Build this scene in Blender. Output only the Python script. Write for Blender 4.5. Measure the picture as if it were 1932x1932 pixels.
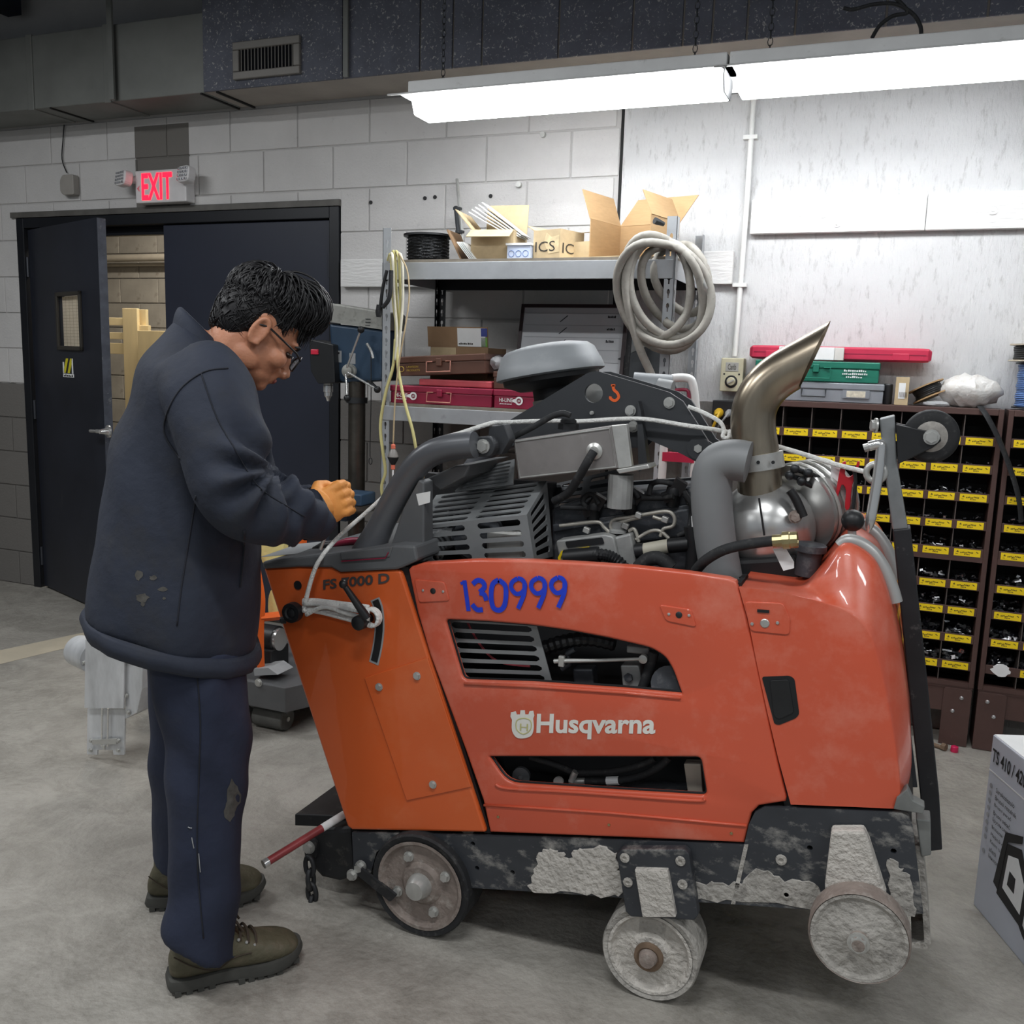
import bpy, bmesh, math, random
from mathutils import Vector, Matrix, Euler
from mathutils.geometry import tessellate_polygon

for _o in list(bpy.data.objects):
    bpy.data.objects.remove(_o)
SC = bpy.context.scene
COL = SC.collection
random.seed(7)
R = math.radians
PI = math.pi

# ------------------------------------------------------------------ camera
CAM_H = 1.426
FPX = 1770.0
YAW, PITCH, ROLL = R(21.9), R(9.0), R(-1.79)
_fw = Vector((-math.sin(YAW) * math.cos(PITCH), math.cos(YAW) * math.cos(PITCH), -math.sin(PITCH)))
_rt = Vector((math.cos(YAW), math.sin(YAW), 0))
_dn = _fw.cross(_rt)
CR = math.cos(ROLL) * _rt + math.sin(ROLL) * _dn
CD = -math.sin(ROLL) * _rt + math.cos(ROLL) * _dn
CC = Vector((0, 0, CAM_H))
cd = bpy.data.cameras.new('camera')
cam = bpy.data.objects.new('camera', cd)
COL.objects.link(cam)
cd.sensor_fit = 'HORIZONTAL'
cd.sensor_width = 36.0
cd.lens = FPX / 1932.0 * 36.0
cd.clip_start = 0.05
_m = Matrix((CR, -CD, -_fw)).transposed().to_4x4()
_m.translation = CC
cam.matrix_world = _m
SC.camera = cam

# ------------------------------------------------------------------ light
w = bpy.data.worlds.new('shop_air')
SC.world = w
w.use_nodes = True
w.node_tree.nodes['Background'].inputs[0].default_value = (0.80, 0.90, 1.0, 1)
w.node_tree.nodes['Background'].inputs[1].default_value = 0.20
SC.view_settings.view_transform = 'Standard'
SC.view_settings.look = 'None'
SC.view_settings.exposure = 0.34
SC.view_settings.gamma = 1.0
SC.view_settings.use_curve_mapping = False
TUBE_EMIT = 18.0        # the two tubes in view
SHOP_WATT = 27.0        # each strip light of the shop behind the photographer
BACK_WATT = 45.0        # lamp of the room behind the double door


# ------------------------------------------------------------------ helpers
def ray(px, py):
    return CR * ((px - 966) / FPX) + CD * ((py - 966) / FPX) + _fw


def P(px, py, Y):
    d = ray(px, py)
    return CC + d * (Y / d.y)


def PZ(px, py, z=0.0):
    d = ray(px, py)
    return CC + d * ((z - CAM_H) / d.z)


def PX(px, py, X):
    d = ray(px, py)
    return CC + d * (X / d.x)


def PP(px, py, p0, n):
    d = ray(px, py)
    return CC + d * ((p0 - CC).dot(n) / d.dot(n))


def lin(c):
    return tuple((x / 255 / 12.92 if x / 255 <= 0.04045 else ((x / 255 + 0.055) / 1.055) ** 2.4) for x in c)


MATS = {}


def mat(name, col, rough=0.5, metal=0.0, var=0.12, scale=6.0, bump=0.0, bscale=60.0, col2=None, thr=None, emit=0.0,
        coat=0.0, stretch=None, trans=0.0, alpha=1.0, spec=0.5):
    """col sRGB; var = noise brightness variation; col2+thr = second colour in patches (wear, dust)."""
    if name in MATS:
        return MATS[name]
    m = bpy.data.materials.new(name)
    m.use_nodes = True
    nt = m.node_tree
    N, L = nt.nodes, nt.links
    b = N['Principled BSDF']
    c = lin(col)
    b.inputs['Roughness'].default_value = rough
    b.inputs['Metallic'].default_value = metal
    b.inputs['Specular IOR Level'].default_value = spec
    b.inputs['Coat Weight'].default_value = coat
    b.inputs['Transmission Weight'].default_value = trans
    b.inputs['Alpha'].default_value = alpha
    tc = N.new('ShaderNodeTexCoord')
    vec = tc.outputs['Object']
    if stretch:
        mp = N.new('ShaderNodeMapping')
        mp.inputs['Scale'].default_value = stretch
        L.new(vec, mp.inputs['Vector'])
        vec = mp.outputs['Vector']
    n1 = N.new('ShaderNodeTexNoise')
    n1.inputs['Scale'].default_value = scale
    n1.inputs['Detail'].default_value = 6
    n1.inputs['Roughness'].default_value = 0.6
    L.new(vec, n1.inputs['Vector'])
    mr = N.new('ShaderNodeMapRange')
    mr.inputs['From Min'].default_value = 0.3
    mr.inputs['From Max'].default_value = 0.7
    mr.inputs['To Min'].default_value = 1 - var
    mr.inputs['To Max'].default_value = 1 + var
    L.new(n1.outputs['Fac'], mr.inputs['Value'])
    mx = N.new('ShaderNodeMix')
    mx.data_type = 'RGBA'
    mx.blend_type = 'MULTIPLY'
    mx.inputs['Factor'].default_value = 1
    mx.inputs['A'].default_value = (*c, 1)
    L.new(mr.outputs['Result'], mx.inputs['B'])
    out = mx.outputs['Result']
    if col2 is not None:
        n2 = N.new('ShaderNodeTexNoise')
        n2.inputs['Scale'].default_value = scale * 2.1
        n2.inputs['Detail'].default_value = 9
        n2.inputs['Roughness'].default_value = 0.68
        L.new(vec, n2.inputs['Vector'])
        mr2 = N.new('ShaderNodeMapRange')
        lo, hi, amt = thr
        mr2.inputs['From Min'].default_value = lo
        mr2.inputs['From Max'].default_value = hi
        mr2.inputs['To Max'].default_value = amt
        L.new(n2.outputs['Fac'], mr2.inputs['Value'])
        m2 = N.new('ShaderNodeMix')
        m2.data_type = 'RGBA'
        L.new(mr2.outputs['Result'], m2.inputs['Factor'])
        L.new(out, m2.inputs['A'])
        m2.inputs['B'].default_value = (*lin(col2), 1)
        out = m2.outputs['Result']
        if metal > 0.3:
            m3 = N.new('ShaderNodeMapRange')
            m3.inputs['To Min'].default_value = metal
            m3.inputs['To Max'].default_value = 0.0
            L.new(mr2.outputs['Result'], m3.inputs['Value'])
            L.new(m3.outputs['Result'], b.inputs['Metallic'])
    L.new(out, b.inputs['Base Color'])
    if bump > 0:
        n3 = N.new('ShaderNodeTexNoise')
        n3.inputs['Scale'].default_value = bscale
        n3.inputs['Detail'].default_value = 5
        L.new(vec, n3.inputs['Vector'])
        bp = N.new('ShaderNodeBump')
        bp.inputs['Strength'].default_value = bump
        bp.inputs['Distance'].default_value = 0.01
        L.new(n3.outputs['Fac'], bp.inputs['Height'])
        L.new(bp.outputs['Normal'], b.inputs['Normal'])
    if emit > 0:
        b.inputs['Emission Color'].default_value = (*c, 1)
        b.inputs['Emission Strength'].default_value = emit
    MATS[name] = m
    return m


def catmull(pts, k=5, closed=False):
    pts = [Vector(p) for p in pts]
    n = len(pts)
    out = []
    rng = n if closed else n - 1
    for i in range(rng):
        if closed:
            p0, p1, p2, p3 = pts[i - 1], pts[i], pts[(i + 1) % n], pts[(i + 2) % n]
        else:
            p0 = pts[max(i - 1, 0)]
            p1, p2 = pts[i], pts[i + 1]
            p3 = pts[min(i + 2, n - 1)]
        for j in range(k):
            t = j / k
            out.append(0.5 * ((2 * p1) + (p2 - p0) * t + (2 * p0 - 5 * p1 + 4 * p2 - p3) * t * t
                              + (3 * p1 - p0 - 3 * p2 + p3) * t ** 3))
    if not closed:
        out.append(pts[-1])
    return out


def fillet(pts, r, k=4):
    """round the corners of a closed polygon of 3D points"""
    n = len(pts)
    out = []
    for i in range(n):
        p, a, b = pts[i], pts[i - 1], pts[(i + 1) % n]
        rr = r[i] if isinstance(r, (list, tuple)) else r
        da, db = a - p, b - p
        t = min(rr, da.length * 0.45, db.length * 0.45)
        if t < 1e-5:
            out.append(p.copy())
            continue
        q0, q1 = p + da.normalized() * t, p + db.normalized() * t
        for j in range(k + 1):
            s = j / k
            out.append((1 - s) ** 2 * q0 + 2 * s * (1 - s) * p + s * s * q1)
    return out


class MB:
    def __init__(self):
        self.v, self.f = [], []

    def add(self, vs, fs):
        o = len(self.v)
        self.v += [Vector(p) for p in vs]
        self.f += [tuple(i + o for i in f) for f in fs]
        return self

    def bx(self, x0, x1, y0, y1, z0, z1):
        vs = [(x, y, z) for z in (z0, z1) for y in (y0, y1) for x in (x0, x1)]
        return self.add(vs, [(0, 2, 3, 1), (4, 5, 7, 6), (0, 1, 5, 4), (2, 6, 7, 3), (0, 4, 6, 2), (1, 3, 7, 5)])

    def box(self, c, s, rot=None):
        m = rot if isinstance(rot, Matrix) else (Euler(rot).to_matrix() if rot else Matrix.Identity(3))
        c = Vector(c)
        vs = [c + m @ Vector((x * s[0] / 2, y * s[1] / 2, z * s[2] / 2)) for z in (-1, 1) for y in (-1, 1) for x in (-1, 1)]
        return self.add(vs, [(0, 2, 3, 1), (4, 5, 7, 6), (0, 1, 5, 4), (2, 6, 7, 3), (0, 4, 6, 2), (1, 3, 7, 5)])

    def obox(self, p, a, b, c):
        """box from corner p and three edge vectors"""
        vs = [p + a * i + b * j + c * k for k in (0, 1) for j in (0, 1) for i in (0, 1)]
        fs = [(0, 2, 3, 1), (4, 5, 7, 6), (0, 1, 5, 4), (2, 6, 7, 3), (0, 4, 6, 2), (1, 3, 7, 5)]
        if a.cross(b).dot(c) < 0:
            fs = [f[::-1] for f in fs]
        return self.add(vs, fs)

    def prism(self, pts, vec, holes=()):
        vec = Vector(vec)
        loops = [[Vector(p) for p in pts]] + [[Vector(p) for p in h] for h in holes]
        allp = [p for l in loops for p in l]
        n = len(allp)
        if len(loops) == 1:
            fr = [tuple(range(n))]
        else:
            fr = [tuple(t) for t in tessellate_polygon(loops)]
        nrm = Vector((0, 0, 0))
        l0 = loops[0]
        for i in range(len(l0)):
            nrm += l0[i].cross(l0[(i + 1) % len(l0)])
        if len(loops) == 1:
            if nrm.dot(vec) > 0:
                fr = [f[::-1] for f in fr]
        else:
            fr2 = []
            for f in fr:
                a, b, c = (allp[i] for i in f)
                fr2.append(f if (b - a).cross(c - a).dot(vec) < 0 else f[::-1])
            fr = fr2
        bk = [tuple(i + n for i in f[::-1]) for f in fr]
        sd = []
        o = 0
        for li, l in enumerate(loops):
            k = len(l)
            nn = Vector((0, 0, 0))
            for i in range(k):
                nn += l[i].cross(l[(i + 1) % k])
            flip = (nn.dot(vec) > 0) != (li > 0)
            for i in range(k):
                a, b = o + i, o + (i + 1) % k
                q = (a, b, b + n, a + n)
                sd.append(q if flip else q[::-1])
            o += k
        return self.add(allp + [p + vec for p in allp], fr + bk + sd)

    def tube(self, pts, r, n=10, cap=True, closed=False, flat=None):
        pts = [Vector(p) for p in pts]
        k = len(pts)
        rs = r if isinstance(r, (list, tuple)) else [r] * k
        tg = []
        for i in range(k):
            if closed:
                t = pts[(i + 1) % k] - pts[i - 1]
            else:
                t = pts[min(i + 1, k - 1)] - pts[max(i - 1, 0)]
            tg.append(t.normalized() if t.length > 1e-9 else Vector((0, 0, 1)))
        up = Vector((0, 0, 1)) if abs(tg[0].z) < 0.9 else Vector((1, 0, 0))
        u = (up - tg[0] * up.dot(tg[0])).normalized()
        vs = []
        for i in range(k):
            u = u - tg[i] * u.dot(tg[i])
            u = u.normalized() if u.length > 1e-6 else tg[i].orthogonal().normalized()
            w_ = tg[i].cross(u)
            for j in range(n):
                a = 2 * PI * j / n
                vs.append(pts[i] + (u * math.cos(a) * (flat or 1) + w_ * math.sin(a)) * rs[i])
        fs = []
        for i in range(k if closed else k - 1):
            for j in range(n):
                a, b = i * n + j, i * n + (j + 1) % n
                c, d = ((i + 1) % k) * n + (j + 1) % n, ((i + 1) % k) * n + j
                fs.append((a, b, c, d))
        if cap and not closed:
            fs.append(tuple(range(n))[::-1])
            fs.append(tuple((k - 1) * n + j for j in range(n)))
        return self.add(vs, fs)

    def cyl(self, p0, p1, r, n=16, r2=None):
        return self.tube([p0, p1], [r, r if r2 is None else r2], n)

    def lathe(self, o, axis, prof, n=24, cap=True):
        """prof: (height along the axis, radius)"""
        o, ax = Vector(o), Vector(axis).normalized()
        u = ax.orthogonal().normalized()
        w_ = ax.cross(u)
        vs, fs = [], []
        for h, r in prof:
            for j in range(n):
                a = 2 * PI * j / n
                vs.append(o + ax * h + (u * math.cos(a) + w_ * math.sin(a)) * max(r, 1e-5))
        for i in range(len(prof) - 1):
            for j in range(n):
                a, b = i * n + j, i * n + (j + 1) % n
                fs.append((a, b, b + n, a + n))
        if cap:
            fs.append(tuple(range(n))[::-1])
        fs.append(tuple((len(prof) - 1) * n + j for j in range(n)))
        return self.add(vs, fs)

    def ell(self, c, r, rot=None, n=16):
        m = rot if isinstance(rot, Matrix) else (Euler(rot).to_matrix() if rot else Matrix.Identity(3))
        c = Vector(c)
        if not isinstance(r, (list, tuple)):
            r = (r, r, r)
        k = max(n // 2, 4)
        vs = [c + m @ Vector((0, 0, r[2]))]
        for i in range(1, k):
            a = PI * i / k
            for j in range(n):
                b = 2 * PI * j / n
                vs.append(c + m @ Vector((r[0] * math.sin(a) * math.cos(b), r[1] * math.sin(a) * math.sin(b), r[2] * math.cos(a))))
        vs.append(c - m @ Vector((0, 0, r[2])))
        fs = [(0, 1 + j, 1 + (j + 1) % n) for j in range(n)]
        for i in range(k - 2):
            for j in range(n):
                a, b = 1 + i * n + j, 1 + i * n + (j + 1) % n
                fs.append((a, a + n, b + n, b))
        e = len(vs) - 1
        fs += [(e, 1 + (k - 2) * n + (j + 1) % n, 1 + (k - 2) * n + j) for j in range(n)]
        return self.add(vs, fs)

    def loft(self, rings, cap=True):
        n = len(rings[0])
        vs = [p for r in rings for p in r]
        fs = []
        for i in range(len(rings) - 1):
            for j in range(n):
                a, b = i * n + j, i * n + (j + 1) % n
                fs.append((a, b, b + n, a + n))
        if cap:
            fs.append(tuple(range(n))[::-1])
            fs.append(tuple((len(rings) - 1) * n + j for j in range(n)))
        return self.add(vs, fs)

    def panel(self, pts, vec, holes=(), bev=0.008, k=3):
        """plate facing against vec with rounded front edges (outline and openings)"""
        vec = Vector(vec)
        vn = vec.normalized()

        def inset(l, d, sign):
            n = len(l)
            ar = Vector((0, 0, 0))
            for i in range(n):
                ar += l[i].cross(l[(i + 1) % n])
            s = 1 if ar.dot(vn) > 0 else -1
            out = []
            for i in range(n):
                a, p, b = l[i - 1], l[i], l[(i + 1) % n]
                n1 = vn.cross((p - a).normalized()) * s
                n2 = vn.cross((b - p).normalized()) * s
                m_ = (n1 + n2)
                m_ = m_.normalized() / max(0.5, m_.normalized().dot(n1)) if m_.length > 1e-6 else n1
                out.append(p + m_ * d * sign)
            return out
        fronts = []
        for li, l in enumerate([list(pts)] + [list(h) for h in holes]):
            l = [Vector(p) for p in l]
            sg = 1 if li == 0 else -1
            rings = []
            for j in range(k + 1):
                t = PI / 2 * j / k
                rings.append([p + vn * bev * (1 - math.sin(t)) for p in inset(l, bev * (1 - math.cos(t)), sg)])
            rings = [[p + vec for p in l]] + rings
            n = len(l)
            fs = []
            for i in range(len(rings) - 1):
                for j in range(n):
                    a, b = i * n + j, i * n + (j + 1) % n
                    fs.append((a, b, b + n, a + n))
            self.add([p for r_ in rings for p in r_], fs)
            fronts.append(rings[-1])
        allp = [p for l in fronts for p in l]
        self.add(allp, [tuple(t) for t in tessellate_polygon(fronts)])
        bks = [[Vector(p) + vec for p in l] for l in [list(pts)] + [list(h) for h in holes]]
        self.add([p for l in bks for p in l], [tuple(t) for t in tessellate_polygon(bks)])
        return self

    def mesh(self, name):
        me = bpy.data.meshes.new(name)
        me.from_pydata([tuple(p) for p in self.v], [], self.f)
        return me

    def build(self, name, m, parent=None, smooth=None, bevel=0.0, fix=True, seg=2, label=None, kind=None, weld=False):
        me = self.mesh(name)
        if fix:
            b = bmesh.new()
            b.from_mesh(me)
            if weld:
                bmesh.ops.remove_doubles(b, verts=b.verts, dist=1e-5)
            bmesh.ops.recalc_face_normals(b, faces=b.faces)
            b.to_mesh(me)
            b.free()
        return put(name, me, m, parent, smooth, bevel, seg, label, kind)


def woff(parent):
    off = Vector((0, 0, 0))
    p = parent
    while p is not None:
        if p.get('_local'):
            return None
        off += p.location
        p = p.parent
    return off


def put(name, me, m, parent=None, smooth=None, bevel=0.0, seg=2, label=None, kind=None):
    o = bpy.data.objects.new(name, me)
    COL.objects.link(o)
    if m is not None:
        me.materials.append(MATS[m] if isinstance(m, str) else m)
    if smooth is not None:
        me.shade_smooth()
        if smooth < 180:
            me.set_sharp_from_angle(angle=R(smooth))
    if bevel > 0:
        md = o.modifiers.new('bevel', 'BEVEL')
        md.width = bevel
        md.segments = seg
        md.limit_method = 'ANGLE'
        md.angle_limit = R(40)
    if parent is not None:
        o.parent = parent
        off = woff(parent)
        if off is not None:
            o.location = -off
    if label:
        o['label'] = label
    if kind:
        o['kind'] = kind
    return o


def thing(name, label, cat, loc=(0, 0, 0), group=None, local=False, rot=None):
    o = bpy.data.objects.new(name, None)
    COL.objects.link(o)
    o.location = loc
    o.empty_display_size = 0.05
    if rot:
        o.rotation_euler = rot
    if local:
        o['_local'] = 1
    return tag(o, label, cat, group)


def tag(o, label, cat, group=None):
    o['label'] = label
    o['category'] = cat
    if group:
        o['group'] = group
    return o


def struct(o):
    o['kind'] = 'structure'
    return o


def text_mesh(s, bold=0.0):
    cu = bpy.data.curves.new('lettering', 'FONT')
    cu.body = s
    cu.extrude = 0.0
    cu.offset = bold
    cu.resolution_u = 3
    o = bpy.data.objects.new('lettering_tmp', cu)
    COL.objects.link(o)
    dg = bpy.context.evaluated_depsgraph_get()
    me = bpy.data.meshes.new_from_object(o.evaluated_get(dg))
    bpy.data.objects.remove(o)
    bpy.data.curves.remove(cu)
    return me


def text(s, p, ex, ey, m, parent, name='lettering', thick=0.0008, bold=0.0, label=None):
    """flat lettering fitted to the box p + ex (width) + ey (height), slightly raised"""
    me = text_mesh(s, bold)
    xs = [v.co.x for v in me.vertices]
    ys = [v.co.y for v in me.vertices]
    x0, x1, y0, y1 = min(xs), max(xs), min(ys), max(ys)
    ex, ey, p = Vector(ex), Vector(ey), Vector(p)
    nn = ex.cross(ey).normalized()
    for v in me.vertices:
        a, b = (v.co.x - x0) / (x1 - x0), (v.co.y - y0) / (y1 - y0)
        v.co = p + ex * a + ey * b + nn * thick
    return put(name, me, m, parent, label=label)


def dashes(p, ex, ey, n, m, parent, name='small_print', seed=1):
    """row of tiny illegible print marks filling the box p + ex + ey"""
    rn = random.Random(seed)
    p, ex, ey = Vector(p), Vector(ex), Vector(ey)
    nn = ex.cross(ey).normalized()
    b = MB()
    for i in range(n):
        h = rn.uniform(0.55, 1.0)
        b.obox(p + ex * ((i + 0.1) / n), ex * (rn.uniform(0.55, 0.8) / n), ey * h, nn * 0.0006)
    return b.build(name, m, parent)


def bolt(parent, p, nrm, r=0.008, h=0.006, m='steel', name='bolt', n=6):
    p, nrm = Vector(p), Vector(nrm).normalized()
    b = MB()
    b.cyl(p, p + nrm * h * 0.35, r * 1.35, 14)
    b.cyl(p + nrm * h * 0.3, p + nrm * h, r, n)
    return b.build(name, m, parent, smooth=30)


# ------------------------------------------------------------------ common materials
mat('steel', (190, 190, 186), 0.35, 0.55, 0.12, 30)
mat('chrome', (215, 215, 213), 0.2, 0.75, 0.05, 10)
mat('dark_steel', (62, 64, 66), 0.45, 0.7, 0.2, 20)
mat('black_plastic', (26, 27, 29), 0.45, 0, 0.2, 20)
mat('black_rubber', (30, 31, 33), 0.75, 0, 0.25, 30, col2=(96, 95, 92), thr=(0.55, 0.75, 0.5))
mat('grey_paint', (150, 152, 153), 0.5, 0, 0.08, 10)
mat('white_paint', (222, 222, 219), 0.5, 0, 0.05, 10)
mat('paper_white', (228, 229, 228), 0.7, 0, 0.04, 20)
mat('cardboard', (166, 136, 98), 0.85, 0, 0.08, 20, stretch=(1, 1, 6))
mat('cardboard_light', (184, 164, 130), 0.85, 0, 0.10, 20)
mat('cardboard_brown', (140, 112, 84), 0.85, 0, 0.08, 20)
mat('ink_black', (24, 24, 26), 0.6, 0, 0.1, 30)
# ================================================================== ROOM
WY = 4.07


def wall_mat(name, base, low, zsplit, bump, rough_scale, drip=False, patch=None):
    m = mat(name, base, 0.75, 0, 0.07, 3.0)
    nt = m.node_tree
    N, L = nt.nodes, nt.links
    b = N['Principled BSDF']
    geo = N.new('ShaderNodeNewGeometry')
    sp = N.new('ShaderNodeSeparateXYZ')
    L.new(geo.outputs['Position'], sp.inputs[0])
    src = b.inputs['Base Color'].links[0].from_socket
    for n in N:
        if n.type == 'TEX_NOISE':
            L.new(geo.outputs['Position'], n.inputs['Vector'])
    # lower band in an older grey paint, uneven upper edge
    nz = N.new('ShaderNodeTexNoise')
    nz.inputs['Scale'].default_value = 9
    L.new(geo.outputs['Position'], nz.inputs['Vector'])
    ad = N.new('ShaderNodeMath')
    ad.operation = 'MULTIPLY_ADD'
    L.new(nz.outputs['Fac'], ad.inputs[0])
    ad.inputs[1].default_value = 0.02
    L.new(sp.outputs['Z'], ad.inputs[2])
    lt = N.new('ShaderNodeMath')
    lt.operation = 'LESS_THAN'
    L.new(ad.outputs[0], lt.inputs[0])
    lt.inputs[1].default_value = zsplit
    mx = N.new('ShaderNodeMix')
    mx.data_type = 'RGBA'
    L.new(lt.outputs[0], mx.inputs['Factor'])
    L.new(src, mx.inputs['A'])
    mx.inputs['B'].default_value = (*lin(low), 1)
    out = mx.outputs['Result']
    # grime flecks
    n2 = N.new('ShaderNodeTexNoise')
    n2.inputs['Scale'].default_value = 26
    n2.inputs['Detail'].default_value = 10
    n2.inputs['Roughness'].default_value = 0.75
    mp = N.new('ShaderNodeMapping')
    mp.inputs['Scale'].default_value = (1.5, 1, 0.42) if drip else (1, 1, 1)
    L.new(geo.outputs['Position'], mp.inputs['Vector'])
    L.new(mp.outputs['Vector'], n2.inputs['Vector'])
    mr = N.new('ShaderNodeMapRange')
    mr.inputs['From Min'].default_value = 0.54 if drip else 0.62
    mr.inputs['From Max'].default_value = 0.72
    mr.inputs['To Max'].default_value = 0.55 if drip else 0.4
    L.new(n2.outputs['Fac'], mr.inputs['Value'])
    m2 = N.new('ShaderNodeMix')
    m2.data_type = 'RGBA'
    L.new(mr.outputs['Result'], m2.inputs['Factor'])
    L.new(out, m2.inputs['A'])
    m2.inputs['B'].default_value = (*lin((118, 116, 114)), 1)
    out = m2.outputs['Result']
    if patch:
        # unpainted rectangle round the exit sign
        fac = None
        for ax, lo, hi in (('X', patch[0], patch[1]), ('Z', patch[2], patch[3])):
            for op, val in (('GREATER_THAN', lo), ('LESS_THAN', hi)):
                t = N.new('ShaderNodeMath')
                t.operation = op
                L.new(sp.outputs[ax], t.inputs[0])
                t.inputs[1].default_value = val
                if fac is None:
                    fac = t.outputs[0]
                else:
                    mu = N.new('ShaderNodeMath')
                    mu.operation = 'MULTIPLY'
                    L.new(fac, mu.inputs[0])
                    L.new(t.outputs[0], mu.inputs[1])
                    fac = mu.outputs[0]
        m3 = N.new('ShaderNodeMix')
        m3.data_type = 'RGBA'
        L.new(fac, m3.inputs['Factor'])
        L.new(out, m3.inputs['A'])
        m3.inputs['B'].default_value = (*lin((112, 109, 104)), 1)
        out = m3.outputs['Result']
    L.new(out, b.inputs['Base Color'])
    n3 = N.new('ShaderNodeTexNoise')
    n3.inputs['Scale'].default_value = rough_scale
    n3.inputs['Detail'].default_value = 6
    n3.inputs['Roughness'].default_value = 0.7
    L.new(mp.outputs['Vector'], n3.inputs['Vector'])
    bp = N.new('ShaderNodeBump')
    bp.inputs['Strength'].default_value = bump
    bp.inputs['Distance'].default_value = 0.006
    L.new(n3.outputs['Fac'], bp.inputs['Height'])
    L.new(bp.outputs['Normal'], b.inputs['Normal'])
    return m


wall_mat('block_paint', (200, 198, 196), (112, 109, 105), 1.23, 0.5, 90, patch=(-3.86, -3.50, 2.16, 2.60))
wall_mat('mortar_paint', (184, 182, 180), (100, 97, 93), 1.23, 0.4, 90, patch=(-3.86, -3.50, 2.16, 2.60))
wall_mat('concrete_paint', (206, 206, 206), (128, 125, 121), 1.30, 0.9, 55, drip=True)

# floor: worn concrete
fm = mat('concrete_floor', (160, 156, 148), 0.6, 0, 0.15, 1.6, bump=0.6, bscale=45, col2=(122, 118, 110), thr=(0.42, 0.66, 0.8))
nt = fm.node_tree
for n in nt.nodes:
    if n.type == 'TEX_NOISE' and abs(n.inputs['Scale'].default_value - 3.36) < 0.01:
        n.inputs['Scale'].default_value = 5.0
        n.inputs['Distortion'].default_value = 0.5
        n.inputs['Roughness'].default_value = 0.8
me = MB().bx(-8, 5, -5, 6.6, -0.12, 0).mesh('floor')
struct(put('floor', me, 'concrete_floor'))

# block wall with every block of its own
DX0, DX1, DZ = -4.745, -2.585, 2.175        # rough opening of the double door
JX = -1.182                                 # joint between block wall and concrete panel
b = MB()
b.bx(-8, DX0, WY + 0.006, WY + 0.2, 0, 3.5).bx(DX1, JX, WY + 0.006, WY + 0.2, 0, 3.5).bx(DX0, DX1, WY + 0.006, WY + 0.2, DZ, 3.5)
wall = struct(b.build('wall_back', 'mortar_paint'))
BL, BH, G = 0.4064, 0.2032, 0.0075
cache = {}


def block(x0, x1, z0, z1):
    key = (round(x1 - x0, 3), round(z1 - z0, 3))
    if key not in cache:
        w_, h_ = key
        m_ = MB().bx(0, w_, 0, 0.012, 0, h_)
        o = m_.build('concrete_block', 'block_paint', wall, bevel=0.0025, seg=1)
        cache[key] = o
        o.location = (x0, WY, z0)
        return
    o = cache[key].copy()
    COL.objects.link(o)
    o.location = (x0, WY, z0)


for row in range(13):
    z0, z1 = row * BH + G / 2, (row + 1) * BH - G / 2
    xs = -3.036 + (0 if row % 2 else BL / 2) - 9 * BL
    while xs < JX:
        a, c = max(xs + G / 2, -6.3), min(xs + BL - G / 2, JX - 0.012)
        xs += BL
        if c - a < 0.03:
            continue
        if z0 < DZ - 0.02:
            segs = []
            if a < DX0:
                segs.append((a, min(c, DX0)))
            if c > DX1:
                segs.append((max(a, DX1), c))
            if z1 > DZ and a < DX1 and c > DX0:
                block(max(a, DX0), min(c, DX1), DZ, z1)
        else:
            segs = [(a, c)]
        for s0, s1 in segs:
            if s1 - s0 > 0.025:
                block(s0, s1, z0, z1)

b = MB().bx(JX + 0.006, 5, WY, WY + 0.2, 0, 3.5)
struct(b.build('wall_right', 'concrete_paint', bevel=0.003))
mat('joint_black', (22, 22, 22), 0.8)
struct(MB().bx(JX - 0.008, JX + 0.008, WY + 0.004, WY + 0.1, 0, 3.3).build('trim_1', 'joint_black'))
mat('side_wall', (120, 118, 115), 0.8)
struct(MB().bx(-8.2, -8, -5, 6.6, 0, 3.5).build('wall_left', 'side_wall'))
mat('ceiling_dark', (30, 34, 50), 0.85, 0, 0.3, 5)
struct(MB().bx(-8, 5, -5, 6.6, 3.45, 3.6).build('ceiling', 'ceiling_dark'))
mat('joist_dark', (44, 48, 60), 0.7, 0.2, 0.3, 5)
for i, x in enumerate((-6.2, -4.6, -3.0, -1.4, 0.2, 1.8)):
    o = MB().bx(x - 0.05, x + 0.05, -5, 4.0, 3.2, 3.45).build('ceiling_joist', 'joist_dark')
    struct(o)

# ---- duct along the top of the wall
mat('duct_metal', (118, 120, 116), 0.55, 0.25, 0.12, 5)
dm = mat('duct_board', (92, 95, 106), 0.8, 0, 0.2, 8)
nt = dm.node_tree
vo = nt.nodes.new('ShaderNodeTexNoise')
vo.inputs['Scale'].default_value = 85
vo.inputs['Detail'].default_value = 4
vo.inputs['Distortion'].default_value = 0.8
tcn = [n for n in nt.nodes if n.type == 'TEX_COORD'][0]
nt.links.new(tcn.outputs['Object'], vo.inputs['Vector'])
mr = nt.nodes.new('ShaderNodeMapRange')
mr.inputs['From Min'].default_value = 0.60
mr.inputs['From Max'].default_value = 0.68
mr.inputs['To Max'].default_value = 0.55
nt.links.new(vo.outputs['Fac'], mr.inputs['Value'])
mx = nt.nodes.new('ShaderNodeMix')
mx.data_type = 'RGBA'
src = nt.nodes['Principled BSDF'].inputs['Base Color'].links[0].from_socket
nt.links.new(mr.outputs['Result'], mx.inputs['Factor'])
nt.links.new(src, mx.inputs['A'])
mx.inputs['B'].default_value = (*lin((205, 203, 198)), 1)
nt.links.new(mx.outputs['Result'], nt.nodes['Principled BSDF'].inputs['Base Color'])
mat('duct_under', (158, 152, 144), 0.7, 0, 0.1, 6)
duct = thing('air_duct', 'long rectangular metal and speckled board air duct along top of block wall', 'air duct', (-1.5, 3.92, 2.65))
DZ0, DZ1, DF = 2.644, 3.0, 3.78
SX = P(385, 120, DF).x
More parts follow.
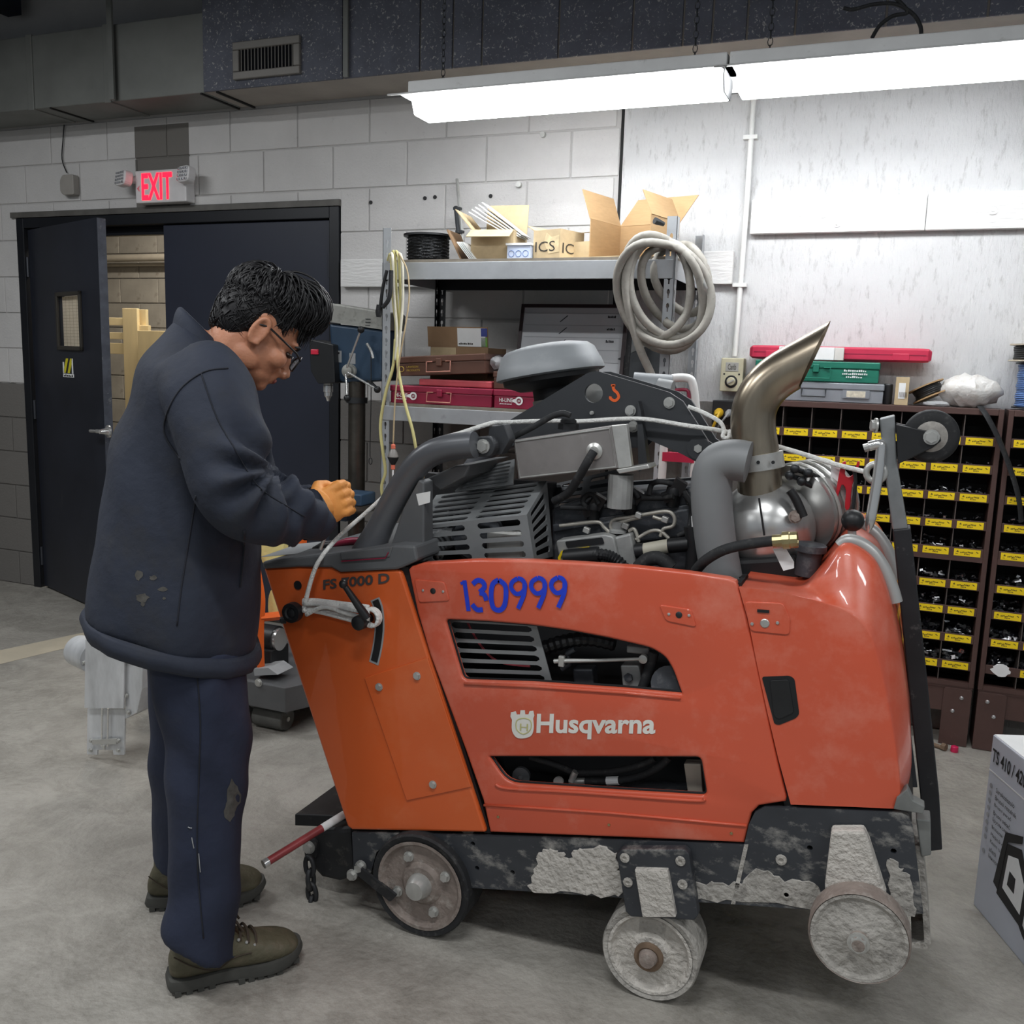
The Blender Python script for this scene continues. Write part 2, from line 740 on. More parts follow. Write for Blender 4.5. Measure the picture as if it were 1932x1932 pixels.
MB().bx(-8, SX, DF, 4.05, DZ0, DZ1).build('metal_duct', 'duct_metal', duct, bevel=0.004)
MB().bx(SX, 5, DF, 4.05, DZ0 + 0.002, DZ1 + 0.3).build('duct_body', 'duct_under', duct)
xs = [SX, P(650, 80, DF).x] + [P(x, 60, DF).x for x in (795, 857, 912, 1056, 1195, 1290, 1345, 1410, 1500, 1670, 1860)] + [1.0, 1.8, 3.0, 5]
for i in range(len(xs) - 1):
    MB().bx(xs[i] + 0.004, xs[i + 1] - 0.004, DF - 0.012, DF - 0.001, DZ0, DZ1 + 0.28).build('duct_panel', 'duct_board', duct, bevel=0.002)
for px in (60, 205):
    x = P(px, 180, DF).x
    MB().bx(x - 0.02, x + 0.02, DF - 0.008, 4.04, DZ0 - 0.006, DZ1 + 0.004).build('duct_flange', 'duct_metal', duct, bevel=0.002)
for px in (95, 380, 410):
    x = P(px, 200, DF).x
    MB().bx(x - 0.006, x + 0.006, DF, 4.06, DZ0 - 0.006, DZ0 + 0.002).build('duct_seam', 'joint_black', duct)
x = P(208, 100, DF - 0.03).x
MB().bx(x - 0.016, x + 0.016, DF - 0.032, DF - 0.02, DZ0 - 0.0, 3.45).build('hanger_strap', 'duct_metal', duct)
x = P(652, 80, DF - 0.03).x
MB().bx(x - 0.012, x + 0.012, DF - 0.032, DF - 0.02, DZ0 - 0.0, 3.45).build('hanger_strap', 'duct_metal', duct)
# supply grille
q = [P(440, 72, DF - 0.02), P(567, 66, DF - 0.02), P(568, 142, DF - 0.02), P(441, 152, DF - 0.02)]
gx0, gx1 = q[0].x, q[1].x
gz0, gz1 = q[3].z, q[1].z
b = MB()
fw_ = 0.035
b.bx(gx0, gx1, DF - 0.03, DF - 0.012, gz1 - fw_, gz1).bx(gx0, gx1, DF - 0.03, DF - 0.012, gz0, gz0 + fw_)
b.bx(gx0, gx0 + fw_, DF - 0.03, DF - 0.012, gz0 + fw_, gz1 - fw_).bx(gx1 - fw_, gx1, DF - 0.03, DF - 0.012, gz0 + fw_, gz1 - fw_)
mat('grille_paint', (120, 117, 112), 0.5, 0.2)
gr = b.build('grille', 'grille_paint', duct, bevel=0.004)
mat('grille_dark', (14, 16, 26), 0.8)
MB().bx(gx0 + 0.03, gx1 - 0.03, DF - 0.016, DF - 0.013, gz0 + 0.03, gz1 - 0.03).build('grille_back', 'grille_dark', gr)
nsl = 16
for i in range(nsl):
    x = gx0 + fw_ + (gx1 - gx0 - 2 * fw_) * (i + 0.5) / nsl
    MB().box((x, DF - 0.02, (gz0 + gz1) / 2), (0.004, 0.016, gz1 - gz0 - 2 * fw_), (0, 0, R(35))).build('slat', 'grille_paint', gr)

# ---- double door
mat('door_paint', (34, 37, 46), 0.42, 0, 0.22, 3.0, col2=(74, 74, 72), thr=(0.62, 0.8, 0.35))
mat('door_paint2', (40, 44, 57), 0.42, 0, 0.12, 2.0)
mat('frame_paint', (24, 26, 31), 0.4, 0, 0.15, 6)
mat('lintel_steel', (96, 94, 90), 0.6, 0.2, 0.2, 12)
b = MB()
FZ = 2.155
b.bx(DX0 + 0.005, DX0 + 0.06, WY - 0.01, WY + 0.17, 0, FZ).bx(DX1 - 0.06, DX1 - 0.005, WY - 0.01, WY + 0.17, 0, FZ).bx(DX0 + 0.06, DX1 - 0.06, WY - 0.01, WY + 0.17, FZ - 0.055, FZ)
b.bx(DX0 + 0.06, DX1 - 0.06, WY + 0.06, WY + 0.10, FZ - 0.10, FZ - 0.055)
struct(b.build('trim_2', 'frame_paint', bevel=0.003))
struct(MB().bx(DX0 - 0.03, DX1 + 0.0, WY - 0.016, WY + 0.05, FZ + 0.002, DZ + 0.012).build('trim_3', 'lintel_steel'))
# right leaf, shut
LX1 = DX1 - 0.068
LX0 = P(312, 500, WY + 0.02).x
d2 = struct(MB().bx(LX0, LX1, WY + 0.012, WY + 0.056, 0.012, FZ - 0.06).build('door_1', 'door_paint2', bevel=0.002))
mat('hinge_steel', (70, 72, 78), 0.4, 0.6)
for px, py in ((625, 500), (625, 930)):
    z = P(px, py, WY).z
    MB().cyl((LX1 + 0.004, WY + 0.004, z - 0.06), (LX1 + 0.004, WY + 0.004, z + 0.06), 0.009, 10).build('hinge', 'hinge_steel', d2)
# left leaf, swung into the shop
h0 = Vector((DX0 + 0.068, WY + 0.012, 0))
fr = PZ(217, 1168, 0)
dv = Vector((fr.x - h0.x, fr.y - h0.y, 0)).normalized()
dn = Vector((dv.y, -dv.x, 0))               # towards the shop
DW = 0.905
dl = MB()
_w = [PP(px_, py_, h0, dn) for px_, py_ in ((109, 660), (152, 662), (154, 556), (107, 552))]
_s0, _s1 = (_w[0] - h0).dot(dv) + 0.012, (_w[0] - h0).dot(dv) + (_w[2] - _w[3]).dot(dv) - 0.012
_z0, _z1 = _w[0].z + 0.012, _w[3].z - 0.012
dl.prism([h0 + Vector((0, 0, 0.012)), h0 + dv * DW + Vector((0, 0, 0.012)), h0 + dv * DW + Vector((0, 0, FZ - 0.063)), h0 + Vector((0, 0, FZ - 0.063))], -dn * 0.044,
         [[h0 + dv * a + Vector((0, 0, z)) for a, z in ((_s0, _z0), (_s1, _z0), (_s1, _z1), (_s0, _z1))]])
d1 = struct(dl.build('door_2', 'door_paint'))


def PD(px, py, off=0.0):
    return PP(px, py, h0 + dn * off, dn)


# bare, chipped free edge of the leaf
mat('edge_paint', (86, 90, 100), 0.5, 0.1, 0.3, 14, col2=(150, 150, 150), thr=(0.6, 0.7, 0.7))
MB().obox(h0 + dv * (DW + 0.0005) + Vector((0, 0, 0.014)), dv * 0.0015, -dn * 0.044, Vector((0, 0, FZ - 0.08))).build('door_edge', 'edge_paint', d1)
wq = [PD(107, 552), PD(154, 556), PD(152, 662), PD(109, 660)]
ux = (wq[1] - wq[0]).dot(dv)
a0 = (wq[0] - h0).dot(dv)
z1_, z0_ = wq[0].z, wq[3].z
up = Vector((0, 0, 1))
b = MB()
t_ = 0.022
for (s, e, zz0, zz1) in ((a0, a0 + ux, z1_ - t_, z1_), (a0, a0 + ux, z0_, z0_ + t_), (a0, a0 + t_, z0_, z1_), (a0 + ux - t_, a0 + ux, z0_, z1_)):
    b.obox(h0 + dv * s + up * zz0 + dn * 0.0, dv * (e - s), dn * 0.014, up * (zz1 - zz0))
mat('vision_frame', (58, 55, 50), 0.5, 0.2)
b.build('window_frame', 'vision_frame', d1, bevel=0.003)
gm = mat('wired_glass', (240, 236, 226), 0.45, 0, 0.05, 60, bump=0.5, bscale=120, spec=0.4, trans=0.85)
MB().obox(h0 + dv * (a0 + t_) + up * (z0_ + t_) - dn * 0.022, dv * (ux - 2 * t_), dn * 0.003, up * (z1_ - z0_ - 2 * t_)).build('pane', gm, d1)
# wires in the glass
b = MB()
for i in range(1, 6):
    b.obox(h0 + dv * (a0 + t_ + (ux - 2 * t_) * i / 6) + up * (z0_ + t_) + dn * -0.018, dv * 0.001, dn * 0.0006, up * (z1_ - z0_ - 2 * t_))
for i in range(1, 16):
    b.obox(h0 + dv * (a0 + t_) + up * (z0_ + t_ + (z1_ - z0_ - 2 * t_) * i / 16) + dn * -0.018, dv * (ux - 2 * t_), dn * 0.0006, up * 0.001)
mat('wire_grey', (150, 143, 128), 0.5, 0.3)
b.build('glass_wire', 'wire_grey', d1)
# sticker with two slanted bars
s0 = PD(120, 711)
sw, sh = (PD(140, 711) - s0).length, (PD(120, 676) - s0).length
mat('sticker_dark', (40, 44, 40), 0.5)
mat('sticker_yellow', (206, 196, 40), 0.5)
b = MB()
st = MB().obox(s0 + dn * 0.0008, dv * sw, dn * 0.0008, up * sh * 0.18).build('sticker', 'paper_white', d1)
for k in (0.12, 0.52):
    MB().prism([s0 + dv * sw * (k - 0.1) + up * sh * 0.22 + dn * 0.001, s0 + dv * sw * (k + 0.12) + up * sh * 0.22 + dn * 0.001,
                s0 + dv * sw * (k + 0.42) + up * sh + dn * 0.001, s0 + dv * sw * (k + 0.2) + up * sh + dn * 0.001], dn * 0.0008).build('yellow_bar', 'sticker_yellow', st)
for k in (0.0, 0.84):
    MB().obox(s0 + dv * sw * k + up * sh * 0.2 + dn * 0.001, dv * sw * 0.12, dn * 0.0008, up * sh * (0.6 if k == 0 else 0.8)).build('white_bar', 'paper_white', st)
dashes(s0 + dv * sw * 0.06 + up * sh * 0.03 + dn * 0.0018, dv * sw * 0.88, up * sh * 0.12, 6, 'ink_black', st)
# lever handle
p = PD(206, 814)
b = MB()
b.lathe(p, dn, [(0, 0.033), (0.008, 0.033), (0.01, 0.02), (0.045, 0.012), (0.05, 0.012)], 20)
b.tube(catmull([p + dn * 0.045, p + dn * 0.05 - dv * 0.03, p + dn * 0.05 - dv * 0.11 + up * -0.004], 5), [0.011] * 6 + [0.009] * 5, 10)
b.build('lever_handle', 'chrome', d1, smooth=40)
for py in (505, 770, 1035):
    q_ = PD(48, py)
    MB().cyl(h0 - dv * 0.004 + dn * 0.006 + up * (q_.z - 0.055), h0 - dv * 0.004 + dn * 0.006 + up * (q_.z + 0.055), 0.009, 10).build('hinge', 'hinge_steel', d1)

# ---- room behind the doors
BY = 6.3
mat('back_block', (152, 147, 138), 0.8, 0, 0.2, 4, col2=(96, 88, 78), thr=(0.58, 0.72, 0.6))
bw = struct(MB().bx(-8, -1.5, BY + 0.01, BY + 0.15, 0, 3.4).build('wall_rear_room', 'mortar_paint'))
cache2 = None
for row in range(15):
    for i in range(16):
        x0 = -8 + i * 0.61 * 0.6667 + (0.2 if row % 2 else 0)
        if not (-6.8 < x0 < -4.4):
            continue
        if cache2 is None:
            cache2 = MB().bx(0, 0.4, 0, 0.02, 0, 0.196).build('concrete_block', 'back_block', bw, bevel=0.003, seg=1)
            o = cache2
        else:
            o = cache2.copy()
            COL.objects.link(o)
        o.location = (x0, BY - 0.005, row * 0.2032 + 0.004)
struct(MB().bx(-1.5, -1.4, WY + 0.2, BY + 0.15, 0, 3.4).build('wall_rear_side', 'side_wall'))
pipe = MB().cyl(P(150, 487, BY - 0.1) + Vector((-1.5, 0, 0)), P(330, 487, BY - 0.1) + Vector((1.5, 0, 0)), 0.03, 14)
a_ = P(230, 487, BY - 0.1)
pp = MB().cyl((a_.x - 2, BY - 0.1, a_.z), (a_.x + 2, BY - 0.1, a_.z), 0.03, 14)
mat('pipe_tan', (168, 160, 146), 0.6)
tag(pp.build('ceiling_pipe', 'pipe_tan', smooth=40), 'fat tan pipe crossing rear room wall behind the double door', 'pipe')
a_ = P(230, 500, BY - 0.06)
pp = MB().cyl((a_.x - 2, BY - 0.06, a_.z), (a_.x + 2, BY - 0.06, a_.z), 0.012, 10)
tag(pp.build('thin_pipe', 'pipe_tan', smooth=40), 'thin tan conduit just under the fat pipe in rear room', 'pipe')
ld = bpy.data.lights.new('rear_room_lamp', 'AREA')
ld.shape = 'RECTANGLE'
ld.size, ld.size_y = 1.2, 0.2
ld.energy = BACK_WATT
ld.color = (1.0, 0.92, 0.80)
lo = bpy.data.objects.new('rear_room_lamp', ld)
COL.objects.link(lo)
lo.location = (-4.6, 5.2, 2.9)
# ================================================================== STRIP LIGHTS
em = bpy.data.materials.new('tube_glow')
em.use_nodes = True
b_ = em.node_tree.nodes['Principled BSDF']
b_.inputs['Base Color'].default_value = (0.9, 0.9, 0.9, 1)
b_.inputs['Emission Color'].default_value = (0.94, 0.97, 1.0, 1)
b_.inputs['Emission Strength'].default_value = TUBE_EMIT
MATS['tube_glow'] = em
mat('reflector_white', (232, 232, 230), 0.45, 0, 0.05, 10, col2=(170, 166, 158), thr=(0.62, 0.75, 0.5))
FY = 3.36


def strip_light(x0, x1, y, z, label, lit=True):
    """4 ft wrap reflector: channel on top, flared reflector, white lens underneath"""
    t = thing('strip_light', label, 'light fixture', ((x0 + x1) / 2, y, z), 'fluorescent strip lights')
    MB().bx(x0, x1, y - 0.055, y + 0.055, z + 0.05, z + 0.092).build('channel', 'reflector_white', t, bevel=0.004)
    # flared sheet reflector
    prof = [(-0.16, 0.016), (-0.155, 0.022), (-0.062, 0.050), (0.062, 0.050), (0.155, 0.022), (0.16, 0.016), (0.15, 0.016), (0.058, 0.043), (-0.058, 0.043), (-0.15, 0.016)]
    MB().prism([Vector((x0 - 0.03, y + a, z + c)) for a, c in prof], (x1 - x0 + 0.05, 0, 0)).build('reflector', 'reflector_white', t)
    # glowing lens
    lp = [(-0.075, 0.036), (-0.085, 0.015), (-0.06, -0.035), (0.06, -0.035), (0.085, 0.015), (0.075, 0.036)]
    MB().prism([Vector((x0 + 0.03, y + a, z + c)) for a, c in lp], (x1 - x0 - 0.035, 0, 0)).build('lens', 'tube_glow', t, bevel=0.006)
    MB().prism([Vector((x1 - 0.0045, y + a, z + c)) for a, c in lp], (0.004, 0, 0)).build('end_cap', 'black_plastic', t)
    for x in (x0 + 0.12, x1 - 0.12):
        k = 0
        zz = z + 0.092
        b = MB()
        while zz < 3.2:
            s = 0.008
            ring = [Vector((x + (s * math.cos(a) if k % 2 else 0), y + (0 if k % 2 else s * math.cos(a)), zz + 0.012 + 0.014 * math.sin(a))) for a in [2 * PI * i / 8 for i in range(8)]]
            b.tube(ring, 0.0016, 5, closed=True)
            zz += 0.023
            k += 1
        b.build('hanger_chain', 'dark_steel', t)
    return t


lx0, lxj = P(782, 200, FY).x, P(1376, 170, FY).x
lz = P(1376, 182, FY).z + 0.035
strip_light(lx0, lxj - 0.004, FY, lz, 'white strip light over the shelving, leftmost of the two glowing ones')
strip_light(lxj + 0.004, lxj + 1.22, FY, lz, 'white strip light over the bolt bins at the top right corner')
# rows of the same strips over the rest of the shop (behind and beside the photographer)
k = 0
for (x, y) in ((-2.9, 0.6), (-0.6, 0.6), (1.7, 0.6), (-3.9, 1.9), (-2.9, -1.9), (-0.2, -1.9), (2.2, -1.9)):
    t = thing('shop_light', 'unseen strip light over the shop floor, %s row, %s' % (('door' if y > 1 else 'front') if y > 0 else 'rear', 'left' if x < -2 else ('right' if x > 1 else 'middle')), 'light fixture', (x, y, 3.1), 'shop ceiling lights')
    MB().bx(x - 0.61, x + 0.61, y - 0.05, y + 0.05, 3.1, 3.16).build('channel', 'reflector_white', t)
    ld = bpy.data.lights.new('shop_tube', 'AREA')
    ld.shape = 'RECTANGLE'
    ld.size, ld.size_y = 1.2, 0.14
    ld.energy = SHOP_WATT * (1.0 if y > 0 else 0.6)
    ld.color = (0.96, 0.98, 1.0)
    lo = bpy.data.objects.new('shop_tube', ld)
    COL.objects.link(lo)
    lo.location = (x, y, 3.09)

# black cable looped over the fixture
b = MB()
yc = FY - 0.02
pts = [P(1592, 15, yc), P(1610, 18, yc), P(1650, 8, yc), P(1690, 8, yc), P(1722, 26, yc), P(1736, 48, yc), P(1738, 66, yc)]
b.tube(catmull(pts, 5), 0.0062, 8)
pts = [P(1645, 72, yc), P(1660, 48, yc), P(1685, 30, yc), P(1712, 24, yc), P(1700, 6, yc), P(1680, -12, yc)]
b.tube(catmull(pts, 5), 0.0062, 8)
tag(b.build('power_cable', 'black_rubber', smooth=180), 'black cable looping above the right strip light', 'cable')

# ================================================================== WALL FIXTURES
# exit sign with twin lamp heads
ey = WY - 0.07
e0, e1 = P(256, 384, ey), P(350, 317, ey)
ex = thing('exit_sign', 'white exit sign with red letters and two emergency lamp heads above the door', 'exit sign', (e0.x, WY, e0.z))
mat('exit_white', (214, 212, 212), 0.4)
mat('exit_red', (255, 22, 48), 0.4, emit=2.2)
ehz = e1.z - e0.z
hs = MB().bx(e0.x, e1.x, ey, WY - 0.001, e0.z, e1.z).build('housing', 'exit_white', ex, bevel=0.006)
text('EXIT', (e0.x + 0.045, ey - 0.001, e0.z + ehz * 0.09), ((e1.x - e0.x) * 0.60, 0, 0), (0, 0, ehz * 0.82), 'exit_red', ex, thick=0.001, bold=0.022)
MB().prism([Vector((e0.x + 0.012, ey - 0.002, e0.z + ehz * 0.45)), Vector((e0.x + 0.03, ey - 0.002, e0.z + ehz * 0.36)), Vector((e0.x + 0.026, ey - 0.002, e0.z + ehz * 0.45)),
            Vector((e0.x + 0.03, ey - 0.002, e0.z + ehz * 0.54))], (0, 0.002, 0)).build('arrow', mat('exit_pink', (226, 120, 130), 0.4), ex)
mat('lamp_lens', (190, 192, 195), 0.15, 0.5, 0.3, 60)
for (x0, y0, x1, y1, tw) in ((217, 354, 249, 320, 20), (335, 348, 366, 311, 14)):
    a, c = P(x0, y0, ey - 0.03), P(x1, y1, ey - 0.03)
    cx, cz = (a.x + c.x) / 2, (a.z + c.z) / 2
    wd, hg = (c.x - a.x) * 0.95, (c.z - a.z) * 0.9
    m3 = Matrix.Rotation(R(-tw), 3, 'Z') @ Matrix.Rotation(R(-8), 3, 'X')
    out = []
    for (u, v) in ((-.5, -.5), (.5, -.5), (.5, .5), (-.5, .5)):
        out.append(Vector((cx, ey - 0.03, cz)) + m3 @ Vector((u * wd, -0.02, v * hg)))
    hd = MB().prism(fillet(out, 0.03), m3 @ Vector((0, 0.045, 0))).build('lamp_head', 'exit_white', ex, bevel=0.006)
    for i in range(4):
        for j in range(4):
            q = Vector((cx, ey - 0.03, cz)) + m3 @ Vector(((i - 1.5) * wd * 0.21, -0.0225, (j - 1.5) * hg * 0.22))
            MB().box(q, (wd * 0.15, 0.006, hg * 0.14), m3).build('led', 'lamp_lens', hd, bevel=0.002)
    MB().cyl(Vector((cx, ey, cz)), Vector((cx + (0.06 if cx < e0.x else -0.04), WY - 0.05, cz)), 0.02, 12).build('swivel', 'exit_white', ex)

# little sounder box with a wire
b0, b1 = P(112, 368, WY - 0.05), P(136, 328, WY - 0.05)
sb = thing('sounder_box', 'small grey wall box with thin wire, left of the exit sign', 'wall box', (b0.x, WY, b0.z))
q = [Vector((b0.x, WY - 0.045, b0.z + 0.02)), Vector((b0.x + 0.02, WY - 0.045, b0.z)), Vector((b1.x, WY - 0.045, b0.z)), Vector((b1.x, WY - 0.045, b1.z)), Vector((b0.x + 0.02, WY - 0.045, b1.z)), Vector((b0.x, WY - 0.045, b1.z - 0.03))]
mat('sounder_grey', (150, 146, 140), 0.6)
MB().prism(fillet(q, 0.012), (0, 0.043, 0)).build('housing', 'sounder_grey', sb, bevel=0.004)
wp = [P(126, 326, WY - 0.012), P(117, 300, WY - 0.012), P(119, 262, WY - 0.012), P(121, 238, WY - 0.012)]
wp[-1].z = 2.638
MB().tube(catmull(wp, 5), 0.003, 6).build('wire', 'ink_black', sb)

# wall boards
bm = mat('board_white', (218, 217, 215), 0.7, 0, 0.05, 4, bump=0.6, bscale=30, col2=(172, 170, 167), thr=(0.58, 0.68, 0.6), stretch=(0.5, 1, 3))
def board(x0, x1, z0, z1, label, splits=()):
    t = thing('wall_board', label, 'board', (x0, WY, z0), 'white boards on the wall')
    xs = [x0] + list(splits) + [x1]
    for i in range(len(xs) - 1):
        MB().bx(xs[i] + 0.001, xs[i + 1] - 0.001, WY - 0.036, WY - 0.001, z0, z1).build('plank', 'board_white', t, bevel=0.002)
    return t
a, c = P(1414, 441, WY - 0.036), P(1416, 377, WY - 0.036)
t = board(a.x, 2.2, a.z, c.z, 'long white painted board high on the wall above bolt bins', (P(1748, 400, WY - 0.036).x,))
for px, py, r in ((1553, 403, 0.017), (1579, 423, 0.013), (1874, 396, 0.018)):
    q = P(px, py, WY - 0.037)
    b = MB()
    b.lathe(q, (0, -1, 0), [(0, r), (0.003, r), (0.003, r * 0.75), (0.0005, r * 0.72), (0.0005, r * 0.4), (0.004, r * 0.36), (0.005, 0.001)], 18)
    b.build('washer_bolt', 'board_white', t, smooth=30)
a, c = P(1240, 536, WY - 0.036), P(1385, 473, WY - 0.036)
t = board(a.x, c.x, a.z, c.z, 'short white board behind the perforated post at right shelf end')
a, c = P(642, 541, WY - 0.036), P(835, 487, WY - 0.036)
t = board(a.x, c.x, a.z, c.z, 'short white board between black door and left shelf post')
# small anchors left in the blocks
for i, (px, py) in enumerate(((700, 382), (802, 374), (821, 372), (926, 370), (981, 349), (1026, 255))):
    q = P(px, py, WY - 0.001)
    b = MB().cyl(q, q + Vector((0, -0.02 if i > 3 else -0.004, 0)), 0.009 if i < 4 else 0.012, 10)
    tag(b.build('wall_anchor', 'ink_black' if i < 4 else 'steel'), ['leftmost dark anchor hole in the painted blocks', 'dark anchor hole, left of the close pair above the spool', 'dark anchor hole, right of the close pair above the spool', 'lone dark anchor hole above the torn carton', 'short steel stud in the blocks above the torn carton', 'steel eye stub in blocks right under the left strip light'][i], 'anchor', 'anchors in the block wall')

# conduit down to the timer box, socket box with plugs
cy_ = WY - 0.02
cpts = [P(1423, 175, cy_), P(1408, 400, cy_), P(1386, 672, cy_)]
cpts[0] = cpts[0] + (cpts[0] - cpts[1]).normalized() * 0.12
ct = thing('wall_conduit', 'thin white vertical conduit running down to the timer box', 'conduit', (cpts[2].x, WY, cpts[2].z))
MB().tube([cpts[0], cpts[1], cpts[2]], 0.011, 12).build('pipe', 'white_paint', ct, smooth=60)
for f in (0.25, 0.75):
    q = cpts[0].lerp(cpts[2], f)
    MB().bx(q.x - 0.028, q.x + 0.028, WY - 0.034, WY - 0.001, q.z - 0.008, q.z + 0.008).build('clamp', 'white_paint', ct)
ty = WY - 0.07
a, c = P(1357, 738, ty), P(1404, 676, ty)
tb = thing('timer_box', 'beige wall timer box with round dial beside the red case', 'timer', (a.x, WY, a.z))
mat('timer_beige', (196, 190, 162), 0.5, 0, 0.1, 20)
mat('timer_plate', (168, 166, 160), 0.5)
MB().bx(a.x, c.x, ty, WY - 0.001, a.z, c.z).build('case', 'timer_beige', tb, bevel=0.004)
cz_, hx = a.z + (c.z - a.z) * 0.3, (a.x + c.x) / 2
MB().lathe((hx, ty, cz_), (0, -1, 0), [(0, 0.026), (0.003, 0.026), (0.004, 0.021)], 20).build('dial_ring', 'ink_black', tb, smooth=30)
MB().lathe((hx, ty - 0.003, cz_), (0, -1, 0), [(0, 0.019), (0.012, 0.016), (0.013, 0.014)], 20).build('dial', 'timer_beige', tb, smooth=30)
MB().box((hx, ty - 0.018, cz_), (0.03, 0.006, 0.006), (0, R(-30), 0)).build('pointer', 'timer_plate', tb)
MB().bx(a.x + 0.02, c.x - 0.02, ty - 0.002, ty, c.z - 0.055, c.z - 0.018).build('name_plate', 'timer_plate', tb, bevel=0.002)
text('Carib', (a.x + 0.03, ty - 0.003, c.z - 0.048), (c.x - a.x - 0.06, 0, 0), (0, 0, 0.024), 'vision_frame', tb)
for sx_ in (0.016, c.x - a.x - 0.016):
    MB().cyl((a.x + sx_, ty - 0.001, a.z + 0.072), (a.x + sx_, ty + 0.002, a.z + 0.072), 0.004, 10).build('screw_hole', 'ink_black', tb)
oy = WY - 0.06
a, c = P(1342, 800, oy), P(1392, 757, oy)
ob_ = thing('socket_box', 'black wall socket box with yellow and grey plugs under timer box', 'socket', (a.x, WY, a.z))
MB().bx(a.x, c.x, oy, WY - 0.001, a.z, c.z).build('case', 'black_plastic', ob_, bevel=0.003)
mat('plug_yellow', (208, 166, 34), 0.5)
for px, py, m_, r in ((1357, 778, 'plug_yellow', 0.019), (1376, 778, 'grey_paint', 0.014)):
    q = P(px, py, oy)
    MB().lathe(q, (0, -1, -0.2), [(0, r), (0.02, r * 1.05), (0.045, r * 0.8), (0.06, r * 0.45)], 14).build('plug', m_, ob_, smooth=40)
q = P(1357, 778, oy - 0.06)
MB().tube(catmull([q, P(1350, 795, oy - 0.08), P(1338, 822, oy - 0.05), P(1328, 850, oy)], 5), 0.006, 8).build('cord', 'plug_yellow', ob_)
q = P(1376, 778, oy - 0.06)
MB().tube(catmull([q, P(1366, 790, oy - 0.08), P(1352, 812, oy - 0.05), P(1345, 850, oy)], 5), 0.004, 8).build('cord', 'grey_paint', ob_)
# ================================================================== SHELVING
SY0, SY1 = 3.5, 4.02
PXL, PXR = P(729, 600, SY0).x, P(1258, 600, SY0).x
mat('shelf_grey', (160, 163, 166), 0.45, 0.15, 0.10, 9, col2=(112, 112, 112), thr=(0.62, 0.76, 0.5))
mat('shelf_black', (28, 29, 32), 0.5, 0.2, 0.15, 9)
mat('deck_board', (128, 120, 108), 0.8, 0, 0.15, 30)
sh = thing('shelving_unit', 'grey slotted-post shelving unit against the block wall', 'shelf', ((PXL + PXR) / 2, 3.76, 0))


def slot_post(x, y, sx, sy, top, m='shelf_grey'):
    w_ = 0.038
    b = MB()
    for (dx, dy, nx) in ((sx, 0, 0), (0, sy, 1)):
        o = Vector((x, y, 0))
        d = Vector((dx, dy, 0))
        out = [o, o + d * w_, o + d * w_ + Vector((0, 0, top)), o + Vector((0, 0, top))]
        holes = []
        z = 0.05
        while z < top - 0.05:
            if z > 0.5:
                c_ = o + d * w_ * 0.52 + Vector((0, 0, z))
                holes.append([c_ + d * u + Vector((0, 0, v)) for u, v in ((-.0025, -.018), (.0025, -.018), (.0025, -.004), (.006, 0), (.006, .008), (.002, .014), (-.002, .014), (-.006, .008), (-.006, 0), (-.0025, -.004))])
            z += 0.05
        b.prism(out, Vector((0, sy, 0)) * 0.002 if nx == 0 else Vector((sx, 0, 0)) * 0.002, holes)
    return b.build('post', m, sh)


ztL, ztR = P(729, 430, SY0).z, P(1265, 408, SY0).z
slot_post(PXL - 0.02, SY0, 1, 1, ztL)
slot_post(PXR + 0.02, SY0, -1, 1, ztR)
slot_post(PXL - 0.02, SY1, 1, -1, ztL, 'shelf_black')
slot_post(PXR + 0.02, SY1, -1, -1, ztR)
shelf_z = {}
for nm, pt, pb in (('top', 493, 527), ('mid', 777, 806), ('low', 1010, 1040)):
    zt, zb = P(960, pt, SY0).z, P(960, pb, SY0).z
    if nm == 'low':
        zt, zb = 0.55, 0.48
    shelf_z[nm] = zt + 0.012
    x0, x1 = PXL - 0.018, PXR + 0.018
    s = MB().bx(x0 + 0.004, x1 - 0.004, SY0 + 0.006, SY1 - 0.006, zt - 0.012, zt + 0.012).build('shelf_deck', 'deck_board', sh)
    MB().bx(x0 + 0.003, x1 - 0.003, SY0 - 0.004, SY0 + 0.003, zb, zt).build('front_beam', 'shelf_grey', sh, bevel=0.002)
    MB().bx(x0, x1, SY1 - 0.004, SY1 + 0.003, zb, zt).build('rear_beam', 'shelf_black', sh)
    for x in (x0 - 0.004, x1):
        MB().bx(x, x + 0.004, SY0, SY1, zb, zt).build('side_beam', 'shelf_grey', sh)
    MB().bx(x0 + 0.006, x1 - 0.006, SY0 + 0.02, SY1 - 0.02, zt - 0.018, zt - 0.013).build('deck_underside', 'shelf_black', sh)
ZT, ZM = shelf_z['top'], shelf_z['mid']


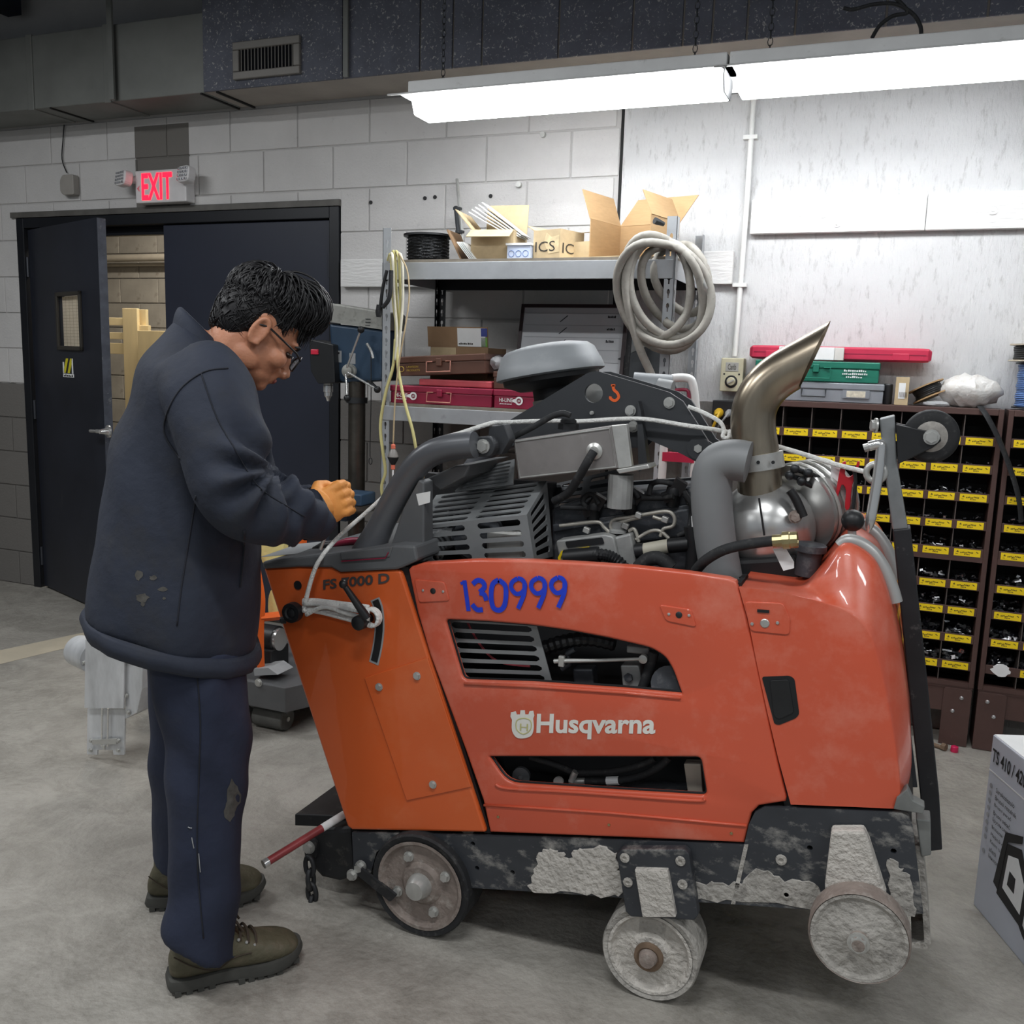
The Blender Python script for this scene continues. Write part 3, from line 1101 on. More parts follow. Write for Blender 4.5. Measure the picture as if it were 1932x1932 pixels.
def carton(name, label, c, w_, d_, h_, rz, flaps, m='cardboard', inner=None, cat='box', th=0.004, group=None, skip=()):
    """open carton: four walls, floor, flaps as (side, angle, length, shear)"""
    t = thing(name, label, cat, c, group, local=True, rot=(0, 0, rz))
    MB().bx(-w_ / 2, w_ / 2, -d_ / 2, d_ / 2, 0, th).build('bottom', m, t)
    for nm, s in (('front', (-w_ / 2, w_ / 2, -d_ / 2, -d_ / 2 + th)), ('back', (-w_ / 2, w_ / 2, d_ / 2 - th, d_ / 2)), ('left', (-w_ / 2, -w_ / 2 + th, -d_ / 2 + th, d_ / 2 - th)), ('right', (w_ / 2 - th, w_ / 2, -d_ / 2 + th, d_ / 2 - th))):
        if nm not in skip:
            MB().bx(*s, th, h_).build('side', m, t)
    for (sd, ang, ln, sk) in flaps:
        a = R(ang)
        if sd in 'fb':
            y = -d_ / 2 if sd == 'f' else d_ / 2
            o = Vector((-w_ / 2, y, h_))
            e = Vector((w_, 0, 0))
            g = Vector((sk, (-1 if sd == 'f' else 1) * math.sin(a) * ln, math.cos(a) * ln))
            n = Vector((0, 0.003, 0))
        else:
            x = -w_ / 2 if sd == 'l' else w_ / 2
            o = Vector((x, -d_ / 2, h_))
            e = Vector((0, d_, 0))
            g = Vector(((-1 if sd == 'l' else 1) * math.sin(a) * ln, sk, math.cos(a) * ln))
            n = Vector((0.003, 0, 0))
        nn = e.cross(g).normalized() * th * 0.8
        MB().obox(o, e, g, nn).build('flap', inner or m, t)
    return t


# black wire spool
yS = 3.66
c0 = P(808, 484, yS)
sp = thing('black_wire_spool', 'black spool of twisted wire at left end of top shelf', 'spool', (c0.x, yS, ZT))
rF = (P(850, 450, yS).x - P(766, 450, yS).x) / 2
hS = P(808, 444, yS).z - ZT
for z in (0, hS - 0.008):
    MB().lathe((c0.x, yS, ZT + z), (0, 0, 1), [(0, rF), (0.008, rF)], 32).build('flange', 'black_plastic', sp, smooth=40)
tw = mat('twisted_wire', (34, 35, 37), 0.45, 0.3, 0.2, 60, col2=(110, 110, 112), thr=(0.58, 0.66, 0.6), bump=0.8, bscale=150)
pts = []
for i in range(14 * 24):
    a = 2 * PI * i / 24
    rr = rF * 0.80 + 0.003 * math.sin(i * 1.7)
    pts.append(Vector((c0.x + rr * math.cos(a), yS + rr * math.sin(a), ZT + 0.012 + (hS - 0.024) * i / (14 * 24))))
MB().tube(pts, 0.0042, 5).build('wound_wire', tw, sp, smooth=180)
MB().lathe((c0.x, yS, ZT + 0.008), (0, 0, 1), [(0, rF * 0.78), (hS - 0.016, rF * 0.78)], 24).build('core', tw, sp)

# rod tool leaning on the wall
rt = thing('rod_tool', 'thin steel rod tool leaning on wall behind the torn carton', 'tool', (P(878, 450, 3.9).x, 3.9, ZT))
p0, p1 = P(862, 338, 4.03), P(880, 455, 3.9)
p1.z = ZT + 0.005
MB().cyl(p1, p0, 0.007, 12).build('rod', 'steel', rt, smooth=40)
a, c = p1.lerp(p0, 0.38), p1.lerp(p0, 0.68)
MB().cyl(a + Vector((-0.014, -0.012, 0)), c + Vector((-0.014, -0.012, 0)), 0.01, 10).build('barrel', 'dark_steel', rt, smooth=40)
for f in (0.40, 0.66):
    q = p1.lerp(p0, f)
    MB().box(q + Vector((-0.008, -0.008, 0)), (0.034, 0.024, 0.012)).build('clamp', 'dark_steel', rt)

# torn carton with plates in it
yC = 3.70
a, c = P(885, 484, yC - 0.1), P(962, 484, yC - 0.1)
tc_ = carton('torn_carton', 'torn light carton stuffed with plates beside the black spool', ((a.x + c.x) / 2, yC, ZT), c.x - a.x, 0.20, 0.125, R(4),
             [('f', 118, 0.075, 0.0), ('l', 40, 0.10, -0.02), ('b', 8, 0.13, 0.0)], 'cardboard_light', None)
tc_.rotation_euler = (0, 0, R(6))
b = MB()
for i in range(5):
    b.box((-0.02 + i * 0.012, 0.0, 0.15 + i * 0.006), (0.22, 0.12, 0.004), (0, R(28 + i * 2), 0))
b.build('steel_plates', 'paper_white', tc_, label='stack of pale sheets sticking out')
MB().box((-0.16, -0.02, 0.06), (0.006, 0.16, 0.15), (0, R(-28), 0)).build('loose_flap', 'cardboard_brown', tc_)
b = MB()
for i in range(4):
    b.box((-0.115 + i * 0.008, -0.06, 0.04), (0.004, 0.12, 0.09), (0, R(-40), 0))
b.build('paper_scraps', 'paper_white', tc_)

# little box with blue rings
a, c = P(956, 485, 3.58), P(1001, 462, 3.58)
rb = thing('ring_box', 'small white and blue box printed with three rings on top shelf', 'box', ((a.x + c.x) / 2, 3.62, ZT))
mat('pale_blue', (176, 186, 206), 0.6)
mat('blue_print', (96, 120, 168), 0.6)
hb = c.z - ZT
MB().bx(a.x, c.x, 3.58, 3.66, ZT, ZT + hb).build('body', 'pale_blue', rb, bevel=0.002)
MB().bx(a.x - 0.004, c.x + 0.004, 3.575, 3.665, ZT + hb, ZT + hb + 0.008).build('lid', 'paper_white', rb)
for i in range(3):
    q = Vector((a.x + (c.x - a.x) * (0.2 + 0.3 * i), 3.5795, ZT + hb * 0.45))
    b = MB().tube([q + Vector((0.012 * math.cos(t_), 0, 0.012 * math.sin(t_))) for t_ in [2 * PI * j / 16 for j in range(16)]], 0.0013, 5, closed=True)
    b.build('printed_ring', 'blue_print', rb)

# printed carton
a, c = P(1003, 478, 3.57), P(1062, 432, 3.57)
wI, hI = c.x - a.x, c.z - ZT
ic = carton('printed_carton', 'light carton with torn ICS lettering in middle of top shelf', ((a.x + c.x) / 2 + 0.02, 3.65, ZT), wI + 0.01, 0.15, hI, R(-20),
            [('l', 60, 0.04, 0), ('b', 80, 0.06, 0)], 'cardboard_light')
y_ = -0.075
text('ICS', (-wI * 0.45, y_ - 0.0005, hI * 0.28), (wI * 0.8, 0, 0), (0, 0, hI * 0.34), 'vision_frame', ic)
text('ICS', ((wI + 0.01) / 2 + 0.0005, -0.06, hI * 0.22), (0, 0.11, 0), (0, 0, hI * 0.34), 'vision_frame', ic)
mat('cardboard_torn', (206, 186, 148), 0.9, 0, 0.2, 40)
MB().prism([Vector((x, y_ - 0.001, z)) for x, z in ((wI * 0.1, hI * .2), (wI * .5, hI * .25), (wI * .5, hI * .8), (wI * .2, hI * .75), (0.0, hI * .9), (-wI * .1, hI * .6))], (0, 0.0008, 0)).build('torn_patch', 'cardboard_torn', ic)

# big open carton on its side
yb = 3.68
q0, q1 = P(1118, 478, 3.56), P(1245, 470, 3.62)
bc = carton('open_carton', 'large open tan carton with raised flaps at right of top shelf', ((q0.x + q1.x) / 2, 3.70, ZT), q1.x - q0.x + 0.02, 0.24, P(1118, 408, 3.56).z - ZT, R(8),
            [('l', 20, 0.12, 0.0), ('b', 25, 0.12, 0.05), ('r', -25, 0.10, 0)], 'cardboard', 'cardboard', skip=('front',))
bc.rotation_euler = (0, 0, R(-14))
w2 = q1.x - q0.x + 0.02
MB().obox(Vector((-w2 / 2 - 0.16, -0.20, 0.003)), Vector((w2 * 0.9 + 0.12, 0.03, 0)), Vector((0.06, 0.13, 0.002)), Vector((0, 0, 0.004))).build('fold_down_flap', 'cardboard_light', bc)
MB().obox(Vector((-w2 / 2 - 0.10, -0.115, 0.0)), Vector((0.10, 0.0, 0)), Vector((0, 0.003, 0)), Vector((0, 0, 0.075))).build('side_flap', 'cardboard_light', bc)

# grey hose coil on the right post
hm = mat('hose_grey', (146, 142, 134), 0.65, 0, 0.18, 14, col2=(92, 90, 86), thr=(0.55, 0.7, 0.5))
hc = thing('hose_coil', 'thick dusty grey hose coiled over the right shelf post', 'hose', (PXR, 3.46, 1.2))
yh = 3.47
loops = [(1248, 555, 78, 108, -14, 0.0), (1262, 545, 66, 96, -20, -0.03), (1272, 540, 60, 84, -24, 0.03), (1258, 556, 84, 100, -30, -0.055), (1280, 520, 50, 70, -20, 0.055), (1240, 540, 62, 96, -8, -0.02)]
sc_ = (P(1300, 560, yh) - P(1200, 560, yh)).length / 100
for (cx, cy, rx, ry, tl, dy) in loops:
    b = MB()
    pts = []
    for i in range(36):
        a = 2 * PI * i / 36
        u, v = rx * math.cos(a), ry * math.sin(a)
        tr = R(tl)
        uu, vv = u * math.cos(tr) - v * math.sin(tr), u * math.sin(tr) + v * math.cos(tr)
        depth = dy + 0.02 * math.sin(a * 2 + cx)
        depth += 0.085 * math.exp(-((cx + uu - 1264) / 26) ** 2) if cy + vv < 600 else 0
        q = P(cx + uu * 1.0, cy + vv, yh - 0.02)
        pts.append(q + Vector((0, depth, 0)))
    b.tube(pts, 0.0155, 10, closed=True)
    b.build('hose_loop', hm, hc, smooth=180)
pts = [P(1196, 470, yh - 0.06), P(1180, 530, yh - 0.07), P(1190, 600, yh - 0.07), P(1208, 660, yh - 0.06), P(1230, 710, yh - 0.04), P(1250, 770, yh - 0.02)]
MB().tube(catmull(pts, 6), 0.0155, 10).build('hose_tail', hm, hc, smooth=180)
q, q2 = P(1318, 515, yh - 0.06), P(1345, 570, yh - 0.06)
b = MB()
b.tube([q, q.lerp(q2, 0.55), q.lerp(q2, 0.6), q2], [0.014, 0.014, 0.010, 0.010], 12)
b.build('hose_coupling', 'steel', hc, smooth=40)
q = P(1240, 418, SY0 - 0.02)
MB().lathe(q, (-0.6, -0.7, 0.2), [(-0.03, 0.008), (0.0, 0.012), (0.012, 0.012), (0.012, 0.006)], 12).build('hook_peg', 'dark_steel', hc, smooth=40)

# yellow cord on the left post
ym = mat('cord_yellow', (208, 200, 138), 0.6, 0, 0.12, 12)
yc2 = mat('cord_cream', (214, 209, 190), 0.6, 0, 0.1, 12)
yl = thing('extension_cord', 'yellow and cream extension cord looped over the left shelf post', 'cord', (PXL, 3.45, 0.9))
yo = SY0 - 0.03
for i, (top, mid, low, m_) in enumerate((((737, 482), (741, 560), (747, 620), ym), ((744, 476), (748, 560), (751, 625), ym), ((750, 476), (755, 560), (753, 630), ym), ((756, 480), (760, 560), (755, 635), yc2), ((740, 480), (744, 560), (749, 630), yc2))):
    y_ = yo - 0.008 * i
    pts = [P(730 + i, 500, yo + 0.05), P(top[0], top[1], y_), P(mid[0], mid[1], y_), P(low[0], low[1], y_), P(low[0] - 3, 680, y_)]
    MB().tube(catmull(pts, 6), 0.0058, 8).build('cord_strand', m_, yl, smooth=180)
MB().tube(catmull([P(748, 640, yo - 0.03), P(752, 700, yo - 0.03), P(764, 760, yo - 0.04), P(778, 810, yo - 0.04), P(786, 850, yo - 0.03), P(800, 900, yo + 0.02)], 6), 0.0068, 8).build('cord_strand', ym, yl, smooth=180)
MB().tube(catmull([P(746, 640, yo - 0.02), P(742, 690, yo - 0.03), P(728, 740, yo - 0.03), P(718, 800, yo - 0.03), P(722, 850, yo - 0.03), P(727, 890, yo - 0.02), P(720, 925, yo - 0.02), P(735, 990, yo)], 6), 0.0068, 8).build('cord_strand', ym, yl, smooth=180)
MB().tube(catmull([P(752, 478, yo - 0.045), P(768, 510, yo - 0.04), P(772, 560, yo - 0.04), P(764, 620, yo - 0.05), P(752, 690, yo - 0.05), P(745, 760, yo - 0.05), P(742, 838, yo - 0.05)], 6), 0.0035, 8).build('thin_cord', 'cardboard_light', yl, smooth=180)
b = MB()
b.tube(catmull([P(730, 510, yo - 0.05), P(722, 545, yo - 0.05), P(717, 585, yo - 0.05)], 5), 0.007, 8)
b.tube(catmull([P(738, 510, yo - 0.055), P(735, 560, yo - 0.055), P(722, 580, yo - 0.055)], 5), 0.009, 8)
b.lathe(P(716, 575, yo - 0.05), P(714, 602, yo - 0.05) - P(716, 575, yo - 0.05), [(0, 0.012), (0.03, 0.015), (0.05, 0.010)], 12)
b.build('black_connector', 'black_rubber', yl, smooth=50)
# pendant bob under the thin cord
pb = P(742, 838, yo - 0.05)
bo = thing('cord_bob', 'grey and black weighted bob with orange ends hanging on thin cord', 'plumb bob', (pb.x, pb.y, pb.z - 0.14))
mat('bob_orange', (216, 112, 88), 0.5)
mat('bob_grey', (120, 116, 112), 0.4)
ax = Vector((0, 0, -1))
MB().lathe(pb, ax, [(0, 0.007), (0.004, 0.0095), (0.018, 0.0095), (0.02, 0.007)], 14).build('top_ferrule', 'bob_orange', bo, smooth=30)
MB().lathe(pb + ax * 0.02, ax, [(0, 0.009), (0.015, 0.018), (0.028, 0.0225), (0.033, 0.0235)], 18).build('bob_top', 'bob_grey', bo, smooth=30)
MB().lathe(pb + ax * 0.053, ax, [(0, 0.0235), (0.006, 0.0225), (0.022, 0.015), (0.033, 0.008)], 18).build('bob_bottom', 'black_plastic', bo, smooth=30)
MB().lathe(pb + ax * 0.086, ax, [(0, 0.009), (0.018, 0.009), (0.02, 0.006)], 14).build('low_ferrule', 'bob_orange', bo, smooth=30)
MB().cyl(pb + ax * 0.105, pb + ax * 0.16, 0.004, 8).build('cord_end', 'paper_white', bo)

# ---- shelf middle: cases
mat('case_red', (142, 34, 62), 0.4, 0.1, 0.08, 10)
mat('case_pink', (196, 84, 92), 0.5, 0.05, 0.15, 14)
mat('case_brown', (92, 62, 50), 0.45, 0.1, 0.10, 10)
mat('case_copper', (196, 140, 124), 0.35, 0.5)
mat('gold_print', (190, 160, 60), 0.5)


def case(name, label, x0, x1, y0, z0, d_, h_, m, tilt=0.0, handle=True, lid=0.35, cat='tool case', group='tool cases', hm_='case_copper'):
    t = thing(name, label, cat, (x0, y0, z0), group, local=True, rot=(0, -tilt, 0))
    w_ = x1 - x0
    MB().bx(0, w_, 0, d_, 0, h_ * (1 - lid)).build('tray', m, t, bevel=0.003)
    l = MB().bx(-0.003, w_ + 0.003, -0.004, d_ + 0.003, h_ * (1 - lid) + 0.0005, h_).build('lid', m, t, bevel=0.004)
    if handle:
        hx_, hz = w_ / 2, h_ * 0.42
        hw, hh = min(0.055, w_ * .2), h_ * 0.26
        pts = [Vector((hx_ - hw * 0.55, -0.004, hz + hh)), Vector((hx_ - hw, -0.010, hz + hh)), Vector((hx_ - hw, -0.016, hz - hh)), Vector((hx_ + hw, -0.016, hz - hh)), Vector((hx_ + hw, -0.010, hz + hh)), Vector((hx_ + hw * 0.55, -0.004, hz + hh))]
        b = MB().tube(pts, 0.0028, 8)
        b.build('handle', hm_, t, smooth=40)
        MB().bx(hx_ - 0.012, hx_ + 0.012, -0.012, -0.001, h_ * 0.45, h_ * 0.85).build('latch', m, t, bevel=0.003)
    return t


def hiline(t, x, z, s):
    text('HI-LINE', (x, -0.0045, z), (s * 3.6, 0, 0), (0, 0, s), 'paper_white', t, bold=0.01)
    dashes((x, -0.0045, z - s * 0.6), (s * 3.4, 0, 0), (0, 0, s * 0.28), 12, 'paper_white', t)
    c_ = Vector((x + s * 5.3, -0.005, z + s * 0.4))
    ring = [c_ + Vector((s * 1.05 * math.cos(a), 0, s * 1.05 * math.sin(a))) for a in [2 * PI * i / 24 for i in range(24)]]
    hole = [c_ + Vector((s * 0.62 * math.cos(a), 0, s * 0.62 * math.sin(a))) for a in [2 * PI * i / 20 for i in range(20)]]
    b = MB().prism(ring, (0, 0.0006, 0), [hole])
    b.prism([c_ + Vector((-s * 0.95, 0, -s * 0.5)), c_ + Vector((-s * 0.95, 0, s * 0.5)), c_ + Vector((-s * 1.75, 0, s * 0.28)), c_ + Vector((-s * 1.75, 0, -s * 0.28))], (0, 0.0006, 0))
    for k in (-0.22, 0.0, 0.22):
        b.prism([c_ + Vector((-s * 0.35, -0.0002, s * (k - 0.12))), c_ + Vector((-s * 0.35, -0.0002, s * (k - 0.03))), c_ + Vector((s * 0.35, -0.0002, s * (k + 0.15))), c_ + Vector((s * 0.35, -0.0002, s * (k + 0.06)))], (0, 0.0006, 0))
    b.build('ring_terminal_logo', 'paper_white', t)


yF = SY0 + 0.02
a, c = P(737, 769, yF), P(928, 731, yF)
hl = case('red_case', 'crimson steel case lettered HI-LINE, the wide one on middle shelf', a.x, c.x, yF, ZM, 0.26, 0.075, 'case_red')
hiline(hl, 0.025, 0.026, 0.016)
a, c = P(931, 774, yF), P(1012, 737, yF)
hl2 = case('red_case', 'crimson steel case lettered HI-LINE, the right one behind lifting arch', a.x + 0.004, c.x + 0.06, yF - 0.005, ZM, 0.26, 0.075, 'case_red', handle=False)
hiline(hl2, 0.025, 0.026, 0.016)
z2 = ZM + 0.077
a, c = P(790, 733, yF + 0.03), P(928, 720, yF + 0.03)
tag(MB().bx(a.x, c.x, yF + 0.03, yF + 0.22, z2, z2 + 0.028).build('flat_case', 'case_pink', bevel=0.005), 'faded pink flat case between the crimson and brown cases', 'tool case', 'tool cases')
a, c = P(748, 722, yF + 0.01), P(918, 682, yF + 0.01)
bc2 = case('brown_case', 'brown steel case tilted on top of the crimson case, gold lettering', a.x, c.x, yF + 0.005, z2 + 0.035, 0.25, 0.08, 'case_brown', tilt=R(3.5))
text('LAWSON', (0.055, -0.0045, 0.032), (0.055, 0, 0), (0, 0, 0.009), 'gold_print', bc2)
text('PRODUCTS', (0.055, -0.0045, 0.018), (0.062, 0, 0), (0, 0, 0.008), 'gold_print', bc2)
b = MB().tube([Vector((0.03 + 0.011 * math.cos(t_), -0.0035, 0.028 + 0.011 * math.sin(t_))) for t_ in [2 * PI * j / 16 for j in range(16)]], 0.0014, 5, closed=True)
b.build('gold_ring', 'gold_print', bc2)
a, c = P(931, 735, yF + 0.02), P(1008, 700, yF + 0.02)
bc3 = case('brown_case', 'brown steel case lying on right crimson case by air filter', a.x, c.x + 0.05, yF + 0.02, z2, 0.24, 0.07, 'case_brown', handle=False)
text('PRODUCTS', (0.05, -0.0045, 0.03), (0.07, 0, 0), (0, 0, 0.008), 'gold_print', bc3)
# clear bag on the brown case
pm = mat('clear_plastic', (214, 216, 218), 0.15, 0, 0.2, 30, bump=1.0, bscale=40, alpha=0.45)
bg = bpy.data.meshes.new('x')
b = MB()
q = P(932, 690, yF + 0.03)
b.ell((q.x, q.y + 0.05, z2 + 0.105), (0.035, 0.05, 0.028), n=14)
for v in b.v:
    v += Vector((random.uniform(-1, 1), random.uniform(-1, 1), random.uniform(-1, 1))) * 0.006
tag(b.build('plastic_bag', pm, smooth=60), 'small crumpled clear plastic bag beside the tilted brown case', 'bag')

# open carton with a label, further back
yK = 3.68
a, c = P(812, 690, yK), P(921, 652, yK)
hK = 0.17
zK = ZM
mat('label_green', (110, 160, 70), 0.6)
mat('label_blue', (60, 70, 140), 0.6)
kt = carton('labelled_carton', 'brown carton with white label on its open flap, middle shelf', ((a.x + c.x) / 2, yK + 0.1, zK), c.x - a.x, 0.2, P(860, 655, yK).z - zK, 0, [], 'cardboard_brown')
w3, h3 = c.x - a.x, P(860, 655, yK).z - zK
g = Vector((0, -0.012, 0.085))
MB().obox(Vector((-w3 / 2 - 0.012, -0.1, h3)), Vector((w3 + 0.012, 0, 0)), g, Vector((0, 0.004, 0))).build('open_flap', 'cardboard_brown', kt)
MB().obox(Vector((-w3 / 2 + 0.13 * w3 / 0.27, -0.1025, h3 + 0.004)), Vector((w3 * 0.48, 0, 0)), g * 0.9, Vector((0, 0.002, 0))).build('label', 'paper_white', kt)
MB().obox(Vector((w3 / 2 - 0.03, -0.1025, h3 + 0.004)), Vector((0.028, 0, 0)), g * 0.45, Vector((0, 0.002, 0))).build('green_patch', 'label_green', kt)
MB().obox(Vector((w3 / 2 - 0.03, -0.1025 - 0.006, h3 + 0.046)), Vector((0.028, 0, 0)), g * 0.4, Vector((0, 0.002, 0))).build('blue_patch', 'label_blue', kt)
dashes(Vector((0.0, -0.1045, h3 + 0.012)), Vector((w3 * 0.25, 0, 0)), g * 0.1, 8, 'vision_frame', kt)
MB().bx(-w3 / 2 + 0.002, -w3 / 2 + w3 * 0.45, -0.1015, -0.1, h3 - 0.05, h3 - 0.002).build('lower_label', 'cardboard_light', kt)

# whiteboard leaning at the back
yB = 3.86
c4 = [P(990, 580, yB + 0.08), P(1176, 576, yB + 0.08), P(1168, 712, yB - 0.02), P(976, 712, yB - 0.02)]
wt = thing('whiteboard', 'dark framed whiteboard with three ink strokes leaning on middle shelf', 'whiteboard', (c4[3].x, yB, ZM))
o_ = c4[3]
exv = c4[2] - c4[3]
exv.z = exv.z * 0.0
eyv = c4[0] - c4[3]
nv = exv.cross(eyv).normalized()
o_ = o_ - eyv.normalized() * max(0, 0.0)
mat('board_frame', (52, 38, 40), 0.45)
mat('board_face', (196, 198, 201), 0.25, 0, 0.05, 3)
MB().obox(o_ - nv * 0.012, exv, eyv, nv * 0.010).build('panel', 'board_face', wt)
tw_ = 0.014
MB().obox(o_ - exv.normalized() * tw_ - nv * 0.014, exv.normalized() * tw_, eyv, nv * 0.02).build('frame_rail', 'board_frame', wt)
MB().obox(o_ + exv - nv * 0.014, exv.normalized() * tw_, eyv, nv * 0.02).build('frame_rail', 'board_frame', wt)
MB().obox(o_ + eyv - exv.normalized() * tw_ - nv * 0.014, exv + exv.normalized() * 2 * tw_, eyv.normalized() * tw_, nv * 0.02).build('frame_rail', 'board_frame', wt)
for k in range(3):
    f = 0.80 - 0.17 * k
    q0 = o_ + exv * 0.37 + eyv * f - nv * 0.0015
    q1 = o_ + exv * 0.44 + eyv * (f + 0.09) - nv * 0.0015
    MB().obox(q0, q1 - q0, exv.normalized() * 0.005, nv * 0.001).build('ink_stroke', 'ink_black', wt)
    dashes(o_ + exv * 0.84 + eyv * (f + 0.06) - nv * 0.001, exv * 0.08, eyv * 0.035, 6, 'ink_black', wt, seed=k)
mat('faint_grey', (150, 152, 156), 0.5)
for k in range(5):
    MB().obox(o_ + exv * 0.02 + eyv * (0.92 - 0.17 * k) - nv * 0.0015, exv * 0.96, eyv.normalized() * 0.0018, nv * 0.0006).build('ruled_line', 'faint_grey', wt)
# black pipe standing in the right corner of the shelf
q = P(1178, 720, 3.75)
b = MB().cyl((q.x, 3.75, ZM), (q.x + 0.012, 3.78, ZT - 0.1), 0.011, 12)
tag(b.build('rubber_pipe', 'black_rubber', smooth=40), 'grey-black pipe standing upright beside the whiteboard', 'pipe')
# grey folded sheets behind, right
q = P(1215, 690, 3.82)
b = MB().box((q.x, 3.86, ZM + 0.13), (0.22, 0.012, 0.26), (R(-8), R(-24), 0))
tag(b.build('metal_panel', 'dark_steel', bevel=0.003), 'dark metal panel tilted behind the hanging hose', 'panel')
# ================================================================== BOLT BINS
mat('bin_brown', (84, 62, 57), 0.45, 0.15, 0.10, 8, col2=(128, 108, 100), thr=(0.66, 0.78, 0.5))
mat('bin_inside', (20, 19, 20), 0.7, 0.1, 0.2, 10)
mat('bin_divider', (96, 88, 84), 0.5, 0.3)
mat('label_yellow', (240, 208, 20), 0.5, 0, 0.05, 20)
mat('label_ink', (96, 80, 20), 0.6)
mat('hardware_dark', (44, 45, 50), 0.35, 0.7, 0.3, 40)
mat('hardware_light', (196, 197, 198), 0.3, 0.9, 0.1, 40)
CY = 3.90
ZTOP = P(1895, 773, CY).z
LIPY = [831, 883, 937, 989, 1041, 1103, 1152, 1204, 1255]
LIPZ = [P(1800, y, CY).z for y in LIPY]
zB = P(1838, 1300, CY).z
COLW = 0.11
# one shared label mesh with its print
lab_me = MB().bx(-0.046, 0.046, -0.0015, 0, -0.0135, 0.0135).mesh('bin_label')
lab_me.materials.append(MATS['label_yellow'])
b = MB()
b.prism([Vector((-0.038, -0.0019, 0.001)), Vector((-0.029, -0.0019, 0.001)), Vector((-0.0335, -0.0019, 0.0085))], (0, 0.0003, 0))
rnd = random.Random(3)
for k in range(9):
    x = -0.022 + k * 0.005
    b.box((x, -0.0018, 0.001 + rnd.uniform(-0.002, 0.002)), (0.0035, 0.0004, 0.005), (0, rnd.uniform(-0.6, 0.6), 0))
for k in range(4):
    b.box((-0.008 + k * 0.005, -0.0018, -0.0065), (0.003, 0.0004, 0.004), (0, rnd.uniform(-0.6, 0.6), 0))
b.box((0.034, -0.0018, 0.004), (0.009, 0.0004, 0.003), (0, 0.6, 0))
b.box((-0.036, -0.0018, -0.006), (0.008, 0.0004, 0.0015))
pr_me = b.mesh('label_print')
pr_me.materials.append(MATS['label_ink'])


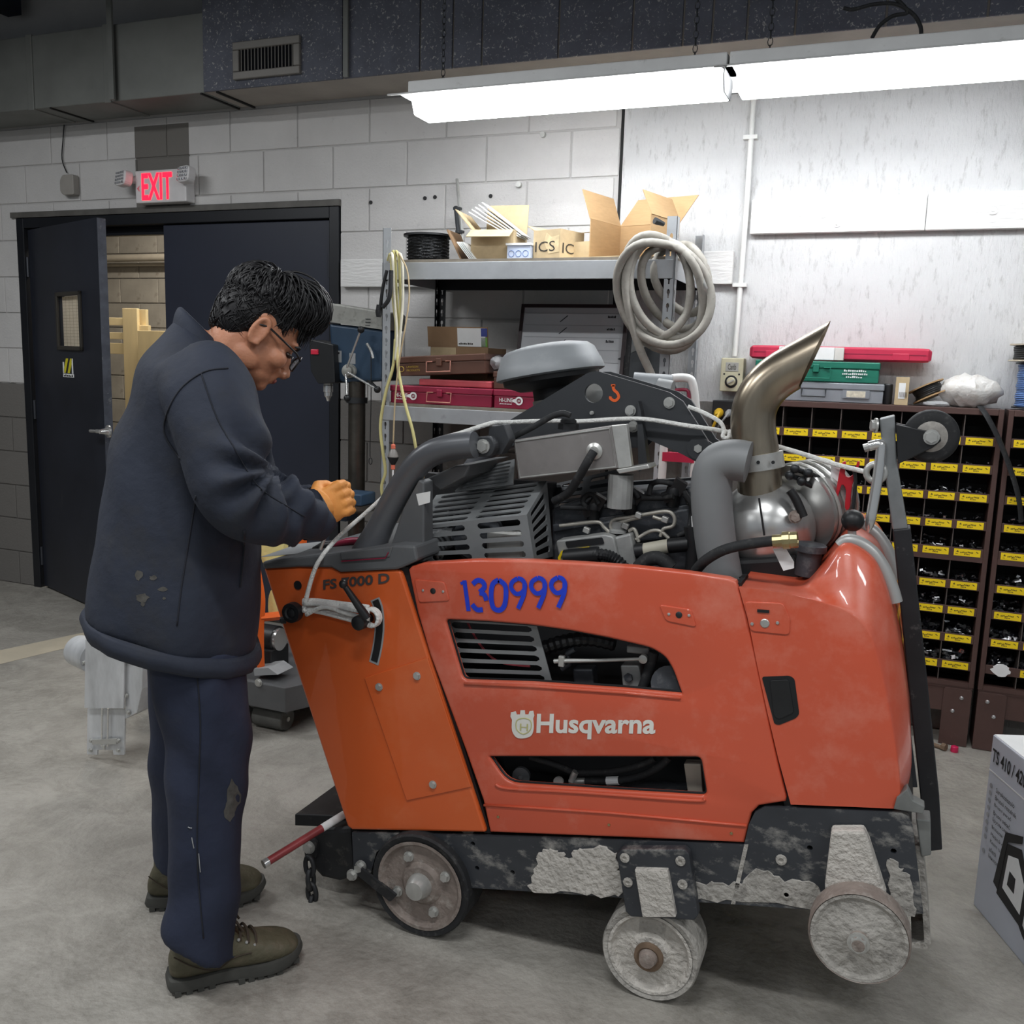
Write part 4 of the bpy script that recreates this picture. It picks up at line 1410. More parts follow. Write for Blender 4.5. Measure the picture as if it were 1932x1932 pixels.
def bolt_cabinet(x_in0, ncol, label, first_visible=0, lipz=LIPZ, torn=None):
    x_in1 = x_in0 + ncol * COLW
    x0, x1 = x_in0 - 0.018, x_in1 + 0.018
    t = thing('bolt_bin', label, 'cabinet', ((x0 + x1) / 2, 3.98, 0), 'bolt bin cabinets')
    yb = WY - 0.006
    # carcass: sides, top, back, split rail
    for (xa, xb) in ((x0, x_in0), (x_in1, x1)):
        MB().bx(xa, xb, CY, yb, zB, ZTOP).build('side_panel', 'bin_brown', t, bevel=0.002)
    MB().bx(x_in0, x_in1, CY, yb, ZTOP - 0.024, ZTOP).build('top_panel', 'bin_brown', t, bevel=0.002)
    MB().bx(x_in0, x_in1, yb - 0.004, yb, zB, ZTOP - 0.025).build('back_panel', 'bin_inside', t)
    zs = (lipz[4] + lipz[5]) / 2 + 0.022
    MB().bx(x_in0, x_in1, CY + 0.001, CY + 0.02, lipz[4] - 0.034, lipz[4] - 0.014).build('split_rail', 'bin_brown', t)
    MB().bx(x_in0, x_in1, CY, CY + 0.03, zB, zB + 0.018).build('bottom_rail', 'bin_brown', t)
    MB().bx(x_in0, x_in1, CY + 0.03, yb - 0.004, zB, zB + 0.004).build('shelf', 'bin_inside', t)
    for r, lz_ in enumerate(lipz):
        MB().bx(x_in0, x_in1, CY + 0.003, CY + 0.008, lz_ - 0.017, lz_ + 0.018).build('bin_lip', 'bin_brown', t, bevel=0.001)
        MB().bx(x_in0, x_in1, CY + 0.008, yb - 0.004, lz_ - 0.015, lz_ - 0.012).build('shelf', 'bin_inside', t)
        for k in range(ncol):
            if k < first_visible:
                continue
            if torn and torn == (r, k):
                continue
            o = bpy.data.objects.new('bin_label', lab_me)
            COL.objects.link(o)
            o.parent = t
            o.location = Vector((x_in0 + (k + 0.5) * COLW, CY + 0.003, lz_)) - t.location
            pr = bpy.data.objects.new('label_print', pr_me)
            COL.objects.link(pr)
            pr.parent = o
    ztops = [ZTOP - 0.024] + [z - 0.015 for z in lipz]
    for k in range(1, ncol):
        x = x_in0 + k * COLW
        MB().bx(x - 0.0016, x + 0.0016, CY + 0.010, yb - 0.004, zB + 0.018, ZTOP - 0.024).build('divider', 'bin_divider', t)
    # screws and bolts lying in the bins
    rn = random.Random(int(x_in0 * 1000) + 5)
    for mname, cnt in (('hardware_dark', 26), ('hardware_light', 17)):
        b = MB()
        for r, lz_ in enumerate(lipz):
            fill = (0.0, 0.25, 0.6, 0.5, 0.8, 0.8, 1.0, 0.9, 1.0)[r]
            big = 1.0 if r < 5 else (1.3 if r < 7 else 1.8)
            for k in range(first_visible, ncol):
                for _ in range(int(cnt * fill * rn.uniform(0.6, 1.2))):
                    x = x_in0 + k * COLW + rn.uniform(0.012, COLW - 0.012)
                    y = rn.uniform(CY + 0.02, CY + 0.11)
                    z = lz_ + 0.012 + rn.uniform(-0.02, 0.010) + (y - CY) * 0.22 * fill
                    L_ = rn.uniform(0.008, 0.024) * big
                    m3 = Euler((rn.uniform(-0.5, 0.5), rn.uniform(-0.5, 0.5), rn.uniform(0, 6))).to_matrix()
                    b.box((x, y, z), (L_, 0.004 * big, 0.004 * big), m3)
                    if rn.random() < 0.5:
                        b.box(Vector((x, y, z)) + m3 @ Vector((L_ / 2, 0, 0)), (0.004 * big, 0.009 * big, 0.008 * big), m3)
        b.build('loose_hardware', mname, t, kind='stuff', label='loose screws and bolts filling the bins')
    # plinth with corner plates
    zp = zB - 0.006
    MB().bx(x0 + 0.006, x1 - 0.006, CY + 0.006, CY + 0.012, zp - 0.10, zp).build('apron', 'bin_brown', t, bevel=0.002)
    MB().bx(x0 + 0.003, x1 - 0.003, CY + 0.003, yb, zp - 0.004, zp + 0.006).build('base_ledge', 'bin_brown', t)
    for s, xe in ((1, x0 + 0.003), (-1, x1 - 0.003)):
        xa, xb = sorted((xe, xe + s * 0.10))
        pts = [Vector((xa, CY + 0.0, 0.002)), Vector((xb, CY + 0.0, 0.002)), Vector((xb, CY + 0.0, zp - 0.002)), Vector((xa, CY + 0.0, zp - 0.002))]
        lg = MB().prism(fillet(pts, [0.001, 0.001, 0.012, 0.012]), (0, 0.006, 0)).build('leg_plate', 'bin_brown', t, bevel=0.0015)
        MB().bx(xe if s > 0 else xe - 0.004, xe + 0.004 if s > 0 else xe, CY + 0.006, yb, 0.002, zp - 0.004).build('leg_side', 'bin_brown', t)
        for (u, v) in ((0.35, 0.84), (0.62, 0.60)):
            q = Vector((xa + (xb - xa) * (u if s > 0 else 1 - u), CY, zp * v))
            MB().lathe(q, (0, -1, 0), [(0, 0.008), (0.003, 0.007), (0.0045, 0.004), (0.003, 0.003)], 12).build('screw', 'hardware_light', lg, smooth=40)
    return t


XI1 = P(1893, 800, CY).x - 0.018
bolt_cabinet(XI1 - 8 * COLW, 8, 'tall brown steel bolt bin cabinet with yellow labels beside the saw')
c2 = bolt_cabinet(P(1899, 800, CY).x + 0.022, 6, 'brown bolt bin cabinet cut off by the right edge of the photo', torn=(8, 0))
q = P(1888, 1265, CY - 0.002)
b = MB()
pts = [q + Vector((0.05 * math.cos(a) * rnd.uniform(0.5, 0.75), 0, 0.024 * math.sin(a) * rnd.uniform(0.7, 1.1))) for a in [2 * PI * i / 18 for i in range(18)]]
b.prism(pts, (0, 0.001, 0)).build('torn_paper', 'paper_white', c2, label='torn white paper scrap')

# ---- things on top of the bins
zc = ZTOP
mat('case_green', (30, 112, 92), 0.4, 0.1, 0.08, 10)
mat('case_grey', (140, 144, 150), 0.45, 0.3, 0.10, 10, col2=(100, 98, 98), thr=(0.62, 0.75, 0.5))
mat('case_magenta', (188, 44, 74), 0.4, 0, 0.06, 10)
yT = CY + 0.012
a, c = P(1418, 762, yT), P(1668, 726, yT)
gc = case('grey_case', 'dented grey steel case lying directly on the bolt bin', a.x, c.x, yT, zc + 0.001, 0.14, c.z - zc, 'case_grey', handle=False)
hw_ = (c.x - a.x)
for fx in (0.48,):
    pts = [Vector((hw_ * fx - 0.045, -0.006, 0.05)), Vector((hw_ * fx - 0.045, -0.014, 0.02)), Vector((hw_ * fx + 0.045, -0.014, 0.02)), Vector((hw_ * fx + 0.045, -0.006, 0.05))]
    MB().tube(pts, 0.003, 8).build('handle', 'dark_steel', gc)
MB().bx(hw_ * 0.70, hw_ * 0.90, -0.0055, -0.004, 0.018, 0.05).build('label_holder', 'case_grey', gc)
MB().bx(hw_ * 0.73, hw_ * 0.87, -0.0065, -0.0055, 0.022, 0.046).build('paper_tag', mat('tag_dirty', (200, 192, 174), 0.8, 0, 0.25, 60), gc)
zg = c.z + 0.003
a, c = P(1424, 725, yT + 0.004), P(1660, 684, yT + 0.004)
gn = case('green_case', 'green steel case stacked on the grey case', a.x, c.x, yT + 0.004, zg + 0.001, 0.135, c.z - zg - 0.002, 'case_green', hm_='case_green')
dashes((hw_ * 0.68, -0.0045, 0.042), (0.085, 0, 0), (0, 0, 0.008), 11, 'paper_white', gn, seed=2)
dashes((hw_ * 0.67, -0.0045, 0.030), (0.095, 0, 0), (0, 0, 0.008), 13, 'paper_white', gn, seed=3)
dashes((hw_ * 0.70, -0.0045, 0.018), (0.06, 0, 0), (0, 0, 0.008), 8, 'paper_white', gn, seed=4)
zr = c.z + 0.003
yR = CY + 0.05
a, c = P(1412, 684, yR), P(1760, 656, yR)
ln, hr = c.x - a.x, P(1600, 655, yR).z - zr
prof = [(0, 0.12), (0, 0.88), (0.12, 1), (0.88, 1), (1, 0.88), (1, 0.12), (0.88, 0), (0.12, 0)]
rc = thing('long_red_case', 'long narrow crimson plastic case on top of the green case', 'tool case', (a.x, yR, zr))
MB().loft([[Vector((x, yR + u * 0.09 + e * (0.5 - u) * 0.09, zr + 0.001 + v * hr + e * (0.5 - v) * hr)) for u, v in prof] for x, e in ((a.x, 0.35), (a.x + 0.012, 0.05), (a.x + 0.03, 0), (c.x - 0.03, 0), (c.x - 0.012, 0.05), (c.x, 0.35))]).build('shell', 'case_magenta', rc, bevel=0.002)
MB().bx(a.x + 0.02, c.x - 0.02, yR - 0.001, yR + 0.0, zr + hr * 0.50, zr + hr * 0.55).build('seam', 'case_red', rc)
for fx in (0.14, 0.84):
    x = a.x + ln * fx
    MB().bx(x - 0.03, x + 0.03, yR - 0.004, yR, zr + hr * 0.14, zr + hr * 0.62).build('latch', 'case_magenta', rc, bevel=0.002)
a, c = P(1468, 683, yR - 0.03), P(1593, 656, yR - 0.03)
wb = thing('white_box', 'small white box in front of the long crimson case', 'box', (a.x, yR - 0.03, zr))
MB().bx(a.x, c.x - 0.035, yR - 0.032, yR - 0.006, zr + 0.001, c.z).build('box_body', 'paper_white', wb, bevel=0.002)
MB().bx(c.x - 0.034, c.x, yR - 0.032, yR - 0.006, zr + 0.001, c.z).build('box_end', mat('box_end_grey', (206, 204, 198), 0.7), wb, bevel=0.002)
a, c = P(1686, 768, CY + 0.005), P(1717, 712, CY + 0.005)
sc2 = thing('small_carton', 'small tan carton with barcode label on the bolt bin', 'box', (a.x, CY, zc))
MB().bx(a.x, c.x, CY + 0.005, CY + 0.06, zc + 0.001, c.z).build('body', 'cardboard_light', sc2, bevel=0.001)
MB().bx(a.x + 0.012, c.x - 0.012, CY + 0.0035, CY + 0.005, zc + 0.025, c.z - 0.022).build('label', 'paper_white', sc2)
b = MB()
for i in range(8):
    x = a.x + 0.016 + i * 0.0035
    b.bx(x, x + 0.0014, CY + 0.0028, CY + 0.0036, zc + 0.03, zc + 0.05)
b.build('bar_code', 'ink_black', sc2)
q = P(1674, 740, CY + 0.04)
tag(MB().lathe((q.x + 0.002, CY + 0.045, zc + 0.001), (0, 0, 1), [(0, 0.016), (0.004, 0.0175), (0.074, 0.0175), (0.078, 0.015)], 20).build('tape_roll', 'black_plastic', smooth=30), 'black cylinder standing left of the small barcode carton', 'roll')


def spool(name, label, c, axis, rf, h_, rc_, mf, mw, turns, wr):
    t = thing(name, label, 'spool', c)
    ax_ = Vector(axis).normalized()
    c = Vector(c)
    for h in (-h_ / 2, h_ / 2 - 0.005):
        MB().lathe(c + ax_ * h, ax_, [(0, rf), (0.005, rf)], 32).build('flange', mf, t)
    u = ax_.orthogonal().normalized()
    v = ax_.cross(u)
    pts = [c + (u * math.cos(2 * PI * i / 20) + v * math.sin(2 * PI * i / 20)) * (rc_ + 0.002 * math.sin(i * 0.37)) + ax_ * (-h_ / 2 + 0.008 + (h_ - 0.016) * i / (turns * 20)) for i in range(turns * 20)]
    MB().tube(pts, wr, 5).build('wound_wire', mw, t, smooth=180)
    MB().lathe(c - ax_ * (h_ / 2 - 0.006), ax_, [(0, rc_ - wr * 0.4), (h_ - 0.012, rc_ - wr * 0.4)], 24).build('core', mw, t)
    return t


q = P(1752, 735, CY + 0.07)
spool('tan_spool', 'tilted tan cardboard spool of black tape next to barcode carton', (q.x, CY + 0.075, zc + 0.055), (-0.45, 0.1, 0.9), 0.066, 0.05, 0.048, 'cardboard', 'black_plastic', 5, 0.006)
mat('wire_blue', (88, 118, 168), 0.45, 0, 0.15, 30)
mat('plywood', (176, 166, 148), 0.8, 0, 0.15, 20)
q = P(1935, 740, CY + 0.08)
zsp = P(1905, 684, CY + 0.02).z
spool('blue_wire_spool', 'spool of blue wire on the bolt bin at the right edge', (q.x + 0.035, CY + 0.08, (zc + zsp) / 2 + 0.004), (0, 0, 1), 0.078, zsp - zc - 0.004, 0.066, 'dark_steel', 'wire_blue', 22, 0.003)
zs2 = P(1905, 651, CY + 0.02).z
spool('black_cable_spool', 'wood flanged spool of black cable on top of blue wire spool', (q.x + 0.028, CY + 0.08, (zsp + zs2) / 2 + 0.006), (0, 0, 1), 0.098, zs2 - zsp, 0.078, 'plywood', 'black_plastic', 6, 0.005)
# crumpled plastic bag
b = MB()
q = P(1832, 716, CY + 0.06)
rb_ = random.Random(11)
b.ell((q.x, CY + 0.07, zc + 0.062), (0.105, 0.065, 0.062), n=26)
for v in b.v:
    d = v - Vector((q.x, CY + 0.07, zc + 0.062))
    k = 1 + 0.14 * math.sin(d.x * 80 + d.z * 60) * math.cos(d.y * 90 - d.x * 50) + rb_.uniform(-0.03, 0.03)
    v.x, v.y, v.z = q.x + d.x * k, CY + 0.07 + d.y * k, max(zc + 0.001, zc + 0.062 + d.z * k)
wbm = mat('bag_white', (214, 212, 208), 0.3, 0, 0.08, 20, bump=0.8, bscale=30, col2=(186, 172, 156), thr=(0.5, 0.7, 0.5))
tag(b.build('plastic_bag', wbm, smooth=50), 'large crumpled white plastic bag on the bolt bin', 'bag')
b = MB()
q = P(1765, 765, CY + 0.03)
b.ell((q.x, CY + 0.03, zc + 0.011), (0.05, 0.03, 0.012), n=16)
for v in b.v:
    v += Vector((rb_.uniform(-1, 1), rb_.uniform(-1, 1), 0)) * 0.004
    v.z = max(v.z, zc + 0.001)
tag(b.build('plastic_wrap', pm, smooth=30), 'flat clear plastic wrap in front of the tan spool', 'bag')
# black strap hanging down
pts = [P(1852, 752, CY - 0.004), P(1862, 785, CY - 0.03), P(1885, 830, CY - 0.035), P(1908, 890, CY - 0.03), P(1922, 940, CY - 0.025), P(1927, 985, CY - 0.015)]
pts[0] = Vector((pts[0].x, CY + 0.03, zc + 0.008))
b = MB().tube(catmull(pts, 7), 0.012, 8, flat=0.35)
tag(b.build('black_strap', 'black_rubber', smooth=60), 'flat black strap hanging down in front of the bolt bins', 'strap')
# ================================================================== FLOOR SAW
Y0, Y1 = 1.95, 2.60
YM = (Y0 + Y1) / 2


def PL(pts, Y=Y0):
    return [P(x, y, Y) for x, y in pts]


def orange(name, col, rough, dust, amt):
    m = mat(name, col, rough, 0, 0.05, 2.5, col2=dust, thr=(0.50, 0.74, amt), coat=0.35, bump=0.05, bscale=8)
    return m


orange('saw_orange', (214, 96, 42), 0.40, (228, 136, 92), 0.30)
orange('saw_red_orange', (206, 88, 60), 0.36, (220, 142, 122), 0.6)
mat('cover_grey', (92, 94, 96), 0.5, 0, 0.10, 8, col2=(120, 116, 110), thr=(0.6, 0.75, 0.5))
mat('tube_grey', (92, 94, 98), 0.35, 0.2, 0.08, 6)
mat('plate_dark', (62, 64, 67), 0.45, 0.3, 0.08, 8)
mat('chassis_paint', (58, 61, 66), 0.5, 0.15, 0.18, 6, col2=(186, 183, 176), thr=(0.52, 0.72, 0.8), stretch=(1, 1, 1.6))
mat('chassis_dark', (44, 45, 47), 0.55, 0.25, 0.25, 12, col2=(104, 100, 95), thr=(0.56, 0.72, 0.6))
mat('cement', (196, 191, 183), 0.9, 0, 0.12, 30, bump=1.0, bscale=70)
mat('cement_grey', (172, 168, 161), 0.9, 0, 0.2, 14, bump=0.9, bscale=60, col2=(104, 101, 96), thr=(0.52, 0.68, 0.7))
mat('wheel_rust', (138, 126, 118), 0.7, 0.1, 0.25, 16, col2=(176, 170, 162), thr=(0.52, 0.7, 0.7), bump=0.5, bscale=50)
mat('engine_black', (66, 69, 74), 0.42, 0.2, 0.25, 16, col2=(120, 120, 120), thr=(0.54, 0.7, 0.6))
mat('engine_inside', (24, 25, 27), 0.6, 0.1, 0.3, 10)
mat('fuel_line', (178, 174, 164), 0.4, 0.4, 0.15, 30)
mat('cast_alloy', (156, 157, 155), 0.5, 0.3, 0.2, 16)
mat('tank_metal', (136, 132, 130), 0.42, 0.35, 0.15, 8, col2=(160, 156, 152), thr=(0.6, 0.72, 0.5))
mat('grille_metal', (134, 137, 138), 0.42, 0.3, 0.12, 10)
mat('exhaust_steel', (164, 152, 134), 0.28, 0.9, 0.22, 5, stretch=(3, 3, 0.6))
mat('muffler_steel', (196, 196, 194), 0.3, 0.8, 0.15, 5)
mat('brass', (168, 156, 116), 0.35, 0.85, 0.2, 20)
mat('blue_stencil', (26, 58, 196), 0.5, 0, 0.1, 40)
mat('grey_letter', (72, 68, 68), 0.5)
mat('logo_white', (232, 230, 222), 0.45)
mat('logo_gold', (196, 192, 130), 0.45)
mat('duct_grey', (124, 126, 127), 0.55, 0.1, 0.06, 8)
mat('filter_grey', (140, 144, 147), 0.5, 0, 0.06, 8, col2=(172, 174, 174), thr=(0.55, 0.75, 0.4))
mat('handle_silver', (172, 172, 170), 0.4, 0.3, 0.08, 10)
mat('rope_white', (226, 226, 222), 0.8, 0, 0.08, 60, bump=0.6, bscale=160)
mat('dark_red', (110, 18, 34), 0.5)
saw = thing('floor_saw', 'orange diesel floor saw tipped nose up, marked 130999 in blue stencil', 'floor saw', (-0.6, YM, 0))
yv = Vector((0, 1, 0))

# ---- chassis plates, both sides
chs = [(664, 1571), (1000, 1580), (1404, 1594), (1413, 1555), (1424, 1533), (1442, 1523), (1500, 1525), (1700, 1533), (1714, 1540), (1722, 1560), (1742, 1724), (1534, 1717), (1380, 1706), (1300, 1701), (1172, 1694),
       (1000, 1682), (872, 1674), (858, 1652), (843, 1626), (825, 1606), (800, 1595), (752, 1591), (728, 1594), (710, 1608), (700, 1646), (668, 1655)]
cp = PL(chs)
hol = []
for px, py in ((892, 1592), (900, 1638), (967, 1646), (1528, 1600), (1686, 1606)):
    c_ = P(px, py, Y0)
    hol.append([c_ + Vector((0.006 * math.cos(a), 0, 0.006 * math.sin(a))) for a in [2 * PI * i / 10 for i in range(10)]])
MB().prism(cp, yv * 0.012, hol).build('chassis_plate', 'chassis_paint', saw)
MB().prism([p + yv * (Y1 - Y0 - 0.012) for p in cp], yv * 0.012).build('chassis_plate', 'chassis_paint', saw)
bx_ = PL([(880, 1585), (1404, 1600), (1440, 1535), (1700, 1540), (1730, 1700), (1380, 1694), (1172, 1684), (885, 1664)])
MB().prism([p + yv * 0.02 for p in bx_], yv * (Y1 - Y0 - 0.04)).build('chassis_core', 'engine_inside', saw)
# seam of the front plate and bolt bosses
MB().prism(PL([(1404, 1594), (1412, 1594), (1387, 1706), (1379, 1706)], Y0 - 0.002), yv * 0.003).build('chassis_seam', 'cement_grey', saw)
for px, py in ((1474, 1622), (1484, 1687)):
    q = P(px, py, Y0)
    MB().lathe(q, (0, -1, 0), [(0, 0.012), (0.004, 0.011), (0.005, 0.006), (0.002, 0.005)], 14).build('boss', 'cement_grey', saw, smooth=40)
# dried cement slurry on the chassis
rs = random.Random(21)


def splat(name, pts, Y, th, m='cement', k=3, jit=0.006):
    base = catmull(PL(pts, Y), k, closed=True)
    out = [p + Vector((rs.uniform(-jit, jit), 0, rs.uniform(-jit, jit))) for p in base]
    return MB().prism(out, (0, th, 0)).build(name, m, saw, bevel=0.001, seg=1)


splat('cement_crust', [(1018, 1612), (1045, 1602), (1072, 1618), (1100, 1600), (1150, 1604), (1168, 1640), (1170, 1690), (1090, 1687), (1002, 1680), (1010, 1640)], Y0 - 0.005, 0.006, k=6)
splat('cement_crust', [(1285, 1660), (1330, 1665), (1385, 1668), (1440, 1640), (1480, 1660), (1540, 1670), (1545, 1710), (1400, 1703), (1290, 1696)], Y0 - 0.002, 0.003, 'cement_grey', 5)
splat('cement_crust', [(1680, 1620), (1700, 1640), (1715, 1660), (1725, 1720), (1690, 1718), (1675, 1660)], Y0 - 0.002, 0.003, 'cement_grey', 5)

# ---- rear hitch box, step, chain
hb_ = PL([(574, 1590), (600, 1565), (662, 1562), (668, 1655), (640, 1664), (606, 1656), (582, 1630)], Y0 + 0.03)
MB().prism(hb_, yv * (Y1 - Y0 - 0.06)).build('rear_box', 'chassis_dark', saw, bevel=0.012)
st0, st1 = P(556, 1535, Y0 + 0.08), P(660, 1558, Y0 + 0.08)
sv = (P(640, 1484, Y0 + 0.42) - P(556, 1531, Y0 + 0.08))
MB().obox(P(556, 1558, Y0 + 0.08), P(650, 1562, Y0 + 0.08) - P(556, 1558, Y0 + 0.08), Vector((0.0, 0.40, 0.0)), Vector((0, 0, 0.034))).build('rear_step', 'chassis_dark', saw, bevel=0.003)
q = P(584, 1598, Y0 + 0.02)
MB().prism(fillet([q + Vector((-0.022, 0, 0.02)), q + Vector((0.022, 0, 0.024)), q + Vector((0.022, 0, -0.03)), q + Vector((-0.012, 0, -0.045))], 0.015), yv * 0.012).build('chain_bracket', 'chassis_dark', saw)
bolt(saw, q, (0, -1, 0), 0.013, 0.014)
c0_, c1_ = P(583, 1622, Y0 - 0.0), P(592, 1722, Y0 - 0.0)
for i in range(4):
    ca = c0_.lerp(c1_, (i + 0.5) / 4)
    dl_ = (c1_ - c0_).normalized()
    sdv = Vector((1, 0, 0)) if i % 2 == 0 else Vector((0, 1, 0))
    L_ = (c1_ - c0_).length / 4 * 0.72
    ring = [ca + dl_ * (L_ * math.sin(a)) + sdv * (0.013 * math.cos(a)) for a in [2 * PI * j / 14 for j in range(14)]]
    MB().tube(ring, 0.0065, 7, closed=True).build('chain_link', 'chassis_dark', saw, smooth=180)
MB().prism(fillet([P(660, 1640, Y0 - 0.03), P(672, 1632, Y0 - 0.03), P(748, 1690, Y0 - 0.03), P(736, 1702, Y0 - 0.03)], 0.006), yv * 0.008).build('scraper_arm', 'chassis_dark', saw)
bolt(saw, P(665, 1650, Y0 - 0.03), (0, -1, 0), 0.011, 0.012)
bolt(saw, P(682, 1633, Y0 - 0.012), (0, -1, 0), 0.011, 0.02)


# ---- wheels
def wheel(name, c_, r, w_, disc, tread, hub_r, nb=0, rim=0.86, dish=0.016, both=True):
    b = MB()
    b.lathe(c_, (0, 1, 0), [(0.004, r * rim), (0.0, r * 0.97), (0.006, r), (w_ - 0.006, r), (w_, r * 0.95), (w_, r * 0.3)], 40, cap=False)
    t = b.build(name, tread, saw, smooth=30)
    MB().lathe(c_, (0, 1, 0), [(0.001, r * rim * 1.01), (0.001, r * rim * 0.94), (dish, r * rim * 0.86), (dish, r * 0.42), (dish * 0.4, r * 0.34), (dish * 0.3, 0.001)], 40, cap=False).build('wheel_disc', disc, t, smooth=30)
    MB().lathe(c_, (0, -1, 0), [(-0.012, hub_r * 1.3), (0.006, hub_r * 1.2), (0.02, hub_r), (0.026, hub_r * 0.9), (0.027, hub_r * 0.3)], 20).build('hub_cap', 'steel' if hub_r > 0.02 else 'wheel_rust', t, smooth=30)
    for i in range(nb):
        a = 2 * PI * i / nb + 0.5
        bolt(t, Vector(c_) + Vector((r * 0.56 * math.cos(a), dish, r * 0.56 * math.sin(a))), (0, -1, 0), 0.010, 0.014)
    return t


RW, MWr, FWr = 0.134, 0.112, 0.0975
rwx = P(790, 1682, 1.925).x
wheel('rear_wheel', Vector((rwx, 1.925, RW + 0.001)), RW, 0.105, 'wheel_rust', 'black_rubber', 0.026, 4)
wheel('rear_wheel', Vector((rwx, 2.52, RW + 0.001)), RW, 0.105, 'wheel_rust', 'black_rubber', 0.026, 4)
mwx = P(1224, 1803, 1.925).x
wheel('middle_wheel', Vector((mwx, 1.93, MWr + 0.001)), MWr, 0.11, 'cement', 'cement_grey', 0.019, 0)
wheel('middle_wheel', Vector((mwx, 2.51, MWr + 0.001)), MWr, 0.11, 'cement', 'cement_grey', 0.019, 0)
MB().lathe((mwx, 1.927, MWr), (0, -1, 0), [(0, 0.034), (0.008, 0.033), (0.010, 0.026), (0.006, 0.02)], 24).build('rusty_hub', mat('rust', (120, 100, 82), 0.8, 0.2, 0.25, 30), saw, smooth=30)
q = P(1620, 1772, 1.862)
wheel('front_wheel', q, FWr, 0.052, 'cement_grey', 'wheel_rust', 0.014, 0, rim=0.94, dish=0.006)
bolt(saw, q + Vector((0, -0.012, 0)), (0, -1, 0), 0.016, 0.014)
# middle wheel bracket
bq = PL([(1163, 1612), (1172, 1603), (1290, 1603), (1300, 1612), (1317, 1728), (1310, 1737), (1190, 1730), (1180, 1720)], 1.922)
MB().prism(bq, yv * 0.026).build('wheel_bracket', 'chassis_paint', saw, bevel=0.003)
b = MB().prism(PL([(1197, 1641), (1259, 1643), (1275, 1731), (1212, 1731)], 1.908), yv * 0.02)
b.build('bracket_block', 'cement', saw, bevel=0.002)
MB().bx(mwx - 0.03, mwx + 0.03, 1.945, 2.03, MWr, P(1230, 1700, 1.93).z).build('axle_fork', 'cement_grey', saw)
for px, py in ((1179, 1618), (1284, 1624), (1185, 1664), (1288, 1668)):
    MB().lathe(P(px, py, 1.922), (0, -1, 0), [(0, 0.011), (0.003, 0.011), (0.004, 0.005), (0.001, 0.004)], 14).build('bracket_bolt', 'cement_grey', saw, smooth=40)
# front wheel bracket
MB().prism(PL([(1568, 1568), (1630, 1568), (1640, 1590), (1672, 1690), (1668, 1760), (1560, 1760), (1556, 1670)], 1.915), yv * 0.035).build('front_bracket', 'cement', saw, bevel=0.006)
# rear end of the right front: foot channel and hinge bits
fy = Y0 + 0.03
MB().prism(PL([(1722, 1600), (1742, 1605), (1757, 1785), (1752, 1791), (1720, 1788), (1720, 1780), (1744, 1778), (1735, 1640), (1722, 1640)], fy), yv * 0.20).build('foot_channel', 'cement_grey', saw)
MB().prism(PL([(1692, 1505), (1712, 1488), (1722, 1510), (1745, 1522), (1742, 1536), (1686, 1527)], Y0 - 0.005), yv * 0.03).build('latch_bracket', mat('latch_grey', (120, 122, 120), 0.5, 0.3, 0.2, 14), saw, bevel=0.002)
MB().prism(PL([(1728, 1545), (1756, 1548), (1757, 1614), (1738, 1618)], Y0 + 0.02), yv * 0.05).build('hinge_block', 'latch_grey', saw, bevel=0.003)

# ---- console (rear body) in orange with grey cover
con = PL([(497, 1072), (560, 1068), (626, 1070), (642, 1080), (746, 1075), (756, 1078), (917, 1571), (664, 1566), (655, 1560)])
MB().prism(con, yv * (Y1 - Y0)).build('console_body', 'saw_orange', saw, bevel=0.006)
acc = PL([(687, 1279), (806, 1241), (889, 1485), (767, 1511)], Y0 - 0.004)
ap = MB().prism(acc, yv * 0.005).build('access_panel', 'saw_orange', saw, bevel=0.0015)
for px, py in ((715.5, 1296), (787, 1275), (817, 1480)):
    bolt(ap, P(px, py, Y0 - 0.004), (0, -1, 0), 0.0075, 0.007)
# dark gap between console and side panel
MB().prism(PL([(752, 1070), (770, 1070), (926, 1572), (914, 1572)], Y0 + 0.012), yv * 0.05).build('panel_gap', 'engine_inside', saw)
# slot for the lever
sl_o = catmull(PL([(707, 1130), (714, 1150), (716, 1185), (712, 1220), (705, 1252)], Y0 - 0.001), 5)


def ribbon(pts, wd, th, Y=None):
    L_, R_ = [], []
    for i, p in enumerate(pts):
        t = pts[min(i + 1, len(pts) - 1)] - pts[max(i - 1, 0)]
        n = Vector((-t.z, 0, t.x)).normalized()
        L_.append(p + n * wd / 2)
        R_.append(p - n * wd / 2)
    return MB().prism(L_ + R_[::-1], (0, th, 0))


ribbon(sl_o, 0.027, 0.002).build('slot_edge', 'grey_paint', saw)
ribbon([p - yv * 0.0012 for p in sl_o[1:-1]], 0.018, 0.002).build('lever_slot', 'engine_inside', saw)
q = P(562, 1104, Y0 - 0.001)
MB().lathe(q, (0, -1, 0), [(0, 0.0115), (0.0012, 0.0115)], 20).build('plugged_hole', 'engine_inside', saw)
